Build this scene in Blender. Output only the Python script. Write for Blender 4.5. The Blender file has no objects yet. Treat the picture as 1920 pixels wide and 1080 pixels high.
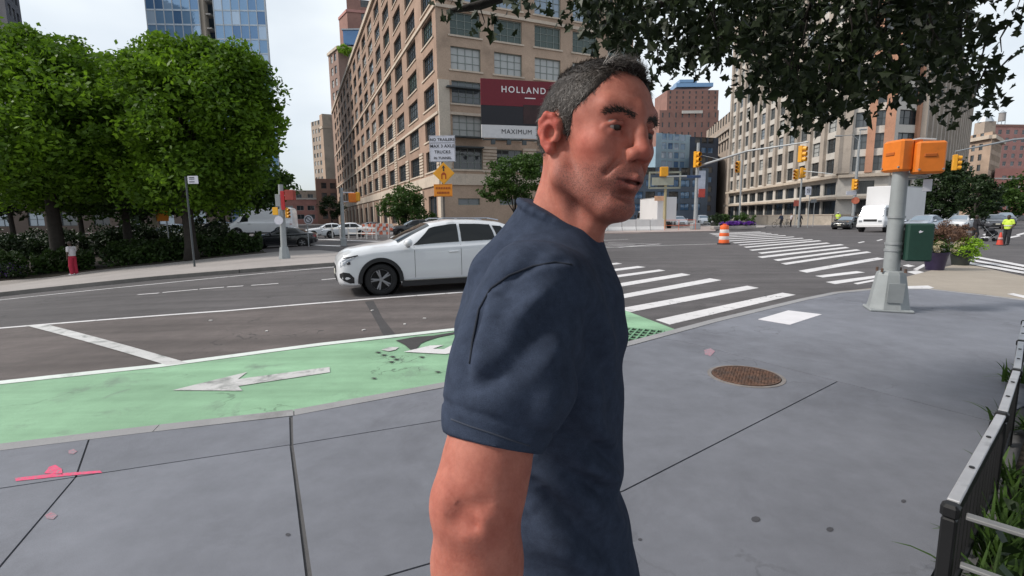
import bpy, bmesh, math, random
import numpy as np
from mathutils import Vector, Matrix

random.seed(7)
RNG = np.random.default_rng(11)
SC = bpy.context.scene
COL = SC.collection
PI = math.pi

# ------------------------------------------------------------------ camera
FPX = 930.0                       # focal length in pixels of a 1920 wide frame
PITCH = math.radians(8.08)        # looking slightly down
ROLL = math.radians(-0.72)
CAM = Vector((0.0, 0.0, 1.5))
_f = Vector((0, math.cos(PITCH), -math.sin(PITCH)))
_u0 = Vector((0, math.sin(PITCH), math.cos(PITCH)))
_r0 = Vector((1, 0, 0))
_r = _r0 * math.cos(ROLL) + _u0 * math.sin(ROLL)
_u = _u0 * math.cos(ROLL) - _r0 * math.sin(ROLL)
cd = bpy.data.cameras.new('camera')
cam = bpy.data.objects.new('camera', cd)
COL.objects.link(cam)
cam.matrix_world = Matrix(((_r.x, _u.x, -_f.x, CAM.x), (_r.y, _u.y, -_f.y, CAM.y), (_r.z, _u.z, -_f.z, CAM.z), (0, 0, 0, 1)))
cd.sensor_width = 36.0
cd.lens = FPX / 1920 * 36
cd.clip_start = 0.05
cd.clip_end = 3000
SC.camera = cam

# ------------------------------------------------------------------ sky, sun, exposure
SUN_AZ, SUN_EL = math.radians(-98), math.radians(42)     # azimuth from +Y, clockwise
world = bpy.data.worlds.new('World')
SC.world = world
world.use_nodes = True
wn, wl = world.node_tree.nodes, world.node_tree.links
wn.clear()
out = wn.new('ShaderNodeOutputWorld')
sky = wn.new('ShaderNodeTexSky')
sky.sky_type = 'NISHITA'
sky.sun_disc = False
sky.sun_elevation = SUN_EL
sky.sun_rotation = SUN_AZ
sky.air_density = 1.0
sky.dust_density = 2.0
bg1 = wn.new('ShaderNodeBackground')
bg1.inputs[1].default_value = 0.15
wl.new(sky.outputs[0], bg1.inputs[0])
bg2 = wn.new('ShaderNodeBackground')            # the cloud layer
bg2.inputs[0].default_value = (0.88, 0.945, 1.0, 1)
bg2.inputs[1].default_value = 1.34
tc = wn.new('ShaderNodeTexCoord')
mp = wn.new('ShaderNodeMapping')
mp.inputs[3].default_value = (1, 1, 2.2)
nz = wn.new('ShaderNodeTexNoise')
nz.inputs['Scale'].default_value = 1.6
nz.inputs['Detail'].default_value = 5
nz.inputs['Roughness'].default_value = 0.45
rp = wn.new('ShaderNodeValToRGB')
rp.color_ramp.elements[0].position = 0.40
rp.color_ramp.elements[0].color = (0.36, 0.36, 0.36, 1)
rp.color_ramp.elements[1].position = 0.62
rp.color_ramp.elements[1].color = (1, 1, 1, 1)
mx = wn.new('ShaderNodeMixShader')
wl.new(tc.outputs['Generated'], mp.inputs[0])
wl.new(mp.outputs[0], nz.inputs['Vector'])
wl.new(nz.outputs[0], rp.inputs[0])
wl.new(rp.outputs[0], mx.inputs[0])
wl.new(bg1.outputs[0], mx.inputs[1])
wl.new(bg2.outputs[0], mx.inputs[2])
wl.new(mx.outputs[0], out.inputs[0])

sd = bpy.data.lights.new('sun', 'SUN')
sd.energy = 4.0
sd.angle = math.radians(9)
sd.color = (1.0, 0.95, 0.88)
sun = bpy.data.objects.new('sun', sd)
COL.objects.link(sun)
_sv = Vector((math.sin(SUN_AZ) * math.cos(SUN_EL), math.cos(SUN_AZ) * math.cos(SUN_EL), math.sin(SUN_EL)))
sun.rotation_euler = (-_sv).to_track_quat('-Z', 'Y').to_euler()
sun.location = (-20, 0, 40)

SC.view_settings.view_transform = 'Standard'
SC.view_settings.look = 'None'
SC.view_settings.exposure = -0.36
SC.view_settings.gamma = 1.0
SC.view_settings.use_curve_mapping = False
SC.render.engine = 'CYCLES'
SC.cycles.max_bounces = 6
SC.cycles.diffuse_bounces = 3
SC.cycles.glossy_bounces = 3
SC.cycles.transmission_bounces = 4
SC.cycles.transparent_max_bounces = 6
SC.cycles.use_denoising = True

# ------------------------------------------------------------------ terrain: the street falls away a little on both sides of the crossing
def _gx(x):
    def q(i):
        if i < -2:
            return -0.0028 * (min(-i - 2, 22)) ** 2
        if i > 4:
            return -0.0007 * (min(i - 4, 30)) ** 2
        return 0.0
    i = math.floor(x)
    t = x - i
    return q(i) * (1 - t) + q(i + 1) * t

def gz(x, y):
    f = 1.0 if y < 24 else (0.2 if y > 44 else 1.0 - 0.8 * (y - 24) / 20)
    return _gx(x) * f

ROAD = -0.12          # carriageway below the pavement

def ray(px, py):
    return _r * ((px - 960) / FPX) + _u * ((540 - py) / FPX) + _f

def W(px, py, Y):
    """point seen at a pixel of the photograph, at distance Y down the view"""
    d = ray(px, py)
    return CAM + d * (Y / d.y)

def P(px, py, h=0.0):
    """point of the ground (h above the pavement level) seen at a pixel"""
    d = ray(px, py)
    z = h
    p = None
    for _ in range(60):
        t = (z - CAM.z) / d.z
        if t <= 0 or t > 900:
            t = 900
        p = CAM + d * t
        z = 0.5 * z + 0.5 * (gz(p.x, p.y) + h)
    return Vector((p.x, p.y, gz(p.x, p.y) + h))

def XY(pts, h=0.0):
    return [(q.x, q.y) for q in (P(a, b, h) for a, b in pts)]

# ------------------------------------------------------------------ object helpers
def link(o, parent=None):
    COL.objects.link(o)
    if parent is not None:
        o.parent = parent
    return o

def tag(o, label=None, cat=None, group=None, kind=None):
    if label: o['label'] = label
    if cat: o['category'] = cat
    if group: o['group'] = group
    if kind: o['kind'] = kind
    return o

def thing(name, label, cat, loc=(0, 0, 0), rz=0.0, group=None, parent=None):
    o = bpy.data.objects.new(name, None)
    o.empty_display_size = 0.3
    link(o, parent)
    o.location = loc
    o.rotation_euler = (0, 0, rz)
    return tag(o, label, cat, group)

def inst(name, me, parent, loc=(0, 0, 0), rz=0.0, scale=None):
    o = bpy.data.objects.new(name, me)
    link(o, parent)
    o.location = loc
    o.rotation_euler = (0, 0, rz)
    if scale: o.scale = scale
    return o

class MB:
    """collects shapes into one mesh"""
    def __init__(s):
        s.v = []; s.f = []; s.m = []; s.cur = 0; s.sm = []; s.smooth = False
    def add(s, vs, fs):
        b = len(s.v)
        s.v.extend(tuple(q) for q in vs)
        for q in fs:
            s.f.append(tuple(b + i for i in q)); s.m.append(s.cur); s.sm.append(s.smooth)
        return s
    def box(s, c, d, rz=0.0, rx=0.0, ry=0.0, taper=1.0):
        x, y, z = d[0] / 2, d[1] / 2, d[2] / 2
        M = Matrix.Rotation(rz, 3, 'Z') @ Matrix.Rotation(ry, 3, 'Y') @ Matrix.Rotation(rx, 3, 'X')
        vs = []
        for sz in (-1, 1):
            k = taper if sz > 0 else 1.0
            for sx, sy in ((-1, -1), (1, -1), (1, 1), (-1, 1)):
                vs.append(Vector(c) + M @ Vector((sx * x * k, sy * y * k, sz * z)))
        return s.add(vs, [(3, 2, 1, 0), (4, 5, 6, 7), (0, 1, 5, 4), (1, 2, 6, 5), (2, 3, 7, 6), (3, 0, 4, 7)])
    def rbox(s, c, d, b=0.02, rz=0.0):
        """box with chamfered edges"""
        x, y, z = d[0] / 2, d[1] / 2, d[2] / 2
        b = min(b, x * .9, y * .9, z * .9)
        M = Matrix.Rotation(rz, 3, 'Z')
        rings = []
        for zz, k in ((-z, b), (-z + b, 0), (z - b, 0), (z, b)):
            xx, yy = x - k, y - k
            e = b if k == 0 else b * .4
            rings.append([(-xx, -yy + e, zz), (-xx + e, -yy, zz), (xx - e, -yy, zz), (xx, -yy + e, zz), (xx, yy - e, zz), (xx - e, yy, zz), (-xx + e, yy, zz), (-xx, yy - e, zz)])
        vs = [Vector(c) + M @ Vector(p) for r in rings for p in r]
        fs = [tuple(range(7, -1, -1)), tuple(range(24, 32))]
        for k in range(3):
            for i in range(8):
                j = (i + 1) % 8
                fs.append((k * 8 + i, k * 8 + j, k * 8 + 8 + j, k * 8 + 8 + i))
        return s.add(vs, fs)
    def cyl(s, p0, p1, r0, r1=None, n=12, cap=True):
        r1 = r0 if r1 is None else r1
        p0, p1 = Vector(p0), Vector(p1)
        d = (p1 - p0).normalized()
        a = d.orthogonal().normalized(); b = d.cross(a)
        vs = []
        for p, r in ((p0, r0), (p1, r1)):
            for i in range(n):
                t = 2 * PI * i / n
                vs.append(p + a * (math.cos(t) * r) + b * (math.sin(t) * r))
        fs = [(i, (i + 1) % n, n + (i + 1) % n, n + i) for i in range(n)]
        if cap:
            fs += [tuple(range(n - 1, -1, -1)), tuple(range(n, 2 * n))]
        return s.add(vs, fs)
    def tube(s, pts, rad, n=8):
        pts = [Vector(p) for p in pts]
        m = len(pts)
        if not hasattr(rad, '__len__'): rad = [rad] * m
        a = None; vs = []
        for k in range(m):
            d = (pts[min(k + 1, m - 1)] - pts[max(k - 1, 0)]).normalized()
            a = d.orthogonal() if a is None else (a - d * a.dot(d))
            a.normalize(); b = d.cross(a)
            for i in range(n):
                t = 2 * PI * i / n
                vs.append(pts[k] + (a * math.cos(t) + b * math.sin(t)) * rad[k])
        fs = []
        for k in range(m - 1):
            for i in range(n):
                j = (i + 1) % n
                fs.append((k * n + i, k * n + j, k * n + n + j, k * n + n + i))
        fs += [tuple(range(n - 1, -1, -1)), tuple(range((m - 1) * n, m * n))]
        return s.add(vs, fs)
    def lathe(s, prof, n=24, c=(0, 0, 0)):
        vs = []
        for r, z in prof:
            for i in range(n):
                t = 2 * PI * i / n
                vs.append((c[0] + r * math.cos(t), c[1] + r * math.sin(t), c[2] + z))
        fs = []
        for k in range(len(prof) - 1):
            for i in range(n):
                j = (i + 1) % n
                fs.append((k * n + i, k * n + j, k * n + n + j, k * n + n + i))
        fs += [tuple(range(n - 1, -1, -1)), tuple(range((len(prof) - 1) * n, len(prof) * n))]
        return s.add(vs, fs)
    def prism(s, poly, o, ax, ay, az, d):
        """polygon in the plane (ax, ay) at o, extruded d along az"""
        o, ax, ay, az = Vector(o), Vector(ax), Vector(ay), Vector(az)
        n = len(poly)
        a = [o + ax * p[0] + ay * p[1] for p in poly]
        b = [q + az * d for q in a]
        return s.add(a + b, [tuple(range(n - 1, -1, -1)), tuple(range(n, 2 * n))] + [(i, (i + 1) % n, n + (i + 1) % n, n + i) for i in range(n)])
    def mesh(s, name, mats):
        me = bpy.data.meshes.new(name)
        me.from_pydata(s.v, [], s.f)
        for m in (mats if isinstance(mats, (list, tuple)) else [mats]):
            me.materials.append(m)
        if any(s.m): me.polygons.foreach_set('material_index', s.m)
        if any(s.sm): me.polygons.foreach_set('use_smooth', s.sm)
        bm = bmesh.new(); bm.from_mesh(me)
        bmesh.ops.recalc_face_normals(bm, faces=bm.faces)
        bm.to_mesh(me); bm.free()
        return me
    def build(s, name, mats, parent=None, smooth=None, loc=(0, 0, 0), rz=0.0):
        me = s.mesh(name, mats)
        if smooth: shade(me, smooth)
        return inst(name, me, parent, loc, rz)

def shade(me, angle=35):
    me.polygons.foreach_set('use_smooth', [True] * len(me.polygons))
    try:
        me.set_sharp_from_angle(angle=math.radians(angle))
    except Exception:
        pass

def np_mesh(name, verts, quads, mats, smooth=False, tris=None):
    """mesh from numpy arrays (n,3) and (m,k)"""
    me = bpy.data.meshes.new(name)
    k = quads.shape[1]
    me.vertices.add(len(verts)); me.vertices.foreach_set('co', np.ascontiguousarray(verts, np.float32).ravel())
    me.loops.add(quads.size); me.loops.foreach_set('vertex_index', np.ascontiguousarray(quads, np.int32).ravel())
    me.polygons.add(len(quads))
    me.polygons.foreach_set('loop_start', np.arange(0, quads.size, k, dtype=np.int32))
    me.polygons.foreach_set('loop_total', np.full(len(quads), k, np.int32))
    if smooth: me.polygons.foreach_set('use_smooth', np.ones(len(quads), bool))
    for m in (mats if isinstance(mats, (list, tuple)) else [mats]):
        me.materials.append(m)
    me.update(calc_edges=True)
    return me

def copy_tree(o, parent=None, label=None, group=None):
    c = o.copy()
    link(c, parent)
    if parent is not None: c.matrix_parent_inverse = o.matrix_parent_inverse.copy()
    if label: c['label'] = label
    if group: c['group'] = group
    for ch in o.children: copy_tree(ch, c)
    return c

def text_mesh(name, body, size, mat, align='CENTER', bold=0.0, space=1.0):
    cu = bpy.data.curves.new(name, 'FONT')
    cu.body = body; cu.size = size; cu.align_x = align; cu.align_y = 'CENTER'
    cu.offset = bold; cu.space_character = space
    cu.extrude = 0.002
    o = bpy.data.objects.new(name, cu)
    COL.objects.link(o)
    dg = bpy.context.evaluated_depsgraph_get()
    me = bpy.data.meshes.new_from_object(o.evaluated_get(dg))
    bpy.data.objects.remove(o); bpy.data.curves.remove(cu)
    me.materials.clear(); me.materials.append(mat)
    return me

# ------------------------------------------------------------------ materials
MATS = {}
def mat(name, col, rough=0.65, metal=0.0, var=0.18, scale=3.0, bump=0.0, bscale=60.0, spec=0.4, coat=0.0, rnd=0.0, fine=0.0, sss=0.0, emit=0.0, dirt=None, detail=5):
    if name in MATS: return MATS[name]
    m = bpy.data.materials.new(name); m.use_nodes = True
    nt = m.node_tree; N, L = nt.nodes, nt.links
    b = N['Principled BSDF']
    b.inputs['Roughness'].default_value = rough
    b.inputs['Metallic'].default_value = metal
    b.inputs['Specular IOR Level'].default_value = spec
    if coat:
        b.inputs['Coat Weight'].default_value = coat; b.inputs['Coat Roughness'].default_value = 0.05
    if sss:
        b.inputs['Subsurface Weight'].default_value = sss
        b.inputs['Subsurface Radius'].default_value = (0.012, 0.005, 0.003); b.inputs['Subsurface Scale'].default_value = 1.0
    if emit:
        b.inputs['Emission Color'].default_value = (*col, 1); b.inputs['Emission Strength'].default_value = emit
    t = N.new('ShaderNodeTexCoord')
    n1 = N.new('ShaderNodeTexNoise'); n1.inputs['Scale'].default_value = scale; n1.inputs['Detail'].default_value = detail; n1.inputs['Roughness'].default_value = 0.62
    L.new(t.outputs['Object'], n1.inputs['Vector'])
    r = N.new('ShaderNodeValToRGB')
    r.color_ramp.elements[0].position = 0.28; r.color_ramp.elements[1].position = 0.72
    r.color_ramp.elements[0].color = (*[max(0, c * (1 - var)) for c in col], 1)
    r.color_ramp.elements[1].color = (*[min(1, c * (1 + var)) for c in col], 1)
    L.new(n1.outputs[0], r.inputs[0])
    c = r.outputs[0]
    if fine:
        n3 = N.new('ShaderNodeTexNoise'); n3.inputs['Scale'].default_value = bscale * 1.7; n3.inputs['Detail'].default_value = 3
        L.new(t.outputs['Object'], n3.inputs['Vector'])
        mr = N.new('ShaderNodeMapRange'); mr.inputs[1].default_value = .3; mr.inputs[2].default_value = .7
        mr.inputs[3].default_value = 1 - fine; mr.inputs[4].default_value = 1 + fine
        L.new(n3.outputs[0], mr.inputs[0])
        mm = N.new('ShaderNodeMix'); mm.data_type = 'RGBA'; mm.blend_type = 'MULTIPLY'; mm.inputs[0].default_value = 1
        L.new(c, mm.inputs[6]); L.new(mr.outputs[0], mm.inputs[7]); c = mm.outputs[2]
    if dirt:
        dc, ds, lo, hi = dirt
        n4 = N.new('ShaderNodeTexNoise'); n4.inputs['Scale'].default_value = ds; n4.inputs['Detail'].default_value = 6; n4.inputs['Roughness'].default_value = .7
        L.new(t.outputs['Object'], n4.inputs['Vector'])
        mr = N.new('ShaderNodeMapRange'); mr.inputs[1].default_value = lo; mr.inputs[2].default_value = hi
        L.new(n4.outputs[0], mr.inputs[0])
        mm = N.new('ShaderNodeMix'); mm.data_type = 'RGBA'
        L.new(mr.outputs[0], mm.inputs[0]); L.new(c, mm.inputs[6]); mm.inputs[7].default_value = (*dc, 1); c = mm.outputs[2]
    if rnd:
        oi = N.new('ShaderNodeObjectInfo')
        mr = N.new('ShaderNodeMapRange'); mr.inputs[3].default_value = 1 - rnd; mr.inputs[4].default_value = 1 + rnd
        L.new(oi.outputs['Random'], mr.inputs[0])
        mm = N.new('ShaderNodeMix'); mm.data_type = 'RGBA'; mm.blend_type = 'MULTIPLY'; mm.inputs[0].default_value = 1
        L.new(c, mm.inputs[6]); L.new(mr.outputs[0], mm.inputs[7]); c = mm.outputs[2]
    L.new(c, b.inputs['Base Color'])
    if bump:
        n2 = N.new('ShaderNodeTexNoise'); n2.inputs['Scale'].default_value = bscale; n2.inputs['Detail'].default_value = 4
        L.new(t.outputs['Object'], n2.inputs['Vector'])
        bp = N.new('ShaderNodeBump'); bp.inputs['Strength'].default_value = bump; bp.inputs['Distance'].default_value = 0.02
        L.new(n2.outputs[0], bp.inputs['Height']); L.new(bp.outputs[0], b.inputs['Normal'])
    MATS[name] = m
    return m

def leaf_mat(name, c0, c1, trans=0.35, rough=0.55, scale=0.5):
    """foliage: two tones by clump, some light through the blade"""
    m = bpy.data.materials.new(name); m.use_nodes = True
    nt = m.node_tree; N, L = nt.nodes, nt.links
    b = N['Principled BSDF']; b.inputs['Roughness'].default_value = rough; b.inputs['Specular IOR Level'].default_value = 0.25
    t = N.new('ShaderNodeTexCoord'); n = N.new('ShaderNodeTexNoise'); n.inputs['Scale'].default_value = scale; n.inputs['Detail'].default_value = 6; n.inputs['Roughness'].default_value = .75
    L.new(t.outputs['Object'], n.inputs['Vector'])
    r = N.new('ShaderNodeValToRGB'); r.color_ramp.elements[0].position = .32; r.color_ramp.elements[1].position = .68
    r.color_ramp.elements[0].color = (*c0, 1); r.color_ramp.elements[1].color = (*c1, 1)
    L.new(n.outputs[0], r.inputs[0]); L.new(r.outputs[0], b.inputs['Base Color'])
    if trans:
        tr = N.new('ShaderNodeBsdfTranslucent'); L.new(r.outputs[0], tr.inputs['Color'])
        ms = N.new('ShaderNodeMixShader'); ms.inputs[0].default_value = trans
        L.new(b.outputs[0], ms.inputs[1]); L.new(tr.outputs[0], ms.inputs[2])
        L.new(ms.outputs[0], N['Material Output'].inputs['Surface'])
    MATS[name] = m
    return m

def glass_mat(name, col, rough=0.04, spec=0.6, metal=0.0):
    m = bpy.data.materials.new(name); m.use_nodes = True
    nt = m.node_tree; N, L = nt.nodes, nt.links
    b = N['Principled BSDF']
    b.inputs['Base Color'].default_value = (*col, 1)
    b.inputs['Roughness'].default_value = rough
    b.inputs['Specular IOR Level'].default_value = spec
    b.inputs['Metallic'].default_value = metal
    t = N.new('ShaderNodeTexCoord'); n = N.new('ShaderNodeTexNoise'); n.inputs['Scale'].default_value = 0.7; n.inputs['Detail'].default_value = 2
    L.new(t.outputs['Object'], n.inputs['Vector'])
    bp = N.new('ShaderNodeBump'); bp.inputs['Strength'].default_value = 0.05; bp.inputs['Distance'].default_value = 0.3
    L.new(n.outputs[0], bp.inputs['Height']); L.new(bp.outputs[0], b.inputs['Normal'])
    MATS[name] = m
    return m

# ------------------------------------------------------------------ signed distance modelling for bodies
class SDF:
    def __init__(s, lo, hi, vox):
        s.lo = np.array(lo, float); s.vox = vox
        n = np.ceil((np.array(hi) - s.lo) / vox).astype(int) + 1
        s.ax = [s.lo[i] + vox * np.arange(n[i]) for i in range(3)]
        s.d = np.full(tuple(n), 0.08, np.float32)
    def _sub(s, lo, hi):
        sl = []
        for i in range(3):
            a = max(0, int((lo[i] - s.lo[i]) / s.vox) - 1); b = min(len(s.ax[i]), int((hi[i] - s.lo[i]) / s.vox) + 3)
            if b <= a: return None
            sl.append(slice(a, b))
        X, Y, Z = np.meshgrid(s.ax[0][sl[0]], s.ax[1][sl[1]], s.ax[2][sl[2]], indexing='ij')
        return tuple(sl), np.stack((X, Y, Z), -1).astype(np.float32)
    def _mix(s, sl, e, k, op):
        d = s.d[sl]
        if op == 'sub':
            e = -e
            h = np.clip(0.5 - 0.5 * (d - e) / k, 0, 1) if k else (e > d).astype(np.float32)
            s.d[sl] = d * (1 - h) + e * h + k * h * (1 - h)
        elif op == 'and':
            s.d[sl] = np.maximum(d, e)
        else:
            h = np.clip(0.5 + 0.5 * (d - e) / k, 0, 1)
            s.d[sl] = d * (1 - h) + e * h - k * h * (1 - h)
    def cone(s, a, b, ra, rb, k=0.02, op='add', flat=None):
        """capsule whose radius runs from ra to rb"""
        a, b = np.array(a, float), np.array(b, float)
        m = max(ra, rb) + k + 2 * s.vox
        q = s._sub(np.minimum(a, b) - m, np.maximum(a, b) + m)
        if q is None: return s
        sl, p = q
        ab = (b - a).astype(np.float32); pa = p - a.astype(np.float32)
        t = np.clip((pa @ ab) / max(float(ab @ ab), 1e-9), 0, 1)
        e = np.linalg.norm(pa - t[..., None] * ab, axis=-1) - (ra + (rb - ra) * t)
        s._mix(sl, e.astype(np.float32), k, op)
        return s
    def chain(s, pts, rad, k=0.02, op='add'):
        for i in range(len(pts) - 1): s.cone(pts[i], pts[i + 1], rad[i], rad[i + 1], k, op)
        return s
    def ell(s, c, r, k=0.02, op='add', R=None):
        """ellipsoid, R a 3x3 whose columns are its axes"""
        c = np.array(c, np.float32); r = np.array(r, np.float32)
        m = float(r.max()) + k + 2 * s.vox
        q = s._sub(c - m, c + m)
        if q is None: return s
        sl, p = q
        u = p - c
        if R is not None: u = u @ np.array(R, np.float32)
        k0 = np.linalg.norm(u / r, axis=-1); k1 = np.linalg.norm(u / (r * r), axis=-1)
        e = np.where(k1 > 1e-6, k0 * (k0 - 1) / np.maximum(k1, 1e-6), -r.min())
        s._mix(sl, e.astype(np.float32), k, op)
        return s
    def keep(s, o, n):
        """keep the side of a plane that n points to"""
        n = np.array(n, float); n /= np.linalg.norm(n)
        X, Y, Z = np.meshgrid(*s.ax, indexing='ij', sparse=True)
        e = -((X - o[0]) * n[0] + (Y - o[1]) * n[1] + (Z - o[2]) * n[2])
        s.d = np.maximum(s.d, e.astype(np.float32))
        return s
    def extract(s):
        d = s.d; inside = d < 0
        nx, ny, nz = d.shape
        acc = np.zeros((nx - 1, ny - 1, nz - 1, 3), np.float32); cnt = np.zeros((nx - 1, ny - 1, nz - 1), np.float32)
        cor = [(i, j, k) for i in (0, 1) for j in (0, 1) for k in (0, 1)]
        def S(a, c): return a[c[0]:nx - 1 + c[0], c[1]:ny - 1 + c[1], c[2]:nz - 1 + c[2]]
        for c0 in cor:
            for ax in range(3):
                if c0[ax]: continue
                c1 = list(c0); c1[ax] = 1
                a, b = S(d, c0), S(d, c1)
                x = (a < 0) != (b < 0)
                t = np.where(x, a / np.where(x, a - b, 1), 0)
                for q in range(3):
                    acc[..., q] += np.where(x, c0[q] + (t if q == ax else 0), 0)
                cnt += x
        ok = cnt > 0
        idx = np.full(cnt.shape, -1, np.int32); n = int(ok.sum()); idx[ok] = np.arange(n)
        base = np.stack(np.nonzero(ok), -1)
        V = (base + acc[ok] / cnt[ok][:, None]) * s.vox + s.lo
        F = []
        for ax in range(3):
            sl0 = [slice(1, -1)] * 3; sl1 = [slice(1, -1)] * 3
            sl0[ax] = slice(0, d.shape[ax] - 1); sl1[ax] = slice(1, d.shape[ax])
            a, b = inside[tuple(sl0)], inside[tuple(sl1)]
            for flip in (0, 1):
                m = (a & ~b) if not flip else (~a & b)
                e = np.stack(np.nonzero(m), -1)
                if not len(e): continue
                o = e.copy()
                for q in range(3):
                    if q != ax: o[:, q] += 1
                u, v = [(1, 2), (2, 0), (0, 1)][ax]
                def I(du, dv):
                    w = o.copy(); w[:, u] -= du; w[:, v] -= dv
                    return idx[w[:, 0], w[:, 1], w[:, 2]]
                f = np.stack((I(1, 1), I(0, 1), I(0, 0), I(1, 0)), -1)
                F.append(f if not flip else f[:, ::-1])
        F = np.concatenate(F) if F else np.zeros((0, 4), np.int32)
        return V, F

def relax(V, F, n=2, lam=0.5):
    """a little Laplacian smoothing"""
    e = np.concatenate([F[:, [0, 1]], F[:, [1, 2]], F[:, [2, 3]], F[:, [3, 0]]])
    for _ in range(n):
        s = np.zeros_like(V); c = np.zeros(len(V))
        for q in range(3):
            s[:, q] = np.bincount(e[:, 0], V[e[:, 1], q], len(V)) + np.bincount(e[:, 1], V[e[:, 0], q], len(V))
        c = np.bincount(e[:, 0], minlength=len(V)) + np.bincount(e[:, 1], minlength=len(V))
        V = V + lam * (s / np.maximum(c, 1)[:, None] - V)
    return V
# ================================================================== GROUND
def ground_mat(name, col, var, rough, speck, patches=None, bump=0.25, streak=0.0, gum=0.0, crack=0.0, rnd=0.0):
    """aggregate surface: broad tone changes, fine stone speckle, stains"""
    m = bpy.data.materials.new(name); m.use_nodes = True
    N, L = m.node_tree.nodes, m.node_tree.links
    b = N['Principled BSDF']; b.inputs['Roughness'].default_value = rough; b.inputs['Specular IOR Level'].default_value = 0.35
    g = N.new('ShaderNodeNewGeometry')
    def noise(sc, det=5, ro=.6, dist=0, vec=None):
        n = N.new('ShaderNodeTexNoise'); n.inputs['Scale'].default_value = sc; n.inputs['Detail'].default_value = det
        n.inputs['Roughness'].default_value = ro; n.inputs['Distortion'].default_value = dist
        L.new(vec or g.outputs['Position'], n.inputs['Vector']); return n.outputs[0]
    def rng(x, a, b_, c, d):
        r = N.new('ShaderNodeMapRange'); r.inputs[1].default_value = a; r.inputs[2].default_value = b_; r.inputs[3].default_value = c; r.inputs[4].default_value = d
        L.new(x, r.inputs[0]); return r.outputs[0]
    def mul(c, f):
        x = N.new('ShaderNodeMix'); x.data_type = 'RGBA'; x.blend_type = 'MULTIPLY'; x.inputs[0].default_value = 1
        if isinstance(c, tuple): x.inputs[6].default_value = (*c, 1)
        else: L.new(c, x.inputs[6])
        L.new(f, x.inputs[7]); return x.outputs[2]
    c = mul(col, rng(noise(0.35, 6, .65), .3, .7, 1 - var, 1 + var))
    c = mul(c, rng(noise(3.1, 5, .7), .3, .7, 1 - var * .7, 1 + var * .7))
    c = mul(c, rng(noise(260, 2), .3, .7, 1 - speck, 1 + speck))
    if streak:
        mpn = N.new('ShaderNodeMapping'); mpn.inputs[2].default_value = (0, 0, math.radians(-22)); mpn.inputs[3].default_value = (.12, 1.4, 1)
        L.new(g.outputs['Position'], mpn.inputs[0])
        c = mul(c, rng(noise(1.3, 4, .6, 0, mpn.outputs[0]), .35, .65, 1 - streak, 1 + streak))
    if patches:
        pc, ps, lo, hi = patches
        x = N.new('ShaderNodeMix'); x.data_type = 'RGBA'; L.new(rng(noise(ps, 8, .72, .6), lo, hi, 0, 1), x.inputs[0]); L.new(c, x.inputs[6]); x.inputs[7].default_value = (*pc, 1); c = x.outputs[2]
    if gum:
        v = N.new('ShaderNodeTexVoronoi'); v.inputs['Scale'].default_value = 1.1; L.new(g.outputs['Position'], v.inputs['Vector'])
        x = N.new('ShaderNodeMix'); x.data_type = 'RGBA'; L.new(rng(v.outputs['Distance'], .014, .020, gum, 0), x.inputs[0]); L.new(c, x.inputs[6]); x.inputs[7].default_value = (.07, .07, .075, 1); c = x.outputs[2]
    if crack:
        w = N.new('ShaderNodeTexNoise'); w.inputs['Scale'].default_value = 1.7; w.inputs['Detail'].default_value = 6; L.new(g.outputs['Position'], w.inputs['Vector'])
        ad = N.new('ShaderNodeMix'); ad.data_type = 'RGBA'; ad.blend_type = 'LINEAR_LIGHT'; ad.inputs[0].default_value = .9; L.new(g.outputs['Position'], ad.inputs[6]); L.new(w.outputs['Color'], ad.inputs[7])
        v = N.new('ShaderNodeTexVoronoi'); v.feature = 'DISTANCE_TO_EDGE'; v.inputs['Scale'].default_value = .38; L.new(ad.outputs[2], v.inputs['Vector'])
        k = N.new('ShaderNodeMath'); k.operation = 'MULTIPLY'; L.new(rng(v.outputs['Distance'], .002, .007, 1, 0), k.inputs[0]); L.new(rng(noise(.5, 3), .48, .60, 0, crack), k.inputs[1])
        x = N.new('ShaderNodeMix'); x.data_type = 'RGBA'; L.new(k.outputs[0], x.inputs[0]); L.new(c, x.inputs[6]); x.inputs[7].default_value = (.035, .034, .035, 1); c = x.outputs[2]
    if rnd:
        oi = N.new('ShaderNodeObjectInfo'); c = mul(c, rng(oi.outputs['Random'], 0, 1, 1 - rnd, 1 + rnd))
    L.new(c, b.inputs['Base Color'])
    bp = N.new('ShaderNodeBump'); bp.inputs['Strength'].default_value = bump; bp.inputs['Distance'].default_value = .006
    L.new(noise(170, 4, .7), bp.inputs['Height']); L.new(bp.outputs[0], b.inputs['Normal'])
    MATS[name] = m
    return m

M_ASPH = ground_mat('asphalt', (.096, .088, .089), .16, .8, .28, ((.075, .070, .070), .55, .54, .70), .5, .18, 0, .8)
M_ASPH2 = ground_mat('asphalt_parking_lane', (.118, .100, .095), .18, .82, .32, ((.085, .074, .071), .8, .54, .70), .6, .2, 0, .8)
M_ASPH3 = ground_mat('asphalt_patch', (.060, .056, .057), .15, .85, .3, None, .6)
M_CONC = ground_mat('concrete', (.180, .187, .214), .17, .72, .12, ((.118, .120, .138), .55, .52, .74), .2, 0, .8, .35, .045)
M_CONC2 = ground_mat('concrete_far', (.33, .30, .285), .12, .8, .12, ((.22, .20, .19), .4, .6, .8), .2)
M_KERB = ground_mat('kerb_stone', (.30, .295, .30), .12, .75, .18, ((.17, .165, .16), .9, .58, .75), .3)
M_KERB2 = ground_mat('kerb_far', (.20, .185, .17), .2, .8, .2, ((.10, .09, .08), .9, .5, .75), .3)
M_JOINT = ground_mat('joint_filler', (.105, .103, .105), .2, .9, .2)
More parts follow.
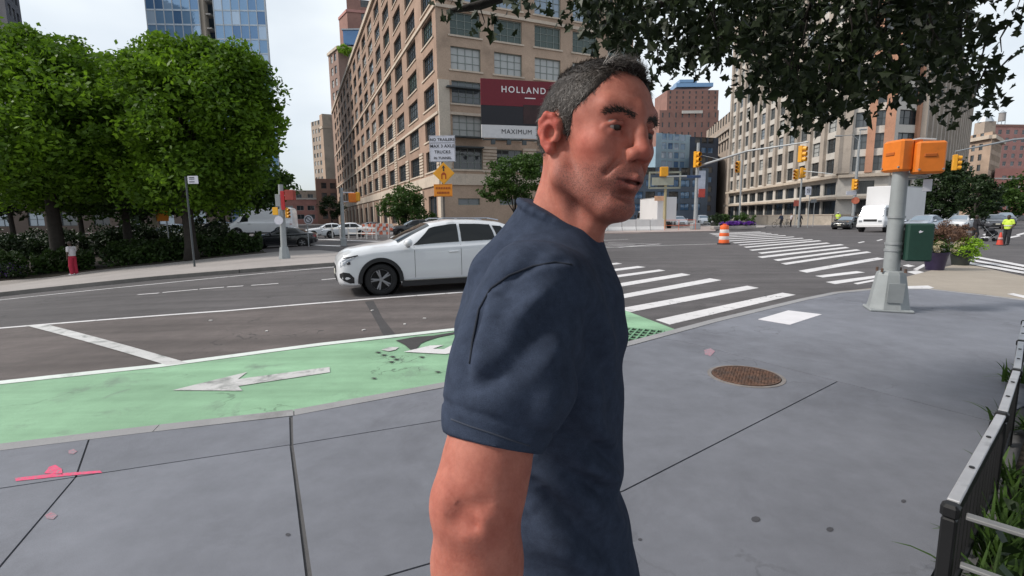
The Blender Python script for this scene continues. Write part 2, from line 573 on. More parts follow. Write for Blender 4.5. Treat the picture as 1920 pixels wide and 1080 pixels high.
M_GREEN = ground_mat('green_lane_paint', (.255, .435, .275), .13, .7, .14, ((.17, .235, .18), 1.6, .55, .72), .4, .16, 0, .7)
M_WHITE = ground_mat('road_paint', (.66, .64, .64), .09, .65, .14, ((.26, .245, .24), 4.0, .57, .70), .35, 0, 0, .8)
M_WHITE2 = ground_mat('worn_road_paint', (.55, .54, .53), .12, .7, .14, ((.20, .21, .20), 4.0, .48, .66), .35, 0, 0, .8)
M_LINE = ground_mat('edge_line_paint', (.66, .70, .66), .10, .65, .12, ((.36, .42, .37), 2.2, .56, .75), .3)
M_TAN = ground_mat('tan_gravel_paint', (.33, .285, .235), .10, .8, .12, ((.29, .25, .21), .7, .58, .8), .3)
M_SOIL = ground_mat('soil', (.035, .028, .02), .3, .95, .3, None, .8)
M_PINK = mat('pink_spray_paint', (.72, .09, .19), .8, var=.15, scale=30, dirt=((.26, .23, .255), 45, .50, .62))
M_PINK2 = mat('faded_pink_spray', (.46, .20, .25), .8, var=.2, scale=30, dirt=((.235, .235, .26), 60, .42, .56))
M_RUST = mat('rusty_iron', (.17, .095, .065), .75, .35, .45, 14, .5, 90, dirt=((.10, .075, .065), 5, .45, .65))

KX = [x for x in range(-24, -1)] + [x for x in range(4, 35)]
KY = list(range(24, 45))

def inset(poly, d):
    """shrink a polygon by d (d < 0 grows)"""
    n = len(poly)
    A = sum(poly[i][0] * poly[(i + 1) % n][1] - poly[(i + 1) % n][0] * poly[i][1] for i in range(n))
    if A < 0: poly = poly[::-1]
    res = []
    for i in range(n):
        p, q, r = Vector(poly[i - 1]), Vector(poly[i]), Vector(poly[(i + 1) % n])
        a = (q - p).normalized(); b = (r - q).normalized()
        na, nb = Vector((-a.y, a.x)), Vector((-b.y, b.x))
        m = (na + nb)
        if m.length < 1e-4: m = na
        m.normalize()
        res.append(tuple(q + m * (d / max(.35, m.dot(na)))))
    return res

def sheet(name, poly, h, m, parent=None, skirt=0.0):
    """polygon laid over the terrain, h above pavement level, with an edge going skirt down"""
    bm = bmesh.new()
    vs = [bm.verts.new((x, y, 0)) for x, y in poly]
    f = bm.faces.new(vs)
    f.normal_update()
    if f.normal.z < 0: f.normal_flip()
    bmesh.ops.triangulate(bm, faces=bm.faces[:])
    xs = [p[0] for p in poly]; ys = [p[1] for p in poly]
    for k in KX:
        if min(xs) < k < max(xs):
            bmesh.ops.bisect_plane(bm, geom=bm.verts[:] + bm.edges[:] + bm.faces[:], plane_co=(k, 0, 0), plane_no=(1, 0, 0))
    for k in KY:
        if min(ys) < k < max(ys):
            bmesh.ops.bisect_plane(bm, geom=bm.verts[:] + bm.edges[:] + bm.faces[:], plane_co=(0, k, 0), plane_no=(0, 1, 0))
    if skirt:
        be = [e for e in bm.edges if e.is_boundary]
        r = bmesh.ops.extrude_edge_only(bm, edges=be)
        low = set(v for v in r['geom'] if isinstance(v, bmesh.types.BMVert))
    else:
        low = set()
    for v in bm.verts:
        v.co.z = gz(v.co.x, v.co.y) + h - (skirt if v in low else 0)
    bmesh.ops.recalc_face_normals(bm, faces=bm.faces)
    if sum(f.normal.z * f.calc_area() for f in bm.faces) < 0:
        bmesh.ops.reverse_faces(bm, faces=bm.faces)
    me = bpy.data.meshes.new(name); bm.to_mesh(me); bm.free()
    me.materials.append(m)
    return inst(name, me, parent)

# carriageway: one sheet to the horizon
gx = [-900, -300, -120, -60] + list(range(-24, -1)) + list(range(4, 35)) + [60, 120, 300, 900]
gy = [-60, 0, 12] + list(range(24, 45)) + [60, 100, 180, 400, 1200]
V = np.array([(x, y, gz(x, y) + ROAD) for y in gy for x in gx])
nx = len(gx)
Q = np.array([(j * nx + i, j * nx + i + 1, (j + 1) * nx + i + 1, (j + 1) * nx + i) for j in range(len(gy) - 1) for i in range(nx - 1)])
road = inst('road', np_mesh('road', V, Q, M_ASPH), None)
tag(road, 'grey asphalt carriageway of the wide crossing', 'road', kind='structure')

def mark(name, pix, m=None, lift=0.004, parent=None, h=ROAD):
    return sheet(name, XY(pix, h), h + lift, m or M_WHITE, parent or road)

def line(name, pix, wid, m=None, lift=0.008):
    """painted line of even width through ground pixels"""
    c = [Vector(p) for p in XY(pix, ROAD)]
    L_, R_ = [], []
    for i in range(len(c)):
        d = (c[min(i + 1, len(c) - 1)] - c[max(i - 1, 0)]).normalized(); n = Vector((-d.y, d.x)) * wid / 2
        L_.append(tuple(c[i] + n)); R_.append(tuple(c[i] - n))
    return sheet(name, L_ + R_[::-1], ROAD + lift, m or M_WHITE, road)

# parking lane, resurfaced patches
mark('parking_lane_surface', [(-160, 742), (0, 722), (300, 690), (600, 650), (850, 622), (1110, 587), (1060, 533), (860, 549), (430, 583), (0, 616), (-160, 629)], M_ASPH2, .003)
mark('asphalt_patch', [(684, 566), (700, 564), (718, 598), (745, 632), (722, 636), (706, 604)], M_ASPH3, .0055)
# green cycle lane
lane_low = [(-160, 856), (0, 834), (300, 800), (550, 772), (850, 717), (1030, 679), (1170, 646), (1245, 628), (1268, 619)]
lane_top = [(1160, 578), (1000, 601), (850, 622), (600, 650), (300, 690), (0, 722), (-160, 742)]
cycle_lane = sheet('cycle_lane', XY(lane_low, ROAD)[:-2] + XY([(1245, 628), (1268, 619)] + lane_top, ROAD), ROAD + .006, M_GREEN, road)
line('lane_edge_line', [(-160, 739), (0, 719), (300, 687), (600, 647), (850, 619), (1010, 597), (1150, 577)], .16, M_LINE, .011)
line('lane_line', [(-160, 630), (0, 616), (430, 583), (860, 549), (1010, 537)], .13)
line('lane_line', [(-160, 582), (0, 563), (300, 532), (627, 501), (900, 478)], .16)
mark('diagonal_line', [(46, 611), (94, 611), (352, 682), (312, 686)], M_WHITE2, .012)
for a, b in (((258, 553), (298, 550)), ((305, 549), (371, 543)), ((374, 542.5), (420, 539)), ((426, 538.5), (456, 536.5)), ((471, 535.5), (522, 532)), ((603, 525), (652, 521))):
    line('dashed_lane_line', [a, b], .13)
ar = [(323, 734), (464, 699.5), (446, 713), (618, 690), (619, 700), (447, 726), (455, 735)]
mark('arrow', ar, M_WHITE2, .013)
mark('worn_patch', [(742, 640), (780, 633), (812, 631), (852, 624), (852, 628), (822, 634), (800, 641), (789, 646), (782, 655), (770, 658), (758, 648)], M_ASPH3, .014)
mark('cycle_symbol', [(757, 662), (806, 650), (832, 649), (812, 656), (832, 657), (846, 650), (870, 648), (870, 661), (835, 666)], M_WHITE, .016)
mark('cycle_symbol', [(715, 658), (730, 653), (748, 653), (742, 658), (728, 661)], M_WHITE2, .016)
for k, (a, b) in enumerate(((708, 663), (719, 668), (735, 671), (742, 676), (733, 681), (820, 700), (700, 712), (790, 672))):
    mark('paint_chip', [(a - 6, b), (a, b - 1.2), (a + 7, b - .6), (a + 3, b + 1.4)], M_ASPH3, .018)
# drain grate by the kerb
gp = [P(a, b, ROAD) for a, b in ((1143, 650), (1183, 612), (1236, 627), (1196, 646))]
grate = thing('drain_grate', 'iron drain grate set in the green cycle lane by the kerb', 'grate', tuple((gp[0] + gp[1] + gp[2] + gp[3]) / 4 + Vector((0, 0, .012))))
gc = (gp[0] + gp[1] + gp[2] + gp[3]) / 4
gu = (gp[2] - gp[1]); gu.z = 0; gw = (gp[1] - gp[0]); gw.z = 0
gu_n, gw_n = gu.normalized(), gw.normalized()
lu, lw = .62, .95
ang = math.atan2(gw_n.y, gw_n.x)
MB().box((0, 0, -.004), (lw, lu, .004), ang).build('pit', mat('pit_dark', (.01, .01, .01), .9), grate)
gm = mat('grate_green_iron', (.17, .33, .2), .75, .1, .3, 8, .3)
for i in range(8):
    off = Matrix.Rotation(ang, 3, 'Z') @ Vector((0, -lu / 2 + lu * i / 7, .006))
    MB().box(off, (lw, .026, .016), ang).build('bar', gm, grate)
for i in range(7):
    off = Matrix.Rotation(ang, 3, 'Z') @ Vector((-lw / 2 + lw * i / 6, 0, .004))
    MB().box(off, (.03, lu, .012), ang).build('cross_bar', gm, grate)

# near crosswalk
near_x = [[(1229, 600), (1255.5, 609), (1492, 553), (1467, 549)],
          [(1159, 579), (1182, 585.5), (1423, 540), (1401, 536)],
          [(1112, 562), (1134, 566), (1353, 525.5), (1331, 522)],
          [(1078, 545), (1097, 549), (1295.5, 515.5), (1278, 512.5)],
          [(1045, 531), (1062, 534), (1248, 507.5), (1235.5, 505.5)],
          [(1022, 520), (1037, 523), (1211, 501), (1196, 499)],
          [(1000, 511), (1014, 513), (1167, 494.5), (1156, 492.8)],
          [(980, 503), (993, 505), (1132, 489.5), (1122, 488)],
          [(962, 496.5), (974, 498), (1100, 485), (1091, 483.6)]]
for q in near_x: mark('crosswalk_stripe', q)
# crosswalk of the far arm: long bars receding
far_x = [[(1464, 494), (1474, 496.5), (1634, 473.5), (1625, 471.5)], [(1450, 487), (1459, 489.5), (1614, 469.5), (1606, 467.5)],
         [(1420, 481.5), (1429, 484), (1593, 465), (1585, 463)], [(1421, 474), (1428, 476), (1583, 459.5), (1576, 457.8)],
         [(1404, 468.5), (1411, 470.2), (1557, 456.4), (1550, 454.9)], [(1394, 463), (1400, 464.6), (1541, 452), (1535, 450.6)]]
t0 = [(1394, 463), (1541, 451.5)]; t1 = [(1326, 437), (1420, 433.5)]
for k in range(1, 9):
    s = 1 - (1 - k / 9.) ** 1.45
    a = [t0[0][i] + (t1[0][i] - t0[0][i]) * s for i in (0, 1)]; b = [t0[1][i] + (t1[1][i] - t0[1][i]) * s for i in (0, 1)]
    th = 1.3 * (1 - s) + .62 * s
    far_x.append([(a[0], a[1]), (a[0] + 5, a[1] + th), (b[0] + 3, b[1] + th), (b[0], b[1])])
far_x += [[(1497, 508), (1513, 511.5), (1660, 485.5), (1645, 483)], [(1528, 517.5), (1543, 520.5), (1622, 511), (1606, 508.5)], [(1548, 529), (1566, 533), (1655, 519.5), (1640, 517)],
          [(1600, 531.5), (1608, 533.5), (1668, 522), (1660, 520)], [(1692, 498), (1704, 501), (1716, 499), (1703, 496)], [(1700, 510), (1716, 514.5), (1735, 511), (1718, 507)], [(1712, 505), (1720, 507), (1738, 497), (1731, 495.5)]]
for q in far_x: mark('crosswalk_stripe', q)
for a, b, c, d in (((1826, 480.5), (1822, 483), (1916, 501), (1916, 497)), ((1816, 486), (1811, 488.5), (1916, 507.5), (1916, 503.5)), ((1806, 490.5), (1800, 493.5), (1916, 514), (1916, 510))):
    ext = lambda p, q: (p[0] + (q[0] - p[0]) * 1.6, p[1] + (q[1] - p[1]) * 1.6)
    mark('crosswalk_line', [a, b, ext(b, c), ext(a, d)], M_WHITE, .02)
for x, y, l in ((1838, 446, 22), (1860, 449, 26), (1842, 440, 18), (1890, 445, 24), (1905, 440, 20), (1880, 437, 16)):
    mark('crosswalk_stripe', [(x, y), (x + 3, y + 2), (x + l, y - 2), (x + l - 4, y - 4)], M_WHITE, .012)
for q in ([(1608, 455), (1611, 456), (1622, 453.6), (1619, 452.6)], [(1643, 451), (1646, 452), (1656, 449.4), (1653, 448.4)]): mark('dashed_lane_line', q)
# hatched island on the far side of the avenue
line('hatch_line', [(1100, 452.5), (1140, 450.5), (1178, 448.8)], .16)
line('hatch_line', [(1110, 465.5), (1240, 460.5), (1345, 457.5)], .16)
line('hatch_line', [(1104, 457), (1190, 459.5), (1120, 462.5)], .2)
line('hatch_line', [(1140, 455.5), (1238, 457.6), (1160, 464)], .2)

# painted tan forecourt at the corner
tan = sheet('painted_forecourt', XY([(1560, 548), (1640, 540), (1700, 519), (1742, 508), (1800, 494), (1835, 500), (1890, 512), (1960, 526), (2060, 552), (2060, 640), (1930, 578), (1850, 553), (1740, 541)], ROAD), ROAD + .004, M_TAN)
tag(tan, 'tan painted kerb extension at the corner beyond the pole', 'pavement', kind='structure')
mark('painted_bar', [(1688, 537.5), (1740, 536), (1752, 540.5), (1735, 543.5), (1688, 543)], M_WHITE, .009)
mark('painted_bar', [(1888, 552), (1900, 550.5), (1930, 557), (1930, 562)], M_WHITE, .009)

# near pavement: substrate, slabs with open joints, kerb stones
K = [(-12, .4), (-3.56, 3.26), (-2.65, 3.54), (-1.76, 3.80), (-.56, 4.47), (.39, 5.10), (1.34, 5.80), (2.84, 7.02), (5.15, 8.75), (6.17, 9.45), (7.31, 9.89), (8.35, 9.84), (8.72, 8.99), (9.2, 7.6), (14, 1.5)]
walk = sheet('pavement', inset(K + [(14, -8), (-12, -8)], .01), -.010, M_JOINT, None, .11)
tag(walk, 'near grey concrete pavement with slab joints', 'pavement', kind='structure')
slabs = [
    [(-12, .25), (-3.56, 3.12), (-2.98, 3.30), (-2.62, 2.78), (-12, -.5)],
    [(-2.98, 3.30), (-2.65, 3.40), (-1.730, 3.66), (-1.507, 3.17), (-2.62, 2.78)],
    [(-1.718, 3.67), (-.51, 4.33), (.43, 4.95), (.45, 4.0), (-.46, 3.58), (-1.496, 3.17)],
    [(-1.496, 3.17), (-.46, 3.58), (.45, 4.0), (.37, 2.43), (-.28, 2.03), (-.812, 1.8)],
    [(.43, 4.95), (1.42, 5.67), (1.80, 5.98), (2.05, 5.82), (2.93, 4.31), (.6, 2.55), (.37, 2.43), (.45, 4.0)],
    [(1.80, 5.98), (2.92, 6.90), (5.23, 8.63), (5.55, 8.86), (6.35, 7.85), (7.0, 6.0), (4.05, 3.72), (3.45, 3.41), (2.93, 4.31), (2.05, 5.82)],
    [(5.55, 8.86), (6.24, 9.32), (7.31, 9.74), (8.25, 9.71), (8.56, 8.97), (9.05, 7.5), (13.8, 1.5), (9, 1.5), (7.0, 6.0), (6.35, 7.85)],
    [(-.812, 1.8), (-.28, 2.03), (.37, 2.43), (.6, 2.55), (2.93, 4.31), (3.45, 3.41), (2.36, 2.38), (1.40, 1.60), (1.3, -4), (.2, -4)],
    [(-2.62, 2.78), (-1.51, 3.17), (-.83, 1.8), (-2.0, 1.36)],
    [(-12, -.5), (-2.62, 2.78), (-2.0, 1.36), (-12, -2.2)],
    [(-12, -2.2), (-2.0, 1.36), (-.83, 1.8), (.16, -4), (-12, -4)],
]
for s in slabs:
    sheet('slab', inset(s, .0055), 0.0, M_CONC, walk, .028)
Kin = []
for i, q in enumerate(K):
    a = Vector(K[max(i - 1, 0)]); b = Vector(K[min(i + 1, len(K) - 1)]); d = (b - a).normalized()
    Kin.append((q[0] + d.y * .14, q[1] - d.x * .14))
for i in range(len(K) - 1):
    sheet('kerb_stone', inset([K[i], K[i + 1], Kin[i + 1], Kin[i]], .003), .002, M_KERB, walk, .13)
# tactile pad, spray marks, manhole, stray spots
sheet('tactile_pad', XY([(1422, 599), (1478, 582.5), (1541, 590), (1482, 609)]), .006, mat('white_pad', (.72, .70, .72), .6, var=.06, scale=4, bump=.3, bscale=40), walk, .006)
for q, m in (([(28, 897), (100, 889), (188, 883), (192, 887), (105, 895), (30, 903)], M_PINK), ([(83, 888), (92, 876), (104, 872), (116, 880), (118, 891)], M_PINK),
             ([(128, 846), (137, 842), (145, 847), (138, 852), (129, 851)], M_PINK2), ([(84, 967), (97, 960), (108, 967), (100, 975), (88, 973)], M_PINK2), ([(1320, 657), (1332, 653), (1341, 659), (1332, 668), (1322, 665)], M_PINK2)):
    sheet('spray_mark', XY(q), .003, m, walk)
for x, y, r in ((1417, 974, 9), (1556, 993, 7), (1200, 1012, 4), (1694, 940, 5), (540, 1003, 5)):
    sheet('gum_spot', XY([(x + r * math.cos(t), y + r * .62 * math.sin(t)) for t in [k * PI / 4 for k in range(8)]]), .002, mat('old_gum', (.075, .075, .085), .8, var=.2), walk)
mh = P(1398, 705)
mo = thing('manhole_cover', 'round rusty iron manhole cover in the grey pavement', 'manhole cover', mh)
b = MB(); b.lathe([(.335, 0), (.335, .004), (.300, .004), (.300, .0)], 40); b.build('rim', mat('rim_concrete', (.22, .2, .19), .8, var=.25, scale=12), mo, 30)
b = MB(); b.lathe([(.295, 0), (.295, .007), (.0, .007)], 40); b.build('plate', M_RUST, mo, 30)
b = MB()
for i in range(-9, 10):
    for j in range(-9, 10):
        x, y = i * .03 + (j % 2) * .015, j * .027
        if x * x + y * y < .27 ** 2:
            a = .3 * ((i * 7 + j * 3) % 5)
            b.box((x, y, .0085), (.02, .013, .006), a)
tag(b.build('tread', M_RUST, mo), kind='stuff')
b = MB(); b.lathe([(.295, .006), (.295, .011), (.278, .011), (.278, .006)], 40); b.build('outer_ring', M_RUST, mo, 30)

# park side of the avenue
pk_front = [(-220, 575), (-100, 559), (0, 548), (150, 532), (300, 517), (450, 505), (560, 496.5), (625, 492), (652, 487.5), (655, 481)]
pk_back = [(640, 473), (600, 469), (545, 470), (500, 474), (400, 484), (300, 495), (180, 507), (0, 527), (-220, 552)]
pf = XY(pk_front); pb_ = XY(pk_back)
park_walk = sheet('park_pavement', pf + pb_, 0.0, M_CONC2, None, .03)
tag(park_walk, 'pale concrete pavement along the park hedge', 'pavement', kind='structure')
for i in range(len(pf) - 1):
    a, b = Vector(pf[i]), Vector(pf[i + 1]); d = (b - a).normalized(); n = Vector((d.y, -d.x)) * .18
    n = n if n.y < 0 else -n
    sheet('kerb_stone', [tuple(a), tuple(b), tuple(b + n), tuple(a + n)], .004, M_KERB2, park_walk, .13)
bed = [pb_[3], pb_[4], pb_[5], pb_[6], pb_[7], pb_[8], (-60, 26), (-60, 46), (-26, 46), (-17, 33)]
park = sheet('park_bed', bed, .02, M_SOIL, None, .1)
tag(park, 'dark soil of the park behind the hedge', 'ground', kind='structure')

# median islands on the far side
isl = sheet('median_island', XY([(1090, 436.5), (1200, 435.5), (1341, 432.5), (1345, 427), (1300, 419), (1200, 418), (1090, 419)], 0), 0.0, mat('island_concrete', (.38, .31, .285), .8, var=.12, scale=1.2), None, .14)
tag(isl, 'pinkish concrete island behind the hatched markings', 'pavement', kind='structure')
isl2 = sheet('planted_island', XY([(1372, 428), (1432, 426.5), (1436, 424), (1420, 421), (1352, 421), (1346, 424)], 0), 0.02, M_CONC2, None, .14)
tag(isl2, 'small concrete island with the flower tubs', 'pavement', kind='structure')
isl3 = sheet('far_pavement', [(22, 66), (26, 70), (36, 73), (47, 70.5), (58, 76), (58, 130), (62, 200), (22, 200), (19, 100)], 0.0, M_CONC2, None, .14)
tag(isl3, 'far pavement in front of the tall beige building', 'pavement', kind='structure')
# ================================================================== BUILDINGS
G_DARK = glass_mat('window_glass_dark', (.035, .04, .045), .06, .7)
G_MID = glass_mat('window_glass_mid', (.10, .115, .125), .08, .7)
G_PALE = glass_mat('window_pane_pale', (.42, .43, .42), .35, .5)  # pale panes: blinds, and on the beige building reflections put into the colour
G_SKY = glass_mat('window_glass_sky', (.30, .36, .42), .05, .8, .25)  # sky reflection put into the glass colour
G_GREEN = glass_mat('window_glass_green', (.05, .075, .06), .06, .7)
G_BLUE = [glass_mat('curtain_glass_%d' % i, c, .05, .8, .35) for i, c in enumerate([(.15, .28, .47), (.22, .37, .56), (.33, .48, .66), (.11, .22, .40), (.46, .58, .72)])]
M_DARKIN = mat('interior_dark', (.02, .02, .02), .9)
M_ROOF = mat('roof_grey', (.12, .11, .11), .85, var=.2, scale=.4)
_WIN = {}

def win_mesh(w, h, nx, ny, fm, d, bar=.07):
    k = (round(w, 2), round(h, 2), nx, ny, fm.name, round(d, 2), bar)
    if k not in _WIN:
        b = MB()
        e = bar * 1.5
        for x in (-w / 2 + e / 2, w / 2 - e / 2): b.box((x, d, h / 2), (e, .12, h))
        for z in (e / 2, h - e / 2): b.box((0, d, z), (w - 2 * e, .118, e))
        for i in range(1, nx): b.box((-w / 2 + w * i / nx, d + .01, h / 2), (bar, .09, h - 2 * e))
        for j in range(1, ny): b.box((0, d + .02, h * j / ny), (w - 2 * e, .07, bar * .8))
        _WIN[k] = b.mesh('window', fm)
    return _WIN[k]

def pane_mesh(w, h, d, pm):
    k = (round(w, 2), round(h, 2), round(d, 2), pm.name)
    if k not in _WIN:
        b = MB(); y = d + .05
        b.box((0, y + .02, h / 2), (w - .04, .04, h - .04))
        _WIN[k] = b.mesh('pane', pm)
    return _WIN[k]

def facade(root, p0, p1, z0, z1, ops, wm, fm, depth=.3, name='wall', sub=True):
    """wall from p0 to p1 (left to right as seen), ops = (u, v, w, h, nx, ny, pane material): real openings with frames and panes"""
    p0, p1 = Vector(p0), Vector(p1)
    Lg = (p1 - p0).length; d = (p1 - p0) / Lg; nrm = Vector((d.y, -d.x))
    bx = root.location
    us = sorted(set([0, Lg] + [round(o[0] - o[2] / 2, 3) for o in ops] + [round(o[0] + o[2] / 2, 3) for o in ops]))
    vs = sorted(set([z0, z1] + [round(o[1], 3) for o in ops] + [round(o[1] + o[3], 3) for o in ops]))
    holes = [(round(o[0] - o[2] / 2, 3), round(o[0] + o[2] / 2, 3), round(o[1], 3), round(o[1] + o[3], 3)) for o in ops]
    hs = set()
    ui = {u: i for i, u in enumerate(us)}; vi = {v: i for i, v in enumerate(vs)}
    for a, b, c, e in holes:
        for i in range(ui[a], ui[b]):
            for j in range(vi[c], vi[e]): hs.add((i, j))
    mb = MB()
    def pt(u, v, dep=0): return (p0.x + d.x * u - nrm.x * dep - bx.x, p0.y + d.y * u - nrm.y * dep - bx.y, v - bx.z)
    for j in range(len(vs) - 1):
        i = 0
        while i < len(us) - 1:
            if (i, j) in hs: i += 1; continue
            k = i
            while k < len(us) - 1 and (k, j) not in hs: k += 1
            mb.add([pt(us[i], vs[j]), pt(us[k], vs[j]), pt(us[k], vs[j + 1]), pt(us[i], vs[j + 1])], [(0, 1, 2, 3)])
            i = k
    for a, b, c, e in holes:
        q = [(a, c), (b, c), (b, e), (a, e)]
        for k in range(4):
            m, n = q[k], q[(k + 1) % 4]
            mb.add([pt(*m), pt(*n), pt(*n, depth + .12), pt(*m, depth + .12)], [(0, 1, 2, 3)])
    me = bpy.data.meshes.new(name); me.from_pydata(mb.v, [], mb.f); me.materials.append(wm)
    wall = inst(name, me, root)
    ang = math.atan2(d.y, d.x)
    for (u, v, w, h, nx, ny, pm) in ops:
        c = pt(u, v)
        o = inst('window', win_mesh(w, h, nx, ny, fm, depth), root, c, ang)
        inst('pane', pane_mesh(w, h, depth, pm), o)
    return d, nrm, ang, pt

def strip(root, p0, p1, z, hgt, proud, m, name='band', u0=None, u1=None):
    """moulding along a facade"""
    p0, p1 = Vector(p0), Vector(p1)
    Lg = (p1 - p0).length; d = (p1 - p0) / Lg; n = Vector((d.y, -d.x))
    u0 = 0 if u0 is None else u0; u1 = Lg if u1 is None else u1
    c = p0 + d * (u0 + u1) / 2 + n * (proud / 2 - .04)
    b = MB(); b.box((c.x - root.location.x, c.y - root.location.y, z + hgt / 2 - root.location.z), (u1 - u0, proud + .08, hgt), math.atan2(d.y, d.x))
    return b.build(name, m, root)

def core(root, poly, z0, z1, m=None, name='core', ins=.55):
    poly = inset([tuple(p) for p in poly], ins)
    b = MB(); n = len(poly); ox, oy, oz = root.location
    b.add([(x - ox, y - oy, z0 - oz) for x, y in poly] + [(x - ox, y - oy, z1 - oz) for x, y in poly],
          [tuple(range(n)), tuple(range(2 * n - 1, n - 1, -1))] + [(i, (i + 1) % n, n + (i + 1) % n, n + i) for i in range(n)])
    return b.build(name, m or M_ROOF, root)

def brick(name, col, var=.14, mortar=.75):
    """masonry seen from far: broad weathering, faint courses"""
    m = mat(name, col, .88, var=var, scale=.16, bump=.25, bscale=5, fine=.12, dirt=(tuple(c * .62 for c in col), .35, .52, .8))
    return m
B_TAN = brick('tan_brick', (.345, .235, .175), .2)
B_TAN2 = brick('buff_brick', (.43, .315, .235), .18)
B_STONE = brick('limestone', (.56, .47, .38), .1)
B_BROWN = brick('brown_brick', (.30, .20, .165))
B_RED = brick('red_brown_brick', (.30, .165, .135))
B_PINK = brick('pink_brick', (.46, .235, .205))
B_GREYB = brick('greige_brick', (.40, .325, .265))
B_PIER = brick('grey_pier_stone', (.42, .36, .305))
B_ORANGE = brick('orange_brick', (.50, .265, .175))
B_WHITE = brick('pale_spandrel', (.60, .56, .51), .08)
B_CREAM = brick('cream_stucco', (.52, .45, .37))
F_DARK = mat('frame_dark', (.06, .07, .075), .5, var=.1)
F_GREEN = mat('frame_grey_green', (.22, .25, .23), .5, var=.1)
F_WHITE = mat('frame_white', (.6, .58, .55), .5, var=.1)
F_STEEL = mat('frame_steel', (.42, .45, .48), .4, .3, var=.1)
rw = random.Random(3)

# ---------------------------------------------------------------- the long loft building at the corner
C0 = (-9.4, 68.0)
CL = (-9.4 - .435 * 154, 222.0)
CR = (19.2, 81.0)
hol = thing('loft_building', 'long tan brick loft building with gridded windows behind the dark red billboard', 'building', (C0[0], C0[1], -.3))
LGT = (Vector(C0) - Vector(CL)).length
RGT = (Vector(CR) - Vector(C0)).length
ops = []
for c in range(16):
    u = LGT - (4.6 + 10.1 * c)
    for r in range(9):
        v = 8.1 + 4.3 * r
        w = 6.4 if c else 5.6
        pm = rw.choice([G_MID, G_DARK, G_GREEN, G_MID, G_DARK]) if (c < 4 or rw.random() < .45) else rw.choice([G_PALE, G_SKY, G_PALE])
        if 3 <= c <= 11 and r < 3: pm = G_DARK
        ops.append((u, v, w, 2.9, 5 if c < 5 else 3, 3 if c < 5 else 2, pm))
    ops.append((u, .6, 5.6 if c > 2 else 4.5, 4.1, 2, 1, G_DARK))
facade(hol, CL, C0, -.3, 47.2, ops, B_TAN, F_DARK, .35, 'side_wall')
ops = []
for c in range(5):
    u = 4.0 + 6.2 * c
    for r in range(10):
        v = 8.1 + 4.3 * r
        pm = [G_DARK, G_PALE, G_MID, G_PALE, G_GREEN, G_SKY, G_MID][(r + (c > 2)) % 7] if r != 4 else G_GREEN
        if r == 3: pm = G_PALE
        if r == 5: pm = G_SKY
        ops.append((u, v, 4.2, 2.9, 4, 3, pm))
    ops.append((u, 3.3, 3.2, .9, 2, 1, G_MID))
facade(hol, C0, CR, -.3, 52.5, ops, B_TAN2, F_GREEN, .3, 'front_wall')
core(hol, [CL, C0, CR, (-20, 150), (-60, 235)], -.3, 47.0)
core(hol, [(-9.4, 68), CR, (8, 100), (-18, 88)], 47, 52.3)
for z, hgt, pr, m in ((6.0, 1.5, .28, B_STONE), (15.2, .35, .22, B_STONE), (28.4, .4, .25, B_STONE), (52.0, 1.0, .6, B_STONE)):
    strip(hol, C0, CR, z, hgt, pr, m, 'stone_band')
    strip(hol, CL, C0, min(z, 46.6), hgt, pr * .8, m, 'stone_band')
for r in range(10):                 # sills
    v = 8.1 + 4.3 * r
    for c in range(5):
        u = 4.0 + 6.2 * c
        strip(hol, C0, CR, v - .22, .22, .16, B_STONE, 'sill', u - 2.4, u + 2.4)
    for c in range(7 if r < 9 else 0):
        u = LGT - (4.6 + 10.1 * c)
        strip(hol, CL, C0, v - .2, .2, .14, B_STONE, 'sill', u - 3.4, u + 3.4)
# rusticated quoins of the lower storeys
q = MB(); d = (Vector(CR) - Vector(C0)).normalized(); n = Vector((d.y, -d.x)); a = math.atan2(d.y, d.x)
for c in range(6):
    for u in ((.1, 1.7) if c == 0 else (6.2 * c - .1, 6.2 * c + 2.0),):
        for k in range(8):
            p = Vector(C0) + d * ((u[0] + u[1]) / 2) + n * .05 - Vector(hol.location[:2])
            q.box((p.x, p.y, 7.95 + k * .45 + .3), (u[1] - u[0], .2, .33), a)
d = (Vector(C0) - Vector(CL)).normalized(); n = Vector((d.y, -d.x)); a = math.atan2(d.y, d.x)
for c in range(14):
    u0, u1 = LGT - 10.1 * c - 1.15, LGT - 10.1 * c + 1.1
    if c == 0: u1 = LGT - .1
    for k in range(8 if c < 3 else 27):
        p = Vector(CL) + d * ((u0 + u1) / 2) + n * .05 - Vector(hol.location[:2])
        q.box((p.x, p.y, 7.95 + k * .45 + .3), (u1 - u0, .2, .30), a)
tag(q.build('quoins', B_STONE, hol), kind='stuff')
q = MB()
for c in range(17):                  # piers of the shopfront level on the side street
    p = Vector(CL) + d * (LGT - 10.1 * c - .1) + n * .1 - Vector(hol.location[:2])
    q.box((p.x, p.y, 3.2), (1.5, .3, 5.6), a)
tag(q.build('street_piers', B_STONE, hol), kind='stuff')

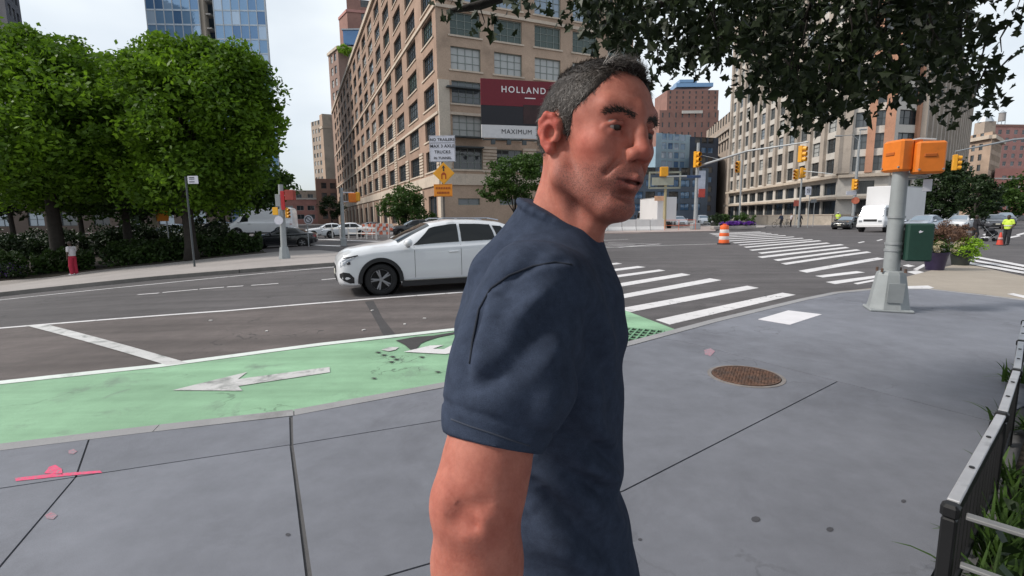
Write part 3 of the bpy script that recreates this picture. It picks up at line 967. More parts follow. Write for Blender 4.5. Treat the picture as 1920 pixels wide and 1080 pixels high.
# billboard hung on its front
bb = thing('billboard', 'large billboard in dark red, black and white with white lettering', 'billboard', W(901, 205, 64))
p1 = W(901, 147, 64.0); p2 = W(903, 258, 64.0); p3 = W(1050, 172.5, 66.5)
bx_, by_ = p3.x - p1.x, p3.y - p1.y
ba = math.atan2(by_, bx_); bl = math.hypot(bx_, by_); bh = p1.z - p2.z
bd = Vector((math.cos(ba), math.sin(ba), 0)); bn = Vector((math.sin(ba), -math.cos(ba), 0))
M_BRED = mat('billboard_red', (.155, .012, .022), .6, var=.08); M_BBLK = mat('billboard_black', (.012, .011, .016), .5, var=.1); M_BWHT = mat('billboard_white', (.62, .60, .60), .6, var=.06)
bo = p2 - bb.location
for nm, z0, z1, m in (('red_panel', .555, 1.0, M_BRED), ('black_panel', .225, .552, M_BBLK), ('white_panel', 0, .222, M_BWHT)):
    c = bo + bd * bl / 2 + Vector((0, 0, bh * (z0 + z1) / 2))
    MB().box(c, (bl, .25, bh * (z1 - z0)), ba).build(nm, m, bb)
def put_text(body, size, m, root, at, a, bold=0.0, space=1.0, align='CENTER', name='lettering'):
    o = inst(name, text_mesh(name, body, size, m, align, bold, space), root)
    o.location = at; o.rotation_euler = (PI / 2, 0, a)
    return o
M_TXTW = mat('lettering_white', (.75, .72, .72), .6, var=.05); M_TXTB = mat('lettering_black', (.03, .03, .035), .6, var=.05)
put_text('HOLLAND', 1.05, M_TXTW, bb, bo + bd * 2.55 + bn * .16 + Vector((0, 0, bh * .83)), ba, .012, 1.28, 'LEFT')
put_text('MAXIMUM', .80, M_TXTB, bb, bo + bd * 2.5 + bn * .16 + Vector((0, 0, bh * .11)), ba, .0, 1.12, 'LEFT')
put_text('VE', .80, M_TXTB, bb, bo + bd * 7.2 + bn * .16 + Vector((0, 0, bh * .11)), ba, .0, 1.12, 'LEFT')
c = bo + bd * 6.3 + bn * .15 + Vector((0, 0, bh * .70)); MB().box(c, (1.4, .03, .12), ba).build('lettering', M_TXTW, bb)
c = bo + bd * 7.6 + bn * .15 + Vector((0, 0, bh * .42)); MB().box(c, (4.4, .02, bh * .33), ba).build('picture', mat('billboard_dim_red', (.035, .012, .012), .5, var=.5, scale=.7), bb)
for k in range(4):
    c = bo + bd * (.8 + k * 2.6) + bn * (-1.0) + Vector((0, 0, bh * .5)); MB().box(c, (.14, 1.7, .14), ba).build('bracket', F_DARK, bb)
c = bo + bd * bl * .5 + bn * .9 + Vector((0, 0, -.35)); MB().box(c, (bl, .9, .07), ba).build('catwalk', F_DARK, bb)
for k in range(5):
    c = bo + bd * (1.2 + k * 2) + bn * 1.2 + Vector((0, 0, -.7)); MB().box(c, (.5, .4, .5), ba).build('flood_lamp', F_DARK, bb)
# blank return wall panel by the corner, pipes
strip(hol, C0, CR, 8.0, 11.5, .35, B_CREAM, 'corner_panel', .0, 1.5)
for z in (10.9, 12.2, 18.5): strip(hol, C0, CR, z, .18, 1.0, F_DARK, 'signal_rail', 1.0, 6.0)

# ---------------------------------------------------------------- helper for plain blocks
def block(name, label, pts, back, z0, z1, wm, fm, specs, depth=.25, cat='building', bands=(), group=None):
    """pts: visible footprint corners left to right; specs per face: (margin, pitch, w, v0, dv, h, rows, nx, ny, panes)"""
    root = thing(name, label, cat, (pts[0][0], pts[0][1], z0), 0, group)
    for i in range(len(pts) - 1):
        Lg = (Vector(pts[i + 1]) - Vector(pts[i])).length
        ops = []
        if specs[i]:
            mg, pitch, w, v0, dv, h, rows, nx, ny, panes = specs[i]
            n = max(1, int((Lg - 2 * mg) / pitch)); off = (Lg - (n - 1) * pitch) / 2
            for c in range(n):
                for r in range(rows): ops.append((off + c * pitch, v0 + dv * r, w, h, nx, ny, rw.choice(panes)))
        facade(root, pts[i], pts[i + 1], z0, z1, ops, wm[i] if isinstance(wm, list) else wm, fm, depth)
        for z, hg, pr, m in bands: strip(root, pts[i], pts[i + 1], z, hg, pr, m)
    core(root, list(pts) + list(back), z0, z1 - .1)
    return root
def xy(px, Y): q = W(px, 410, Y); return (q.x, q.y)
def zz(px, py, Y): return W(px, py, Y).z

# buildings further down the side street
block('terrace_building', 'brown building with planted terrace rising beyond the long loft building', [xy(634, 236), xy(652, 226), xy(706, 229)], [xy(715, 262), xy(640, 268)], -1, zz(640, 88, 228), B_BROWN, F_DARK,
      [(1, 4.5, 2.6, 8, 5.2, 3.2, 13, 1, 2, [G_PALE, G_MID]), (1.2, 6, 3.8, 8, 5.2, 3, 13, 2, 2, [G_MID, G_DARK, G_PALE])], bands=((zz(640, 90, 228) - 1, 1.2, .6, B_STONE),))
block('brick_setback_building', 'reddish brick tower block stepping up behind the planted terrace', [xy(657, 262), xy(672, 252), xy(735, 256)], [xy(745, 290), xy(665, 292)], -1, zz(672, 17, 252), B_RED, F_DARK,
      [None, (1.5, 7, 3.6, 60, 6, 3.2, 8, 2, 2, [G_PALE, G_MID, G_DARK])], bands=((zz(672, 17, 252) - 1.2, 1.2, .4, B_PINK),))
pt_ = W(648, 92, 226)
tb = thing('terrace_greenhouse', 'small glazed penthouse above the planted terrace', 'penthouse', W(655, 87, 230))
b = MB(); b.box((3.5, 2, 3.2), (11, 7, 6.0)); b.build('glazing', G_BLUE[3], tb)
b = MB(); b.box((3.5, 2, 6.4), (12, 8, .5)); b.build('roof', F_STEEL, tb)
block('tan_stepped_building', 'tan blank walled building with stepped edge at the end of the street', [xy(611, 262), xy(616, 258), xy(643, 261)], [xy(648, 290), xy(612, 292)], -1, zz(620, 213, 258), [B_TAN2, B_CREAM], F_DARK, [None, None], bands=((zz(620, 240, 258), 1.2, .3, B_STONE),))
block('stepped_street_building', 'narrow pale building stepping down beside the tan blank wall', [xy(595, 300), xy(613, 292)], [xy(618, 330), xy(600, 330)], -1, zz(600, 262, 296), B_GREYB, F_DARK, [(.5, 3.5, 2, 6, 4.5, 2.4, 12, 1, 1, [G_MID, G_PALE])])
block('low_dark_building', 'low dark brick building at the foot of the tan wall', [xy(596, 230), xy(642, 236)], [xy(642, 250), xy(600, 250)], -1, zz(610, 335, 232), B_BROWN, F_DARK, [(1, 4, 2.4, 2, 4.6, 2.6, 4, 1, 2, [G_DARK, G_MID])])
block('low_shop_building', 'low pinkish shop building at the end of the side street', [xy(528, 250), xy(600, 256)], [xy(600, 280), xy(528, 280)], -1, zz(560, 372, 252), B_PINK, F_WHITE, [(1, 5, 3.4, 2, 4.4, 2.4, 2, 2, 1, [G_MID, G_PALE, G_DARK])], bands=((zz(560, 374, 252), .8, .3, B_WHITE),))
block('low_grey_building', 'low grey roofed building seen between poles at street end', [xy(548, 285), xy(600, 290)], [xy(600, 310), xy(548, 310)], -1, zz(560, 357, 287), B_GREYB, F_WHITE, [(1, 6, 3, 14, 4, 2.2, 1, 2, 1, [G_MID])])

# ---------------------------------------------------------------- glass towers left
gt = thing('glass_tower', 'tall blue glass tower with a recessed balcony slot above the trees', 'tower', (*xy(316, 150), -1))
TZ = 92
def curtain(root, p0, p1, z0, z1, nc, nr, nm='glass_bay'):
    p0, p1 = Vector(p0), Vector(p1); Lg = (p1 - p0).length; d = (p1 - p0) / Lg; n = Vector((d.y, -d.x)); a = math.atan2(d.y, d.x)
    w = Lg / nc; h = (z1 - z0) / nr
    for i in range(nc):
        for j in range(nr):
            c = p0 + d * (w * (i + .5)) - n * .15
            pm = G_BLUE[rw.choice([0, 0, 1, 1, 1, 2, 3, 4])] if rw.random() < .75 else G_BLUE[1]
            k = (round(w, 2), round(h, 2), 'cp', pm.name)
            if k not in _WIN: _WIN[k] = MB().box((0, 0, h / 2), (w - .12, .15, h - .35)).mesh('pane', pm)
            inst('pane', _WIN[k], root, (c.x - root.location.x, c.y - root.location.y, z0 + h * j - root.location.z), a)
    b = MB()
    for i in range(nc + 1):
        c = p0 + d * (w * i) - n * .1; b.box((c.x - root.location.x, c.y - root.location.y, (z0 + z1) / 2 - root.location.z), (.22, .35, z1 - z0), a)
    b.build('mullions', F_STEEL, root)
    b = MB()
    for j in range(nr + 1):
        c = (p0 + p1) / 2 - n * .12; b.box((c.x - root.location.x, c.y - root.location.y, z0 + h * j - root.location.z), (Lg, .25, .42), a)
    b.build('floor_edges', mat('floor_edge', (.48, .55, .62), .4, .2, var=.1), root)
curtain(gt, xy(316, 150), xy(410, 151), -1, TZ, 6, 24)
curtain(gt, xy(436, 151), xy(527, 152), -1, TZ, 6, 24)
core(gt, [xy(316, 150), xy(410, 151), xy(410, 158), xy(436, 158), xy(436, 151), xy(527, 152), xy(532, 185), xy(322, 185)], -1, TZ - .2, mat('tower_core', (.16, .22, .29), .6, var=.1), ins=.4)
for j in range(24):
    c = (Vector(xy(411.5, 154)) + Vector(xy(434.5, 154))) / 2
    MB().box((c.x - gt.location.x, c.y - gt.location.y, j * 3.85), (3.8, 3, .35)).build('balcony', B_WHITE, gt)
c = Vector(xy(412, 152)); MB().box((c.x - gt.location.x + .5, c.y - gt.location.y + 1, TZ / 2), (1.2, 2, TZ)).build('slot_wall', B_CREAM, gt)
gw_ = thing('glass_wing', 'lower dark blue glazed block at the foot of the glass tower', 'building', (*xy(480, 140), -1))
curtain(gw_, xy(480, 140), xy(531, 141), -1, zz(500, 238, 140), 4, 8)
core(gw_, [xy(480, 140), xy(531, 141), xy(532, 149), xy(482, 149)], -1, zz(500, 240, 140), mat('wing_core', (.10, .13, .18), .6, var=.1), ins=.4)
block('dark_corner_tower', 'dark stone tower at the upper left corner behind the trees', [xy(-260, 118), xy(68, 112), xy(94, 122)], [xy(94, 150), xy(-240, 150)], -1, 75, mat('dark_stone', (.075, .075, .09), .7, var=.2, scale=.3), F_DARK,
      [(2, 5, 2.6, 6, 4, 2.4, 16, 1, 1, [G_DARK, G_MID]), (.4, 3, 1.8, 6, 4, 2.4, 16, 1, 1, [G_PALE, G_MID])])
block('park_filler_building', 'dark brown filler building added behind the park trees', [xy(-120, 95), xy(430, 98)], [xy(430, 112), xy(-120, 112)], -1, 15, mat('dark_brown_brick', (.085, .065, .055), .85, var=.2, scale=.3), F_DARK, [(2, 6, 3, 1, 4.2, 2.6, 3, 2, 2, [G_DARK, G_MID, G_SKY])])  # added filler facade, dark colour stands in for the gloom behind the trees

# ---------------------------------------------------------------- brick tower with setbacks (distance)
tw = thing('setback_tower', 'red brown brick tower with setbacks and a glass crown and mast', 'tower', (*xy(1232, 300), -1))
def tier(x0, x1, y0, y1, Y, dep, nr, nc, m=B_RED):
    a, b_ = xy(x0, Y), xy(x1, Y + 2)
    z0, z1 = zz(1285, y1, Y), zz(1285, y0, Y)
    Lg = (Vector(b_) - Vector(a)).length
    ops = [(Lg * (i + .5) / nc, z0 + (z1 - z0) * (j + .25) / nr, .9, (z1 - z0) / nr * .5, 1, 1, G_DARK) for i in range(nc) for j in range(nr)]
    facade(tw, a, b_, z0, z1, ops, m, F_DARK, .2)
    d = (Vector(b_) - Vector(a)).normalized(); n = Vector((-d.y, d.x)) * dep
    core(tw, [a, b_, tuple(Vector(b_) + n), tuple(Vector(a) + n)], z0, z1 - .05, m, 'tier', .3)
tier(1231, 1339, 206, 420, 300, 26, 12, 9)
tier(1244, 1337, 168, 206, 303, 22, 4, 8)
b = MB()
for x0, x1, y0, y1 in ((1262, 1330, 160, 168), (1268, 1300, 154, 160)):
    a, c = W(x0, y1, 310), W(x1, y0, 310); m_ = (a + c) / 2
    b.box((m_.x - tw.location.x, m_.y - tw.location.y, m_.z - tw.location.z), (c.x - a.x, 12, abs(c.z - a.z)))
b.build('glass_crown', G_BLUE[0], tw)
a, c = W(1304, 156, 308), W(1304, 118, 308); MB().cyl(a - tw.location, c - tw.location, .5, .2, 6).build('mast', F_STEEL, tw)
a = W(1298, 210, 299.4); MB().box((a.x - tw.location.x, a.y - tw.location.y, a.z - tw.location.z), (12, .4, 1.6)).build('pale_band', B_WHITE, tw)
block('blue_glass_building', 'pale blue glass building below the red brown tower', [xy(1196, 215), xy(1226, 205), xy(1290, 212)], [xy(1300, 240), xy(1200, 240)], -1, zz(1250, 276, 208), mat('blue_panel', (.36, .50, .60), .35, .2, var=.12, scale=.4), F_STEEL,
      [None, (1, 3.2, 2.5, 3, 3.6, 2.6, 9, 1, 1, G_BLUE[1:])], .1)
block('dark_blue_building', 'dark blue office block beside the pale glass building', [xy(1288, 190), xy(1341, 194)], [xy(1345, 215), xy(1290, 215)], -1, zz(1310, 282, 192), mat('navy_panel', (.06, .085, .13), .4, .1, var=.15, scale=.3), F_DARK, [(1, 3, 2.4, 3, 3.6, 2.2, 8, 1, 1, [G_BLUE[3], G_DARK, G_MID])], .1)
block('low_blue_building', 'low blue grey block behind the island lamp post', [xy(1150, 150), xy(1325, 158)], [xy(1325, 170), xy(1150, 170)], -1, zz(1250, 332, 152), mat('slate_panel', (.11, .15, .21), .45, .1, var=.15, scale=.3), F_DARK, [(1, 4, 3.2, 3, 3.6, 2.2, 4, 2, 1, [G_BLUE[3], G_DARK, G_BLUE[0]])], .1)

# ---------------------------------------------------------------- the tall beige building on the right
A1, A2, A3, A4, A5 = (70.5, 163.0), (62.8, 97.0), (69.2, 92.5), (75.5, 94.0), (170, 190)
tall = thing('corner_tower_block', 'tall beige building with stone piers and orange brick bays at its corner', 'building', (A2[0], A2[1], -.3))
def piers(p0, p1, us, w, z0, z1, m, proud=.55):
    p0, p1 = Vector(p0), Vector(p1); d = (p1 - p0).normalized(); n = Vector((d.y, -d.x)); a = math.atan2(d.y, d.x)
    for u in us:
        c = p0 + d * u + n * (proud / 2)
        MB().box((c.x - tall.location.x, c.y - tall.location.y, (z0 + z1) / 2 - tall.location.z), (w, proud + .1, z1 - z0), a).build('pier', m, tall)
LA = (Vector(A2) - Vector(A1)).length
NA = 11; pa = LA / NA
ops = []
for c in range(NA):
    u = pa * (c + .5)
    for r in range(12):
        ops.append((u, 9.3 + 4.0 * r, pa - 1.7, 2.75, 2, 3, rw.choice([G_PALE, G_MID, G_SKY, G_PALE, G_DARK]) if r > 1 else rw.choice([G_DARK, G_DARK, G_PALE])))
    ops.append((u, 5.1, pa - 1.3, 2.4, 2, 1, G_DARK)); ops.append((u, .2, pa - .7, 3.8, 2, 1, G_DARK))
facade(tall, A1, A2, -.3, 58, ops, B_WHITE, F_DARK, .3, 'side_wall')
piers(A1, A2, [pa * i for i in range(NA + 1)], 1.5, 9.0, 59, B_PIER)
LB = (Vector(A3) - Vector(A2)).length; LC = (Vector(A4) - Vector(A3)).length
ops = [(3.2, 9.3 + 4 * r, 2.3, 2.7, 2, 2, rw.choice([G_DARK, G_MID])) for r in range(8)] + [(6.0, 9.3 + 4 * r, 1.9, 2.7, 2, 2, G_MID) for r in range(8)]
ops += [(4.2, 5.1, 3, 2.4, 2, 1, G_DARK), (4.2, .8, 3.4, 3.2, 2, 1, G_DARK)]
facade(tall, A2, A3, -.3, 42, ops, B_WHITE, F_DARK, .3, 'corner_wall')
piers(A2, A3, [.8], 1.8, 9, 43, B_PIER); piers(A2, A3, [4.6], 1.2, 9, 43, B_ORANGE, .4); piers(A2, A3, [LB - .55], 1.5, 9, 43, B_ORANGE, .5)
ops = [(LC / 2, 9.3 + 4 * r, 4.2, 2.6, 3, 2, rw.choice([G_DARK, G_MID])) for r in range(8)] + [(LC / 2, 5.0, 4.2, 2.5, 3, 2, G_MID), (LC / 2, .8, 4.2, 3.2, 2, 1, G_DARK)]
facade(tall, A3, A4, -.3, 42, ops, B_WHITE, F_DARK, .3, 'corner_wall')
piers(A3, A4, [LC - .8], 1.6, 9, 43, B_ORANGE, .5)
LD = (Vector(A5) - Vector(A4)).length; ND = 15; pd = LD / ND
ops = []
for c in range(ND):
    for r in range(8): ops.append((pd * (c + .5), 9.3 + 4 * r, pd - 3.0, 2.5, 2, 2, rw.choice([G_DARK, G_MID, G_PALE])))
    ops.append((pd * (c + .5), 5.0, pd - 3.2, 2.5, 2, 2, G_DARK))
facade(tall, A4, A5, -.3, 42, ops, B_WHITE, F_DARK, .3, 'front_wall')
piers(A4, A5, [pd * i for i in range(ND + 1)], 2.3, 9, 43, B_PIER, .7)
core(tall, [A1, A2, A3, A4, A5, (190, 230), (100, 190)], -.3, 41.8)
core(tall, [A1, A2, (A2[0] + 12, A2[1] + 3), (A1[0] + 16, A1[1])], 41.8, 57.8)
for p, q_ in ((A1, A2), (A2, A3), (A3, A4), (A4, A5)):
    strip(tall, p, q_, 8.2, .55, 1.1, B_STONE, 'cornice'); strip(tall, p, q_, 4.2, .5, 1.6, B_STONE, 'canopy')
    strip(tall, p, q_, 57.5 if p is A1 else 41.6, .9, .9, B_STONE, 'parapet')
block('brown_street_building', 'brown pier fronted building left of the tall beige block', [xy(1318, 235), xy(1377, 178)], [xy(1400, 190), xy(1340, 245)], -1, zz(1375, 226, 180), B_GREYB, F_DARK, [(1.5, 4.6, 2.4, 26, 5, 3.6, 3, 1, 1, [G_DARK, G_MID])], bands=((zz(1375, 226, 180) - 1, 1.0, .6, B_PIER), (zz(1375, 250, 180), .6, .5, B_PIER)))
# far right
block('cornice_building', 'tan building with a heavy cornice beyond the right hand trees', [xy(1792, 240), xy(1842, 225), xy(1862, 246)], [xy(1862, 270), xy(1800, 270)], -1, zz(1830, 258, 228), B_TAN2, F_DARK,
      [(1.5, 4.2, 2, 6, 4.6, 2.8, 7, 1, 2, [G_DARK, G_MID]), (.6, 3.6, 1.8, 6, 4.6, 2.8, 7, 1, 2, [G_DARK])], bands=((zz(1830, 262, 228), 1.6, 1.3, B_STONE),))
block('pink_brick_building', 'pink red brick building at the right edge of the street', [xy(1836, 330), xy(1990, 338)], [xy(1990, 370), xy(1836, 370)], -1, zz(1880, 236, 332), B_PINK, F_WHITE, [(2, 6, 2.8, 6, 5, 2.8, 10, 1, 2, [G_DARK, G_MID])], bands=((zz(1880, 238, 332), 1.4, .6, B_RED),))
block('low_pink_building', 'low salmon coloured building below the pink brick one', [xy(1855, 230), xy(1990, 236)], [xy(1990, 250), xy(1855, 250)], -1, zz(1890, 316, 232), mat('salmon_wall', (.50, .22, .18), .8, var=.1, scale=.2), F_WHITE, [(1.5, 4.2, 2.4, 2.5, 4.4, 2, 4, 2, 1, [G_DARK, G_MID])], bands=((zz(1890, 336, 232), .6, .3, B_WHITE), (zz(1890, 352, 232), .6, .3, B_WHITE)))
sp = thing('church_spire', 'slim grey church spire over the pink brick roofline', 'spire', W(1846, 245, 320))
b = MB(); b.box((0, 0, -8), (7, 7, 26)); b.build('tower', B_GREYB, sp); b = MB(); b.cyl((0, 0, 5), (0, 0, 13), 4.2, .15, 8); b.build('cone', F_STEEL, sp)
wt = thing('water_tank', 'wooden rooftop water tank on the pink brick building', 'water tank', W(1877, 236, 332))
b = MB(); b.cyl((0, 0, 3), (0, 0, 8), 1.9, 1.8, 14); b.build('tank', mat('tank_wood', (.3, .28, .27), .8), wt); b = MB(); b.cyl((0, 0, 8), (0, 0, 9.8), 2.1, .1, 14); b.build('roof', F_STEEL, wt)
for s in ((-1.2, -1.2), (1.2, -1.2), (-1.2, 1.2), (1.2, 1.2)): MB().box((s[0], s[1], 1.5), (.25, .25, 3.2)).build('leg', F_STEEL, wt)
block('grey_edge_tower', 'pale grey tower slicing the right edge of the picture', [xy(1904, 420), xy(1990, 425)], [xy(1990, 450), xy(1904, 450)], -1, zz(1910, 160, 420), mat('pale_grey_panel', (.38, .42, .45), .6, var=.08, scale=.2), F_STEEL, [(1, 5, 3.5, 40, 5, 3, 14, 1, 1, [G_SKY, G_MID])])
# ================================================================== VEGETATION
M_BARK = mat('bark', (.030, .025, .021), .9, var=.35, scale=6, bump=.7, bscale=25)
M_BARK2 = mat('bark_pale', (.13, .11, .09), .9, var=.3, scale=6, bump=.6, bscale=25)
LF_BRIGHT = leaf_mat('leaf_bright', (.030, .074, .008), (.180, .320, .020), .48, .5, .35)
LF_MID = leaf_mat('leaf_mid', (.030, .065, .014), (.070, .130, .022), .3, .5, .5)
LF_DARK = leaf_mat('leaf_dark', (.012, .026, .009), (.028, .050, .014), .15, .5, .8)
LF_HEDGE = leaf_mat('leaf_hedge', (.012, .024, .008), (.045, .085, .016), .2, .5, 1.2)
LF_NEAR = leaf_mat('leaf_overhead', (.012, .020, .009), (.030, .046, .014), .10, .45, 3.0)  # low albedo: the backlit darkness is put into the leaf colour
LF_LIME = leaf_mat('leaf_lime', (.16, .32, .02), (.34, .52, .05), .3, .5, 6)
LF_RUST = leaf_mat('leaf_rust', (.10, .05, .035), (.20, .12, .08), .2, .6, 5)
LF_PURP = leaf_mat('petal_purple', (.09, .02, .22), (.20, .06, .42), .2, .6, 6)
LF_PALE = leaf_mat('petal_pale', (.45, .38, .22), (.62, .55, .40), .2, .6, 8)
LF_RED = leaf_mat('petal_red', (.45, .05, .04), (.55, .12, .08), .2, .6, 8)

def unit(n):
    v = RNG.normal(size=(n, 3)); return v / np.linalg.norm(v, axis=1)[:, None]

def rhomb(C, s, asp=.55, flat=0.0):
    """leaf faces: small diamonds at C with half length s"""
    n = len(C)
    a = unit(n); a[:, 2] *= (1 - flat); a /= np.linalg.norm(a, axis=1)[:, None]
    b = np.cross(a, unit(n)); b /= np.linalg.norm(b, axis=1)[:, None]
    s = np.broadcast_to(s, (n,))[:, None]
    V = np.stack((C - a * s, C - b * s * asp, C + a * s, C + b * s * asp), 1).reshape(-1, 3)
    return V, np.arange(4 * n).reshape(-1, 4)

def clumps(center, r, n, per, cr, shell=.55, low=None):
    """leaf points gathered in clumps through an ellipsoid"""
    d = unit(n); t = (shell + (1 - shell) * RNG.random(n)) ** .7
    K_ = np.array(center) + d * t[:, None] * np.array(r)
    K_ += RNG.normal(size=(n, 3)) * np.array(r) * .05
    if low is not None: K_ = K_[K_[:, 2] > low]
    n = len(K_)
    rad = cr * (.6 + .8 * RNG.random(n))
    off = unit(n * per) * (RNG.random(n * per) ** .45)[:, None] * np.repeat(rad, per)[:, None]
    off[:, 2] *= .7
    return np.repeat(K_, per, 0) + off, K_

def tree(name, label, base, trunk_h, trunk_r, crowns, leaf, per=120, size=.2, bark=None, group=None, limbs=7, lean=(0, 0)):
    base = Vector(base)
    root = thing(name, label, 'tree', base, 0, group)
    top = Vector((lean[0], lean[1], trunk_h))
    b = MB(); b.smooth = True
    b.tube([(0, 0, -.2), (.02, .01, trunk_h * .15), (lean[0] * .5 + .06, lean[1] * .5 - .05, trunk_h * .55), top], [trunk_r * 1.6, trunk_r * 1.05, trunk_r * .85, trunk_r * .62], 10)
    rr = random.Random(int(base.x * 100) & 1023)
    for k in range(limbs):
        c, r, n, cr = crowns[k % len(crowns)]
        tgt = Vector(c) - base + Vector((rr.uniform(-.6, .6) * r[0], rr.uniform(-.6, .6) * r[1], rr.uniform(-.2, .6) * r[2]))
        st = Vector((lean[0] * .6, lean[1] * .6, trunk_h * rr.uniform(.6, .98))); m = st.lerp(tgt, .5) + Vector((0, 0, .3))
        b.tube([st, m, tgt], [trunk_r * .45, trunk_r * .25, trunk_r * .07], 6)
    b.build('trunk', bark or M_BARK, root)
    pts = []
    for c, r, n, cr in crowns:
        p, _ = clumps(c, r, n, per, cr); pts.append(p)
        d = unit(n); d[:, 2] = np.abs(d[:, 2]) * .9 - .25          # loose sprigs breaking the outline
        e = np.array(c) + d * (np.array(r) * (.98 + .22 * RNG.random((n, 1)))); q = max(10, per // 6)
        pts.append(np.repeat(e, q, 0) + RNG.normal(size=(n * q, 3)) * cr * np.array((.22, .22, .34)))
    p = np.concatenate(pts) - np.array(base)
    V, Q = rhomb(p, size * (.55 + .7 * RNG.random(len(p))), .55, .3)
    inst('crown', np_mesh('crown', V, Q, leaf), root)
    return root

def Wt(px, py, Y): return tuple(W(px, py, Y))
gb = lambda px, Y: (W(px, 410, Y).x, Y, gz(W(px, 410, Y).x, Y))
plantlet_q = []
# the two big park trees and their darker neighbours
tree('park_tree', 'big leafy tree filling the left edge above the park hedge', gb(100, 28), 6, .34,
     [(Wt(40, 200, 28), (5.2, 4.2, 3.4), 120, 1.15), (Wt(140, 240, 27), (3.6, 4, 3.6), 80, 1.1), (Wt(60, 330, 28), (5.5, 4, 1.8), 55, 1.2), (Wt(95, 120, 28), (2.2, 2.2, 1.5), 28, .9), (Wt(10, 105, 28), (2.4, 2.4, 1.3), 26, .9)], LF_BRIGHT, 190, .145)
tree('park_tree', 'round crowned green tree in front of the blue glass tower', gb(352, 27), 5.6, .28,
     [(Wt(375, 220, 27), (3.0, 3.2, 3.6), 95, 1.0), (Wt(300, 190, 27), (2.0, 2.4, 2.9), 50, .95), (Wt(450, 220, 27), (1.8, 2.2, 3.1), 46, .9), (Wt(315, 105, 27), (1.0, 1.2, .95), 14, .7), (Wt(395, 118, 27), (1.0, 1.2, .95), 14, .7), (Wt(452, 128, 27), (1.0, 1.2, .9), 13, .7), (Wt(370, 340, 27), (3.4, 2.8, 1.6), 40, 1.1)], LF_BRIGHT, 190, .14)
tree('park_tree', 'tree between the two largest park trees', gb(235, 31), 5, .24,
     [(Wt(235, 250, 31), (3.4, 3, 3.6), 75, 1.1), (Wt(215, 165, 31), (2.2, 2.2, 1.8), 26, .9), (Wt(220, 340, 31), (4, 3, 2), 50, 1.2)], LF_MID, 160, .16)
tree('park_tree', 'dark low tree beside the white parked van', gb(418, 38), 3.6, .18, [(Wt(450, 345, 38), (3.4, 3, 2.2), 60, 1.0), (Wt(400, 330, 38), (3, 3, 2.4), 40, 1.0)], LF_MID, 100, .2)
for k, (px, Y, py) in enumerate(((20, 44, 330), (150, 46, 325), (265, 45, 335), (345, 47, 330))):  # trees added with dark leaves to fill the darkness at the back
    tree('dark_filler_tree', ['dark filler tree behind the leftmost park trunk', 'dark filler tree behind the pedestrian in red trousers', 'dark filler tree behind the orange park sign', 'dark filler tree beyond the white street sign'][k], gb(px, Y), 4.2, .2,
         [(Wt(px, py, Y), (5.2, 3, 3.6), 60, 1.3)], LF_DARK, 90, .28, None, 'dark trees added at the back of the park', 4)
for k, (px, Y, w, lab) in enumerate(((-20, 33, 3.2, 'added dark bush at the left edge behind the hedge'), (75, 34, 2.6, 'added dark bush behind the leftmost tree trunk'), (185, 35, 2.8, 'added dark bush right of the pedestrian in red trousers'), (268, 36, 2.2, 'added low dark bush left of the orange park sign'), (385, 36, 2.4, 'added low dark bush below the round crowned tree'))):  # bushes added as a dark mass for the shade under the trees
    plantlet_q.append((px, Y, w, lab))
# street trees
tree('street_tree', 'small dark street tree in front of the loft building', gb(756, 58), 1.8, .12, [(Wt(752, 385, 58), (2.5, 2, 1.8), 45, .6), (Wt(765, 372, 58), (1.6, 1.4, 1.6), 22, .5), (Wt(775, 405, 58), (2.4, 2, 1.2), 30, .6)], LF_MID, 70, .15)
tree('street_tree', 'leafy street tree half hidden behind the man', gb(965, 50), 2.2, .14, [(Wt(965, 335, 50), (2.7, 2.4, 2.2), 60, .6), (Wt(935, 358, 50), (1.7, 1.6, 1.2), 24, .5), (Wt(990, 310, 50), (1.8, 1.6, 1.4), 26, .5)], LF_MID, 80, .15)
tree('street_tree', 'dark street tree behind the box truck', gb(1768, 62), 3.2, .18, [(Wt(1765, 355, 62), (2.9, 2.6, 3.4), 65, .8), (Wt(1745, 385, 62), (3, 2.4, 2.2), 34, .7), (Wt(1790, 330, 62), (1.6, 1.6, 2.0), 20, .7)], LF_DARK, 80, .2)
tree('street_tree', 'round crowned dark street tree on a slim trunk at the right', gb(1825, 52), 2.6, .13, [(Wt(1835, 372, 52), (1.55, 1.5, 2.2), 46, .55)], LF_DARK, 90, .16)
tree('street_tree', 'small street tree at the far end of the side street', gb(622, 140), 2.5, .2, [(Wt(622, 388, 140), (3.4, 3, 3.0), 40, 1.0)], LF_DARK, 60, .3)
tree('terrace_shrub', 'bright green shrubs on the terrace of the brown building', Wt(648, 99, 225), 1.0, .12, [(Wt(647, 93, 224.5), (3.2, 2, 2.2), 26, .8)], LF_LIME, 60, .3, None, None, 3)
tree('street_tree', 'green tree glimpsed beyond the crossing at far right', gb(1900, 95), 3, .2, [(Wt(1880, 385, 95), (4, 3, 3), 40, 1.1), (Wt(1930, 360, 95), (4, 3, 4), 40, 1.1)], LF_MID, 70, .3)

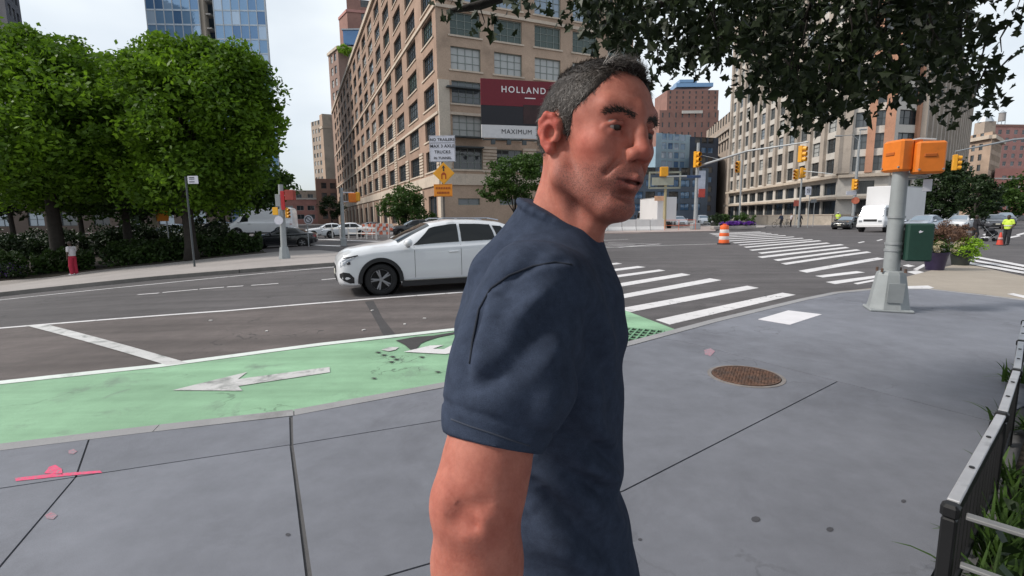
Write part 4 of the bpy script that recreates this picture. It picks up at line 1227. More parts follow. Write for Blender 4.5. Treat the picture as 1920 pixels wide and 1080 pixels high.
# hedge along the park
hedge = thing('hedge', 'dense dark green hedge along the park pavement', 'hedge', P(330, 492))
hp = []
path = [P(a, b) for a, b in ((-200, 545), (-60, 530), (60, 518), (180, 505), (300, 493), (400, 482), (495, 472.5))]
for i in range(len(path) - 1):
    a, b = path[i], path[i + 1]; d = (b - a); n = Vector((-d.y, d.x, 0)).normalized()
    m = int(d.length * 900)
    t = RNG.random(m); w = RNG.random(m) ** 1.5 * 2.4 + .25; top = 1.15 + .18 * np.sin(t * 9 + i * 2) + .12 * np.sin(t * 23 + i)
    z = RNG.random(m) ** .7 * top
    q = np.array(a)[None] + t[:, None] * np.array(d)[None] + w[:, None] * np.array(n)[None]
    q[:, 2] = np.array([gz(x, y) for x, y in q[:, :2]]) + z
    hp.append(q)
hp = np.concatenate(hp) - np.array(hedge.location)
V, Q = rhomb(hp, .06 + .08 * RNG.random(len(hp)), .6)
inst('foliage', np_mesh('foliage', V, Q, LF_HEDGE), hedge)
b = MB()
for i in range(len(path) - 1):
    d = (path[i + 1] - path[i]); n = Vector((-d.y, d.x, 0)).normalized()
    for k in range(int(d.length / .5)):
        p = path[i] + d * (k * .5 / d.length) + n * .8 - hedge.location
        b.cyl(p + Vector((0, 0, -.05)), p + Vector((.1, .05, .9)), .025, .01, 5)
tag(b.build('stems', M_BARK, hedge), kind='stuff')
# flower shrub left of the pedestrian
def plantlet(name, label, cat, pos, parts, group=None):
    root = thing(name, label, cat, pos, 0, group)
    for nm, c, r, n, per, cr, size, lm in parts:
        p, _ = clumps(c, r, n, per, cr, .2)
        V, Q = rhomb(p, size * (.5 + .8 * RNG.random(len(p))), .5)
        inst(nm, np_mesh(nm, V, Q, lm), root)
    return root
plantlet('flowering_shrub', 'low shrub with dull purple flowers at the far left hedge end', 'shrub', P(28, 522), [('foliage', (0, 0, .35), (.9, .5, .4), 16, 40, .25, .07, LF_DARK), ('foliage', (0, -.1, .42), (.8, .45, .35), 14, 12, .2, .04, LF_PURP)])

for px, Y, w, lab in plantlet_q:
    plantlet('bush', lab, 'bush', gb(px, Y), [('foliage', (0, 0, .9), (w, 1.6, 1.25), 60, 90, .5, .11, LF_DARK)], 'dark bushes added behind the hedge')
# ---------------------------------------------------------------- the street tree over the camera
near = thing('overhanging_tree', 'street tree whose dark lobed leaves hang into the top of the picture', 'tree', (4.6, .9, 0))
nb = Vector(near.location)
b = MB(); b.smooth = True
b.tube([(0, 0, -.1), (.03, .02, .8), (-.05, .1, 2.1), (-.25, .25, 3.6)], [.24, .17, .15, .13], 12)
crown_base = Vector((4.35, 1.15, 3.4))
limb_t = [[W(1800, -20, 3.9), W(1800, 120, 3.4)], [W(1700, -60, 3.6), W(1640, 60, 3.3)], [W(1560, -90, 3.7), W(1500, 60, 3.4)], [W(1560, -150, 4.2), W(1280, -10, 3.7), W(1190, 30, 3.6)], [W(1500, -220, 4.4), W(1100, -60, 3.9), W(900, 10, 3.6), W(838, 22, 3.5)], [Vector((3.5, -.5, 4.6)), Vector((1.8, -1.6, 4.9))], [Vector((5.5, 2.5, 4.8)), Vector((6.5, 4, 5.2))]]
for L_ in limb_t:
    pts = [crown_base - nb] + [q - nb for q in L_]
    b.tube(pts, list(np.linspace(.085, .012, len(pts))), 7)
twig = MB()
# leaf sprays: pixels of the visible mass turned into points between 2.8 and 4.4 m away
outline = [(1085, -60), (1100, 5), (1120, 45), (1125, 70), (1180, 62), (1225, 105), (1248, 138), (1290, 118), (1330, 118), (1372, 85), (1400, 140), (1420, 150), (1455, 170), (1490, 215), (1508, 240), (1540, 250), (1560, 215), (1590, 195), (1605, 160), (1640, 150), (1662, 190), (1690, 200), (1715, 175), (1760, 150), (1790, 190), (1825, 215), (1838, 190), (1868, 160), (1850, 120), (1825, 95), (1835, 60), (1815, 30), (1850, 5), (1880, -60)]
def inside(x, y, poly):
    r = False; n = len(poly)
    for i in range(n):
        x0, y0 = poly[i]; x1, y1 = poly[i - 1]
        if (y0 > y) != (y1 > y) and x < (x1 - x0) * (y - y0) / (y1 - y0) + x0: r = not r
    return r
rl = random.Random(21)
sprays = []
while len(sprays) < 330:
    x, y = rl.uniform(1080, 1890), rl.uniform(-60, 255)
    if inside(x, y, outline): sprays.append((x, y, rl.uniform(2.9, 4.3), 15))
for x, y, n in ((845, 8, 6), (870, 18, 7), (915, 2, 8), (935, 28, 6), (905, 48, 3), (985, 2, 8), (1010, 12, 6), (1040, -5, 9), (1065, 8, 8), (960, -10, 8), (890, -12, 8), (832, 24, 3), (1905, 20, 12), (1900, 60, 9), (1915, 90, 6), (1912, -10, 12), (1874, 118, 5), (1878, 98, 3), (1100, 20, 9)):
    sprays.append((x, y, rl.uniform(3.2, 3.7), n))
HX = np.array([0, .16, .30, .44, .60, .74, 1.0]); HY = np.array([.0, .10, .36, .19, .38, .16, 0.])
def lobed(points, sizes, droop=.6):
    n = len(points)
    ax = RNG.normal(size=(n, 3)); ax[:, 2] -= droop * 1.4; ax /= np.linalg.norm(ax, axis=1)[:, None]
    sd_ = np.cross(ax, RNG.normal(size=(n, 3))); sd_ /= np.linalg.norm(sd_, axis=1)[:, None]
    up = np.cross(ax, sd_)
    Vs = []
    for s in (1, -1):
        fold = .35
        q = points[:, None] + sizes[:, None, None] * (HX[None, :, None] * ax[:, None] + s * HY[None, :, None] * sd_[:, None] + fold * HY[None, :, None] * up[:, None] - (.18 * HX ** 2)[None, :, None] * up[:, None])
        Vs.append(q if s > 0 else q[:, ::-1])
    V = np.concatenate(Vs).reshape(-1, 3)
    return V, np.arange(len(V)).reshape(-1, 7)
pts, siz = [], []
for x, y, Y, n in sprays:
    c = np.array(W(x, y, Y)); o = c + RNG.normal(size=3) * .05 + np.array((0, 0, .16))
    if rl.random() < .5: twig.tube([tuple(o - np.array(nb)), tuple((o + c) / 2 - np.array(nb) + RNG.normal(size=3) * .02), tuple(c - np.array(nb))], [.006, .004, .002], 4)
    pts.append(c + RNG.normal(size=(n, 3)) * np.array((.09, .09, .06))); siz.append(.050 + .045 * RNG.random(n))
# unseen rest of the crown, spread and thickened to shade man and pavement
m = 3000
cc = np.stack((RNG.uniform(-2.6, 8.6, m), RNG.uniform(-6.0, 3.4, m), RNG.uniform(4.0, 7.4, m)), 1)
for c in cc:
    if ((c[0] - 3.2) / 5.6) ** 2 + ((c[1] + 1.2) / 4.8) ** 2 > 1 or c[2] < 1.9 + .5 * max(c[1], 0) + 1.2: continue
    pts.append(c + RNG.normal(size=(18, 3)) * .18); siz.append(.15 + .09 * RNG.random(18))
V, Q = lobed(np.concatenate(pts) - np.array(nb), np.concatenate(siz))
b.build('trunk', M_BARK, near)
tag(twig.build('twigs', M_BARK, near), kind='stuff')
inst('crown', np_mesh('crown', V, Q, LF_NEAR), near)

# planting bed at the lower right, blades and dark ground cover
bedp = sheet('planting_bed', [(1.46, 1.52), (2.46, 2.32), (4.06, 3.68), (5.4, 5.0), (6.3, 3.6), (5.6, .4), (2.6, -.2), (1.8, .9)], .02, M_SOIL, None, .04)
tag(bedp, 'dark soil bed behind the low black fence', 'ground', kind='structure')
bedo = [(1.55, 1.50), (2.5, 2.28), (4.06, 3.64), (5.4, 4.9), (6.1, 3.6), (5.0, .9), (2.4, .4)]
pp = []
while len(pp) < 5200:
    x, y = rl.uniform(1.5, 6), rl.uniform(.3, 5)
    if inside(x, y, bedo): pp.append((x, y, .03 + rl.random() ** 1.5 * .30))
pp = np.array(pp)
V, Q = rhomb(pp, .02 + .035 * RNG.random(len(pp)), .5)
gc_ = inst('ground_cover', np_mesh('ground_cover', V, Q, LF_DARK), None)
tag(gc_, 'dark leafy ground cover filling the fenced planting bed', 'ground cover', kind='stuff')
def grass_clump(label, pos, n, L0, L1, lm):
    root = thing('grass_clump', label, 'plant', pos, 0, 'grass clumps in the fenced bed')
    Vv, Qq = [], []
    for k in range(n):
        a = rl.uniform(0, 2 * PI); ln = rl.uniform(L0, L1); w = rl.uniform(.006, .012); el = rl.uniform(.5, 1.35)
        p0 = Vector((rl.gauss(0, .05), rl.gauss(0, .05), 0)); d = Vector((math.cos(a) * math.cos(el), math.sin(a) * math.cos(el), math.sin(el))); s = Vector((-math.sin(a), math.cos(a), 0))
        base = len(Vv); prev = p0
        for i in range(5):
            t = i / 4; q = p0 + d * ln * t - Vector((0, 0, .55 * ln * t * t * math.cos(el)))
            ww = w * (1 - t) ** .6 + .0008
            Vv += [tuple(q - s * ww), tuple(q + s * ww)]
        Qq += [(base + 2 * i, base + 2 * i + 1, base + 2 * i + 3, base + 2 * i + 2) for i in range(4)]
    inst('blades', np_mesh('blades', np.array(Vv), np.array(Qq), lm), root)
LF_BLADE = leaf_mat('grass_blade', (.035, .075, .015), (.10, .18, .035), .3, .5, 4)
for lab, px, py, n in (('largest grass clump by the fence corner', 1885, 1000, 90), ('grass clump beside the near fence rail', 1912, 930, 50), ('grass clump at the lower right picture edge', 1900, 1075, 70), ('shaded grass clump halfway along the fence', 1885, 860, 40), ('pale grass clump poking over the far fence rail', 1914, 690, 40), ('grass clump beyond the middle fence post', 1912, 770, 40)):
    q = P(px, py, .15); grass_clump(lab, (q.x, q.y, .02), n, .18, .36, LF_BLADE)
# ================================================================== VEHICLES
M_TYRE = mat('tyre_rubber', (.018, .018, .019), .85, var=.2, scale=10, bump=.2)
M_RIM = mat('alloy', (.30, .30, .31), .4, .35, var=.12)
M_BLKP = mat('black_plastic', (.02, .02, .022), .55, var=.15)
M_CARG = glass_mat('car_glass', (.008, .010, .011), .03, .35)
M_CARG2 = glass_mat('car_glass_sky', (.20, .25, .30), .05, .8)
M_LAMP = glass_mat('head_lamp', (.30, .32, .35), .08, .8, .3)
M_LAMPD = mat('lamp_housing', (.05, .05, .055), .25, .3)
M_TAIL = mat('tail_lamp', (.30, .01, .012), .25, spec=.6)
M_CHROME = mat('chrome', (.6, .6, .62), .15, .95, var=.03)
M_WELL = mat('wheel_well', (.006, .006, .006), .95)
M_PLATE = mat('number_plate', (.6, .58, .5), .6, var=.05)
P_WHITE = mat('paint_white', (.70, .71, .73), .28, var=.03, coat=.7, scale=.8)
P_BLACK = mat('paint_black', (.012, .013, .016), .25, var=.1, coat=.8)
P_SILVER = mat('paint_silver', (.42, .46, .52), .3, .45, var=.04, coat=.6)
P_GREY = mat('paint_grey', (.10, .105, .12), .3, .3, var=.06, coat=.6)
P_DRED = mat('paint_maroon', (.10, .02, .025), .3, .2, var=.06, coat=.6)

SUV = [(2.205, .36, .62, .70, .52, .38), (2.18, .27, .70, .79, .72, .58), (2.10, .23, .80, .89, .84, .70), (1.92, .21, .90, .985, .895, .74), (1.5, .20, .975, 1.06, .915, .76), (1.1, .20, 1.0, 1.105, .915, .74), (.94, .20, 1.02, 1.14, .915, .72), (.55, .20, 1.03, 1.345, .915, .675), (.15, .20, 1.04, 1.53, .915, .63), (-.3, .2, 1.05, 1.60, .915, .62), (-.9, .2, 1.07, 1.59, .915, .61), (-1.5, .2, 1.10, 1.54, .91, .59), (-1.85, .22, 1.12, 1.43, .90, .57), (-2.08, .26, 1.10, 1.19, .87, .62), (-2.17, .35, 1.0, 1.08, .82, .6), (-2.205, .45, .9, .95, .7, .5)]
SEDAN = [(2.36, .36, .56, .63, .55, .4), (2.33, .26, .63, .70, .74, .58), (2.2, .2, .72, .79, .86, .70), (1.9, .18, .80, .865, .905, .74), (1.3, .17, .86, .935, .915, .75), (.95, .17, .90, .99, .915, .73), (.55, .17, .92, 1.20, .915, .67), (.15, .17, .93, 1.39, .915, .60), (-.4, .17, .94, 1.445, .915, .585), (-.9, .17, .95, 1.41, .915, .575), (-1.35, .18, .97, 1.24, .91, .60), (-1.7, .2, .99, 1.06, .905, .70), (-2.1, .23, .97, 1.03, .89, .72), (-2.28, .3, .9, .97, .82, .66), (-2.36, .42, .78, .84, .66, .5)]
VAN = [(2.9, .42, .70, .80, .62, .45), (2.85, .32, .82, .95, .84, .66), (2.7, .28, .98, 1.15, .96, .76), (2.3, .26, 1.15, 1.36, 1.0, .80), (2.05, .26, 1.22, 1.55, 1.0, .80), (1.55, .26, 1.27, 2.05, 1.0, .80), (1.1, .26, 1.3, 2.42, 1.0, .80), (.7, .26, 1.3, 2.58, 1.0, .80), (-.5, .26, 1.3, 2.62, 1.0, .80), (-2.5, .26, 1.3, 2.60, 1.0, .80), (-2.82, .28, 1.3, 2.55, .99, .78), (-2.9, .36, 1.25, 2.35, .95, .74)]

def loft(tab):
    T = np.array(tab)[::-1]
    xs = T[:, 0]
    def par(x):
        r = []
        for c in range(1, 6):
            s = 0
            for dx, w in ((-.07, 1), (-.035, 2), (0, 3), (.035, 2), (.07, 1)):
                s += w * np.interp(np.clip(x + dx, xs[0], xs[-1]), xs, T[:, c])
            s0 = np.interp(x, xs, T[:, c]); k = min(1, (min(x - xs[0], xs[-1] - x)) / .15)
            r.append(s0 * (1 - k) + s / 9 * k)
        return r
    def sec(x):
        zb, zs, zt, w, wt = par(x)
        g = .945 * w + (wt - .945 * w) * .5
        return [(0, zb), (.86 * w, zb), (.97 * w, zb + .06), (w, zb + .30 * (zs - zb)), (w * 1.0, zb + .62 * (zs - zb)), (.985 * w, zs - .06), (.945 * w, zs), (g + .012, (zs + zt) / 2), (wt, zt - .05), (.82 * wt, zt - .008), (.4 * wt, zt + .008), (0, zt + .012)]
    return sec

def car(name, label, style, paint, loc, rz, group=None, cat='car', detail=1, glass=None, scale=1.0):
    tab, fa, ra, wr, spec = {'suv': (SUV, 1.33, -1.40, .345, 0), 'sedan': (SEDAN, 1.45, -1.40, .33, 0), 'van': (VAN, 1.95, -1.75, .36, 1)}[style]
    glass = glass or M_CARG
    sec = loft(tab)
    root = thing(name, label, cat, loc, rz, group)
    root.scale = (scale,) * 3
    x1, x0 = tab[0][0], tab[-1][0]
    n = 120 if detail > 1 else 56
    X = np.concatenate([np.linspace(x0, x0 + .3, 10)[:-1], np.linspace(x0 + .3, x1 - .3, n), np.linspace(x1 - .3, x1, 10)[1:]])
    S = []
    for x in X:
        q = sec(float(x)); h = []
        for i in range(len(q) - 1):
            k = 3 if (detail > 1 and 2 <= i <= 5) else (2 if 1 <= i <= 7 else 1)
            for j in range(k): t = j / k; h.append((q[i][0] * (1 - t) + q[i + 1][0] * t, q[i][1] * (1 - t) + q[i + 1][1] * t))
        h.append(q[-1]); S.append(h)
    m = len(S[0])
    V, F = [], []
    ring = 2 * m - 2
    for x, h in zip(X, S):
        V += [(x, y, z) for y, z in h] + [(x, -y, z) for y, z in h[-2:0:-1]]
    ar = wr * 1.17
    for i in range(len(X) - 1):
        for j in range(ring):
            k = (j + 1) % ring
            q = (i * ring + j, i * ring + k, (i + 1) * ring + k, (i + 1) * ring + j)
            c = [sum(V[a][t] for a in q) / 4 for t in range(3)]
            if abs(c[1]) > .5 and any((c[0] - a) ** 2 + (c[2] - wr) ** 2 < (ar * 1.08) ** 2 for a in (fa, ra)): continue
            F.append(q)
    F += [tuple(range(ring - 1, -1, -1)), tuple(range((len(X) - 1) * ring, len(X) * ring))]
    me = bpy.data.meshes.new('body'); me.from_pydata(V, [], F); me.materials.append(paint); shade(me, 38)
    inst('body', me, root)
    W_ = max(t[4] for t in tab)
    # wheels, wells and arch trims
    tyre = _WIN.get(('tyre', wr))
    if tyre is None:
        b = MB(); b.smooth = True
        prof = [(.60, -.095), (.90, -.11), (.975, -.09), (1.0, -.06), (1.0, .06), (.975, .09), (.90, .11), (.60, .095)]
        vs = []; nn = 32
        for r, y in prof:
            for k in range(nn): a = 2 * PI * k / nn; vs.append((wr * r * math.cos(a), y, wr * r * math.sin(a)))
        b.add(vs, [(p * nn + k, p * nn + (k + 1) % nn, (p + 1) % 8 * nn + (k + 1) % nn, (p + 1) % 8 * nn + k) for p in range(8) for k in range(nn)])
        tyre = _WIN[('tyre', wr)] = b.mesh('tyre', M_TYRE)
        b = MB()
        b.cyl((0, -.06, 0), (0, .03, 0), wr * .64, None, 28, False)
        b.cyl((0, .085, 0), (0, .105, 0), wr * .66, wr * .63, 28, False); b.cyl((0, -.04, 0), (0, -.035, 0), wr * .6, None, 28)
        for k in range(5):
            a = 2 * PI * k / 5
            for da in (-.13, .13):
                p = (wr * .14 * math.cos(a), .075, wr * .14 * math.sin(a)); q = (wr * .62 * math.cos(a + da), .09, wr * .62 * math.sin(a + da)); b.tube([p, q], [.024, .016], 6)
        b.cyl((0, .03, 0), (0, .095, 0), wr * .16, wr * .13, 14)
        _WIN[('rim', wr)] = b.mesh('rim', M_RIM)
        b = MB(); b.cyl((0, -.01, 0), (0, 0, 0), wr * .635, None, 24); _WIN[('disc', wr)] = b.mesh('brake_disc', mat('brake_dark', (.03, .03, .03), .6))
    for ax in (fa, ra):
        for s in (1, -1):
            o = inst('wheel', tyre, root, (ax, s * (W_ - .125), wr), 0 if s > 0 else PI)
            inst('rim', _WIN[('rim', wr)], o); inst('brake_disc', _WIN[('disc', wr)], o)
            b = MB(); b.cyl((ax, s * (W_ - .34), wr), (ax, s * (W_ - .03), wr), ar * 1.0, None, 24, False); b.cyl((ax, s * (W_ - .36), wr), (ax, s * (W_ - .34), wr), ar, None, 24)
            b.build('wheel_well', M_WELL, root)
            if detail:
                b = MB(); nn = 22
                pr = [sec(float(ax + r * math.cos(a)))[3][0] for r in (1,) for a in (0,)]
                vs = []
                for k in range(nn + 1):
                    a = -.12 + (PI + .24) * k / nn
                    for r, off in ((ar * .97, -.05), (ar * .97, .016), (ar * 1.17, .013), (ar * 1.19, -.02)):
                        xx = ax + r * math.cos(a); yy = min(W_, sec(float(np.clip(xx, x0 + .02, x1 - .02)))[4][0] + .004)
                        vs.append((xx, s * (yy + off), wr + r * math.sin(a)))
                b.add(vs, [(k * 4 + i, k * 4 + i + 1, k * 4 + 5 + i, k * 4 + 4 + i) for k in range(nn) for i in range(3)])
                b.build('arch_trim', M_BLKP if style != 'sedan' else paint, root)
    # glass
    def side(nm, s, xb0, xb1, xt0, xt1, t0=.10, t1=.90):
        vs = []; nu, nv = 8, 4
        for j in range(nv + 1):
            t = t0 + (t1 - t0) * j / nv
            for i in range(nu + 1):
                f = i / nu; x = (xb0 + (xb1 - xb0) * f) * (1 - j / nv) + (xt0 + (xt1 - xt0) * f) * j / nv
                q = sec(x)
                if t < .5: a, b_ = q[6], q[7]; u = t * 2
                else: a, b_ = q[7], q[8]; u = t * 2 - 1
                vs.append((x, s * (a[0] + (b_[0] - a[0]) * u + .009), a[1] + (b_[1] - a[1]) * u + .002))
        b = MB(); b.smooth = True
        b.add(vs, [(j * (nu + 1) + i, j * (nu + 1) + i + 1, (j + 1) * (nu + 1) + i + 1, (j + 1) * (nu + 1) + i) for j in range(nv) for i in range(nu)])
        return b.build(nm, glass, root)
    def across(nm, xa, xb_, m_=None):
        vs = []; nu, nv = 10, 6
        for j in range(nv + 1):
            x = xa + (xb_ - xa) * j / nv; q = sec(x)
            for i in range(nu + 1):
                f = (i / nu * 2 - 1); y = f * q[8][0] * .97; z = np.interp(abs(y), [q[11][0], q[10][0], q[9][0], q[8][0]], [q[11][1], q[10][1], q[9][1], q[8][1]])
                vs.append((x, y, z + .012))
        b = MB(); b.smooth = True
        b.add(vs, [(j * (nu + 1) + i, j * (nu + 1) + i + 1, (j + 1) * (nu + 1) + i + 1, (j + 1) * (nu + 1) + i) for j in range(nv) for i in range(nu)])
        return b.build(nm, m_ or glass, root)
    for s in (1, -1):
        if style == 'suv':
            side('side_window', s, .62, -.42, .22, -.42); side('side_window', s, -.48, -1.30, -.48, -1.22); side('side_window', s, -1.36, -1.72, -1.28, -1.50, .15, .85)
        elif style == 'sedan':
            side('side_window', s, .60, -.36, .20, -.36); side('side_window', s, -.42, -1.32, -.42, -1.02)
        else:
            side('side_window', s, 1.72, .95, 1.38, .95, .05, .72)
    across('windscreen', .93 if style == 'suv' else (.93 if style == 'sedan' else 2.0), .20 if style == 'suv' else (.2 if style == 'sedan' else 1.2), M_CARG2 if detail < 2 else None)
    if style != 'van': across('rear_window', -1.72 if style == 'suv' else -1.05, -2.04 if style == 'suv' else -1.62)
    # lamps, grille, plates, mirrors, handles
    for s in (1, -1):
        xl = x1 - (.12 if style != 'van' else .1); q = sec(xl)
        b = MB(); b.smooth = True
        ln = .34 if style != 'van' else .3
        vs = []
        for j, (f0, f1) in enumerate(((.60, .98), )):
            for i in range(7):
                x = x1 - .07 - ln * i / 6; q = sec(x)
                za, zb_ = (q[4][1] * .45 + q[5][1] * .55) + .012 * i, q[5][1] + .045 - .003 * i
                if i == 6: za = zb_ - .015
                for z in (za, zb_):
                    y = np.interp(z, [q[3][1], q[4][1], q[5][1], q[6][1]], [q[3][0], q[4][0], q[5][0], q[6][0]])
                    vs.append((x + .004, s * (y + .008), z))
        b.add(vs, [(2 * i, 2 * i + 1, 2 * i + 3, 2 * i + 2) for i in range(6)])
        hl = b.build('headlight', M_LAMP, root)
        if detail > 1:
            b = MB(); xx = x1 - .30; q = sec(xx); yy = q[4][0] + .012
            b.tube([(x1 - .13, s * (sec(x1 - .13)[4][0] + .006), q[5][1] - .005), (x1 - .28, s * yy, q[5][1] + .02), (x1 - .42, s * (sec(x1 - .42)[5][0] + .004), q[5][1] + .045)], .012, 6); b.build('lamp_brow', M_LAMPD, hl)
            b = MB(); b.lathe([(.0, 0), (.045, .004), (.05, .01)], 14, (x1 - .24, 0, 0)); 
            b = MB(); b.smooth = True; b.tube([(x1 - .20, s * (sec(x1 - .2)[4][0] + .004), q[4][1] + .085), (x1 - .26, s * (sec(x1 - .26)[4][0] + .004), q[4][1] + .095)], .03, 8); b.build('lens', M_LAMPD, hl)
        vs = []
        for i in range(5):
            x = x0 + .035 + .05 * i; q = sec(x)
            for z in (q[4][1] * .5 + q[5][1] * .5 - .02, q[5][1] + .05):
                y = np.interp(z, [q[3][1], q[4][1], q[5][1], q[6][1]], [q[3][0], q[4][0], q[5][0], q[6][0]]); vs.append((x - .004, s * (y + .008), z))
        b = MB(); b.add(vs, [(2 * i, 2 * i + 1, 2 * i + 3, 2 * i + 2) for i in range(4)]); b.build('tail_light', M_TAIL, root)
        xm = .72 if style == 'suv' else (.66 if style == 'sedan' else 1.75); q = sec(xm); zm = q[6][1] + .06
        b = MB(); b.smooth = True
        b.tube([(xm + .03, s * (q[6][0] + .05), zm), (xm + .04, s * (q[6][0] + .12), zm + .03), (xm + .02, s * (q[6][0] + .20), zm + .035), (xm, s * (q[6][0] + .245), zm + .02)], [.05, .085, .085, .045], 10)
        mo_ = b.build('mirror', paint, root)
        b = MB(); b.tube([(xm + .02, s * (q[6][0] - .05), zm - .045), (xm + .02, s * (q[6][0] + .2), zm - .04)], [.028, .02], 6); b.build('mirror_base', M_BLKP, mo_)
        if detail:
            for xh in ((-.28, -1.12) if style != 'van' else (.85,)):
                q = sec(xh); b = MB(); z = q[5][1] - .10; y = q[5][0] + .014
                b.tube([(xh + .11, s * (y - .012), z), (xh + .08, s * (y + .012), z + .004), (xh - .08, s * (y + .012), z + .01), (xh - .11, s * (y - .012), z + .008)], .013, 6); b.build('door_handle', paint if style != 'van' else M_BLKP, root)
            b = MB()
            for i in range(2):
                pass
            xa, xb_ = fa - ar * 1.1, ra + ar * 1.1; q = sec(0)
            b.box(((xa + xb_) / 2, s * (q[2][0] + .003), q[1][1] + .045), (xa - xb_, .06, .13)); b.build('sill_trim', M_BLKP, root)
            if detail > 1:
                b = MB(); b.box(((xa + xb_) / 2, s * (q[2][0] + .04), q[1][1] + .11), (xa - xb_ - .1, .012, .016)); b.build('sill_chrome', M_CHROME, root)
                for xd in (.60, -.45, -1.30):            # door gaps
                    vs = []
                    for z in np.linspace(q[1][1] + .16, sec(xd)[6][1], 9):
                        qq = sec(xd); y = np.interp(z, [t[1] for t in qq[1:7]], [t[0] for t in qq[1:7]])
                        bow = .07 * math.sin((z - .3) * 3) if xd == -1.30 else 0
                        vs += [(xd - .004 - bow, s * (y + .003), z), (xd + .004 - bow, s * (y + .003), z)]
                    b = MB(); b.add(vs, [(2 * i, 2 * i + 1, 2 * i + 3, 2 * i + 2) for i in range(8)]); b.build('door_gap', M_WELL, root)
                b = MB(); b.tube([(.0, s * .66, 1.595), (-.1, s * .655, 1.635), (-1.2, s * .63, 1.625), (-1.45, s * .615, 1.58)], .016, 6); b.build('roof_rail', M_CHROME, root)
                vs = []                                  # fog intake
                for x, za, zc in ((x1 - .05, .43, .50), (x1 - .12, .36, .54), (x1 - .24, .30, .52), (x1 - .33, .30, .42)):
                    qq = sec(x)
                    for z in (za, zc):
                        y = np.interp(z, [t[1] for t in qq[1:6]], [t[0] for t in qq[1:6]]); vs.append((x + .006, s * (y + .008), z))
                b = MB(); b.add(vs, [(2 * i, 2 * i + 1, 2 * i + 3, 2 * i + 2) for i in range(3)]); b.build('air_intake', M_BLKP, root)
    zg = tab[1][2]
    b = MB(); b.rbox((x1 - .012, 0, zg - .12 if style != 'van' else .85), (.05, .78, .17 if style != 'van' else .3), .02); b.build('grille', M_BLKP, root)
    b = MB(); b.rbox((x1 - .02, 0, .38), (.06, 1.0, .12), .02); b.build('lower_grille', M_BLKP, root)
    b = MB(); b.box((x1 + .016, 0, .50), (.012, .34, .11)); b.build('number_plate', M_PLATE, root)
    b = MB(); b.box((x0 - .006, 0, .70), (.012, .34, .12)); b.build('number_plate', M_PLATE, root)
    return root

def place(px, py, h=ROAD):
    return P(px, py, h)
def ground(px, Y, h=ROAD):
    x = W(px, 410, Y).x
    return Vector((x, Y, gz(x, Y) + h))

# the white SUV passing behind the man
rz = math.radians(202.0)
fc = P(716, 553.5, ROAD)
off = Matrix.Rotation(rz, 3, 'Z') @ Vector((1.33, .84, 0))
sl = fc - off; sl.z = gz(fc.x, fc.y) + ROAD - .006
car('white_suv', 'white compact SUV passing behind the man', 'suv', P_WHITE, sl, rz, None, 'car', 2)
# left side traffic
car('black_sedan', 'black sedan crossing behind the park lamp post', 'sedan', P_BLACK, ground(528, 36.5), math.radians(196), None)
car('white_van', 'white high roofed delivery van beyond the park hedge', 'van', P_WHITE, ground(492, 47) + Vector((0, 0, .45)), math.radians(188), None, 'van', 1, M_CARG)
car('white_sedan', 'white sedan furthest left behind the white rail fence', 'sedan', P_WHITE, ground(614, 54), math.radians(198), 'pale cars behind the rail fence')
car('white_sedan', 'white sedan behind the slim grey signal post', 'sedan', P_WHITE, ground(648, 50), math.radians(196), 'pale cars behind the rail fence')
car('dark_parked_car', 'dark car parked by the shopfronts of the loft building', 'sedan', P_GREY, ground(690, 64), math.radians(200))
car('black_parked_suv', 'black SUV parked beyond the striped barricade', 'suv', P_BLACK, ground(775, 47), math.radians(200))
car('white_parked_car', 'pale car half hidden under the park trees by the orange sign', 'sedan', P_SILVER, ground(318, 50) + Vector((0, 0, .25)), math.radians(188))
car('dark_parked_car', 'dark car under the park trees left of the van', 'suv', P_BLACK, ground(395, 52) + Vector((0, 0, .25)), math.radians(188))
car('dark_parked_car', 'dark car deep in the shade of the park trees', 'sedan', P_DRED, ground(215, 49) + Vector((0, 0, .1)), math.radians(190))
# right side traffic
car('black_sedan', 'black sedan waiting left of the box truck', 'sedan', P_BLACK, ground(1590, 56), math.radians(217))
car('silver_suv', 'silver SUV waiting behind the green box on the pole', 'suv', P_SILVER, ground(1732, 42), math.radians(214))
car('white_sedan', 'white sedan queuing behind the flower pots', 'sedan', P_WHITE, ground(1800, 50), math.radians(218))
car('white_hatchback', 'white car in the queue under the street trees', 'suv', P_WHITE, ground(1779, 66), math.radians(220))
car('dark_sedan', 'dark car with bright headlights coming along the right hand street', 'sedan', P_GREY, ground(1866, 52), math.radians(232))
car('grey_hatchback', 'grey car behind the oncoming dark car at far right', 'suv', P_GREY, ground(1884, 64), math.radians(232))
car('white_taxi', 'white car on the far street behind the island', 'suv', P_WHITE, ground(1274, 78), math.radians(262))
car('white_minivan', 'white minivan behind the lamp post with traffic signal', 'suv', P_WHITE, ground(1318, 86), math.radians(262), None, 'van', 1, None, 1.1)

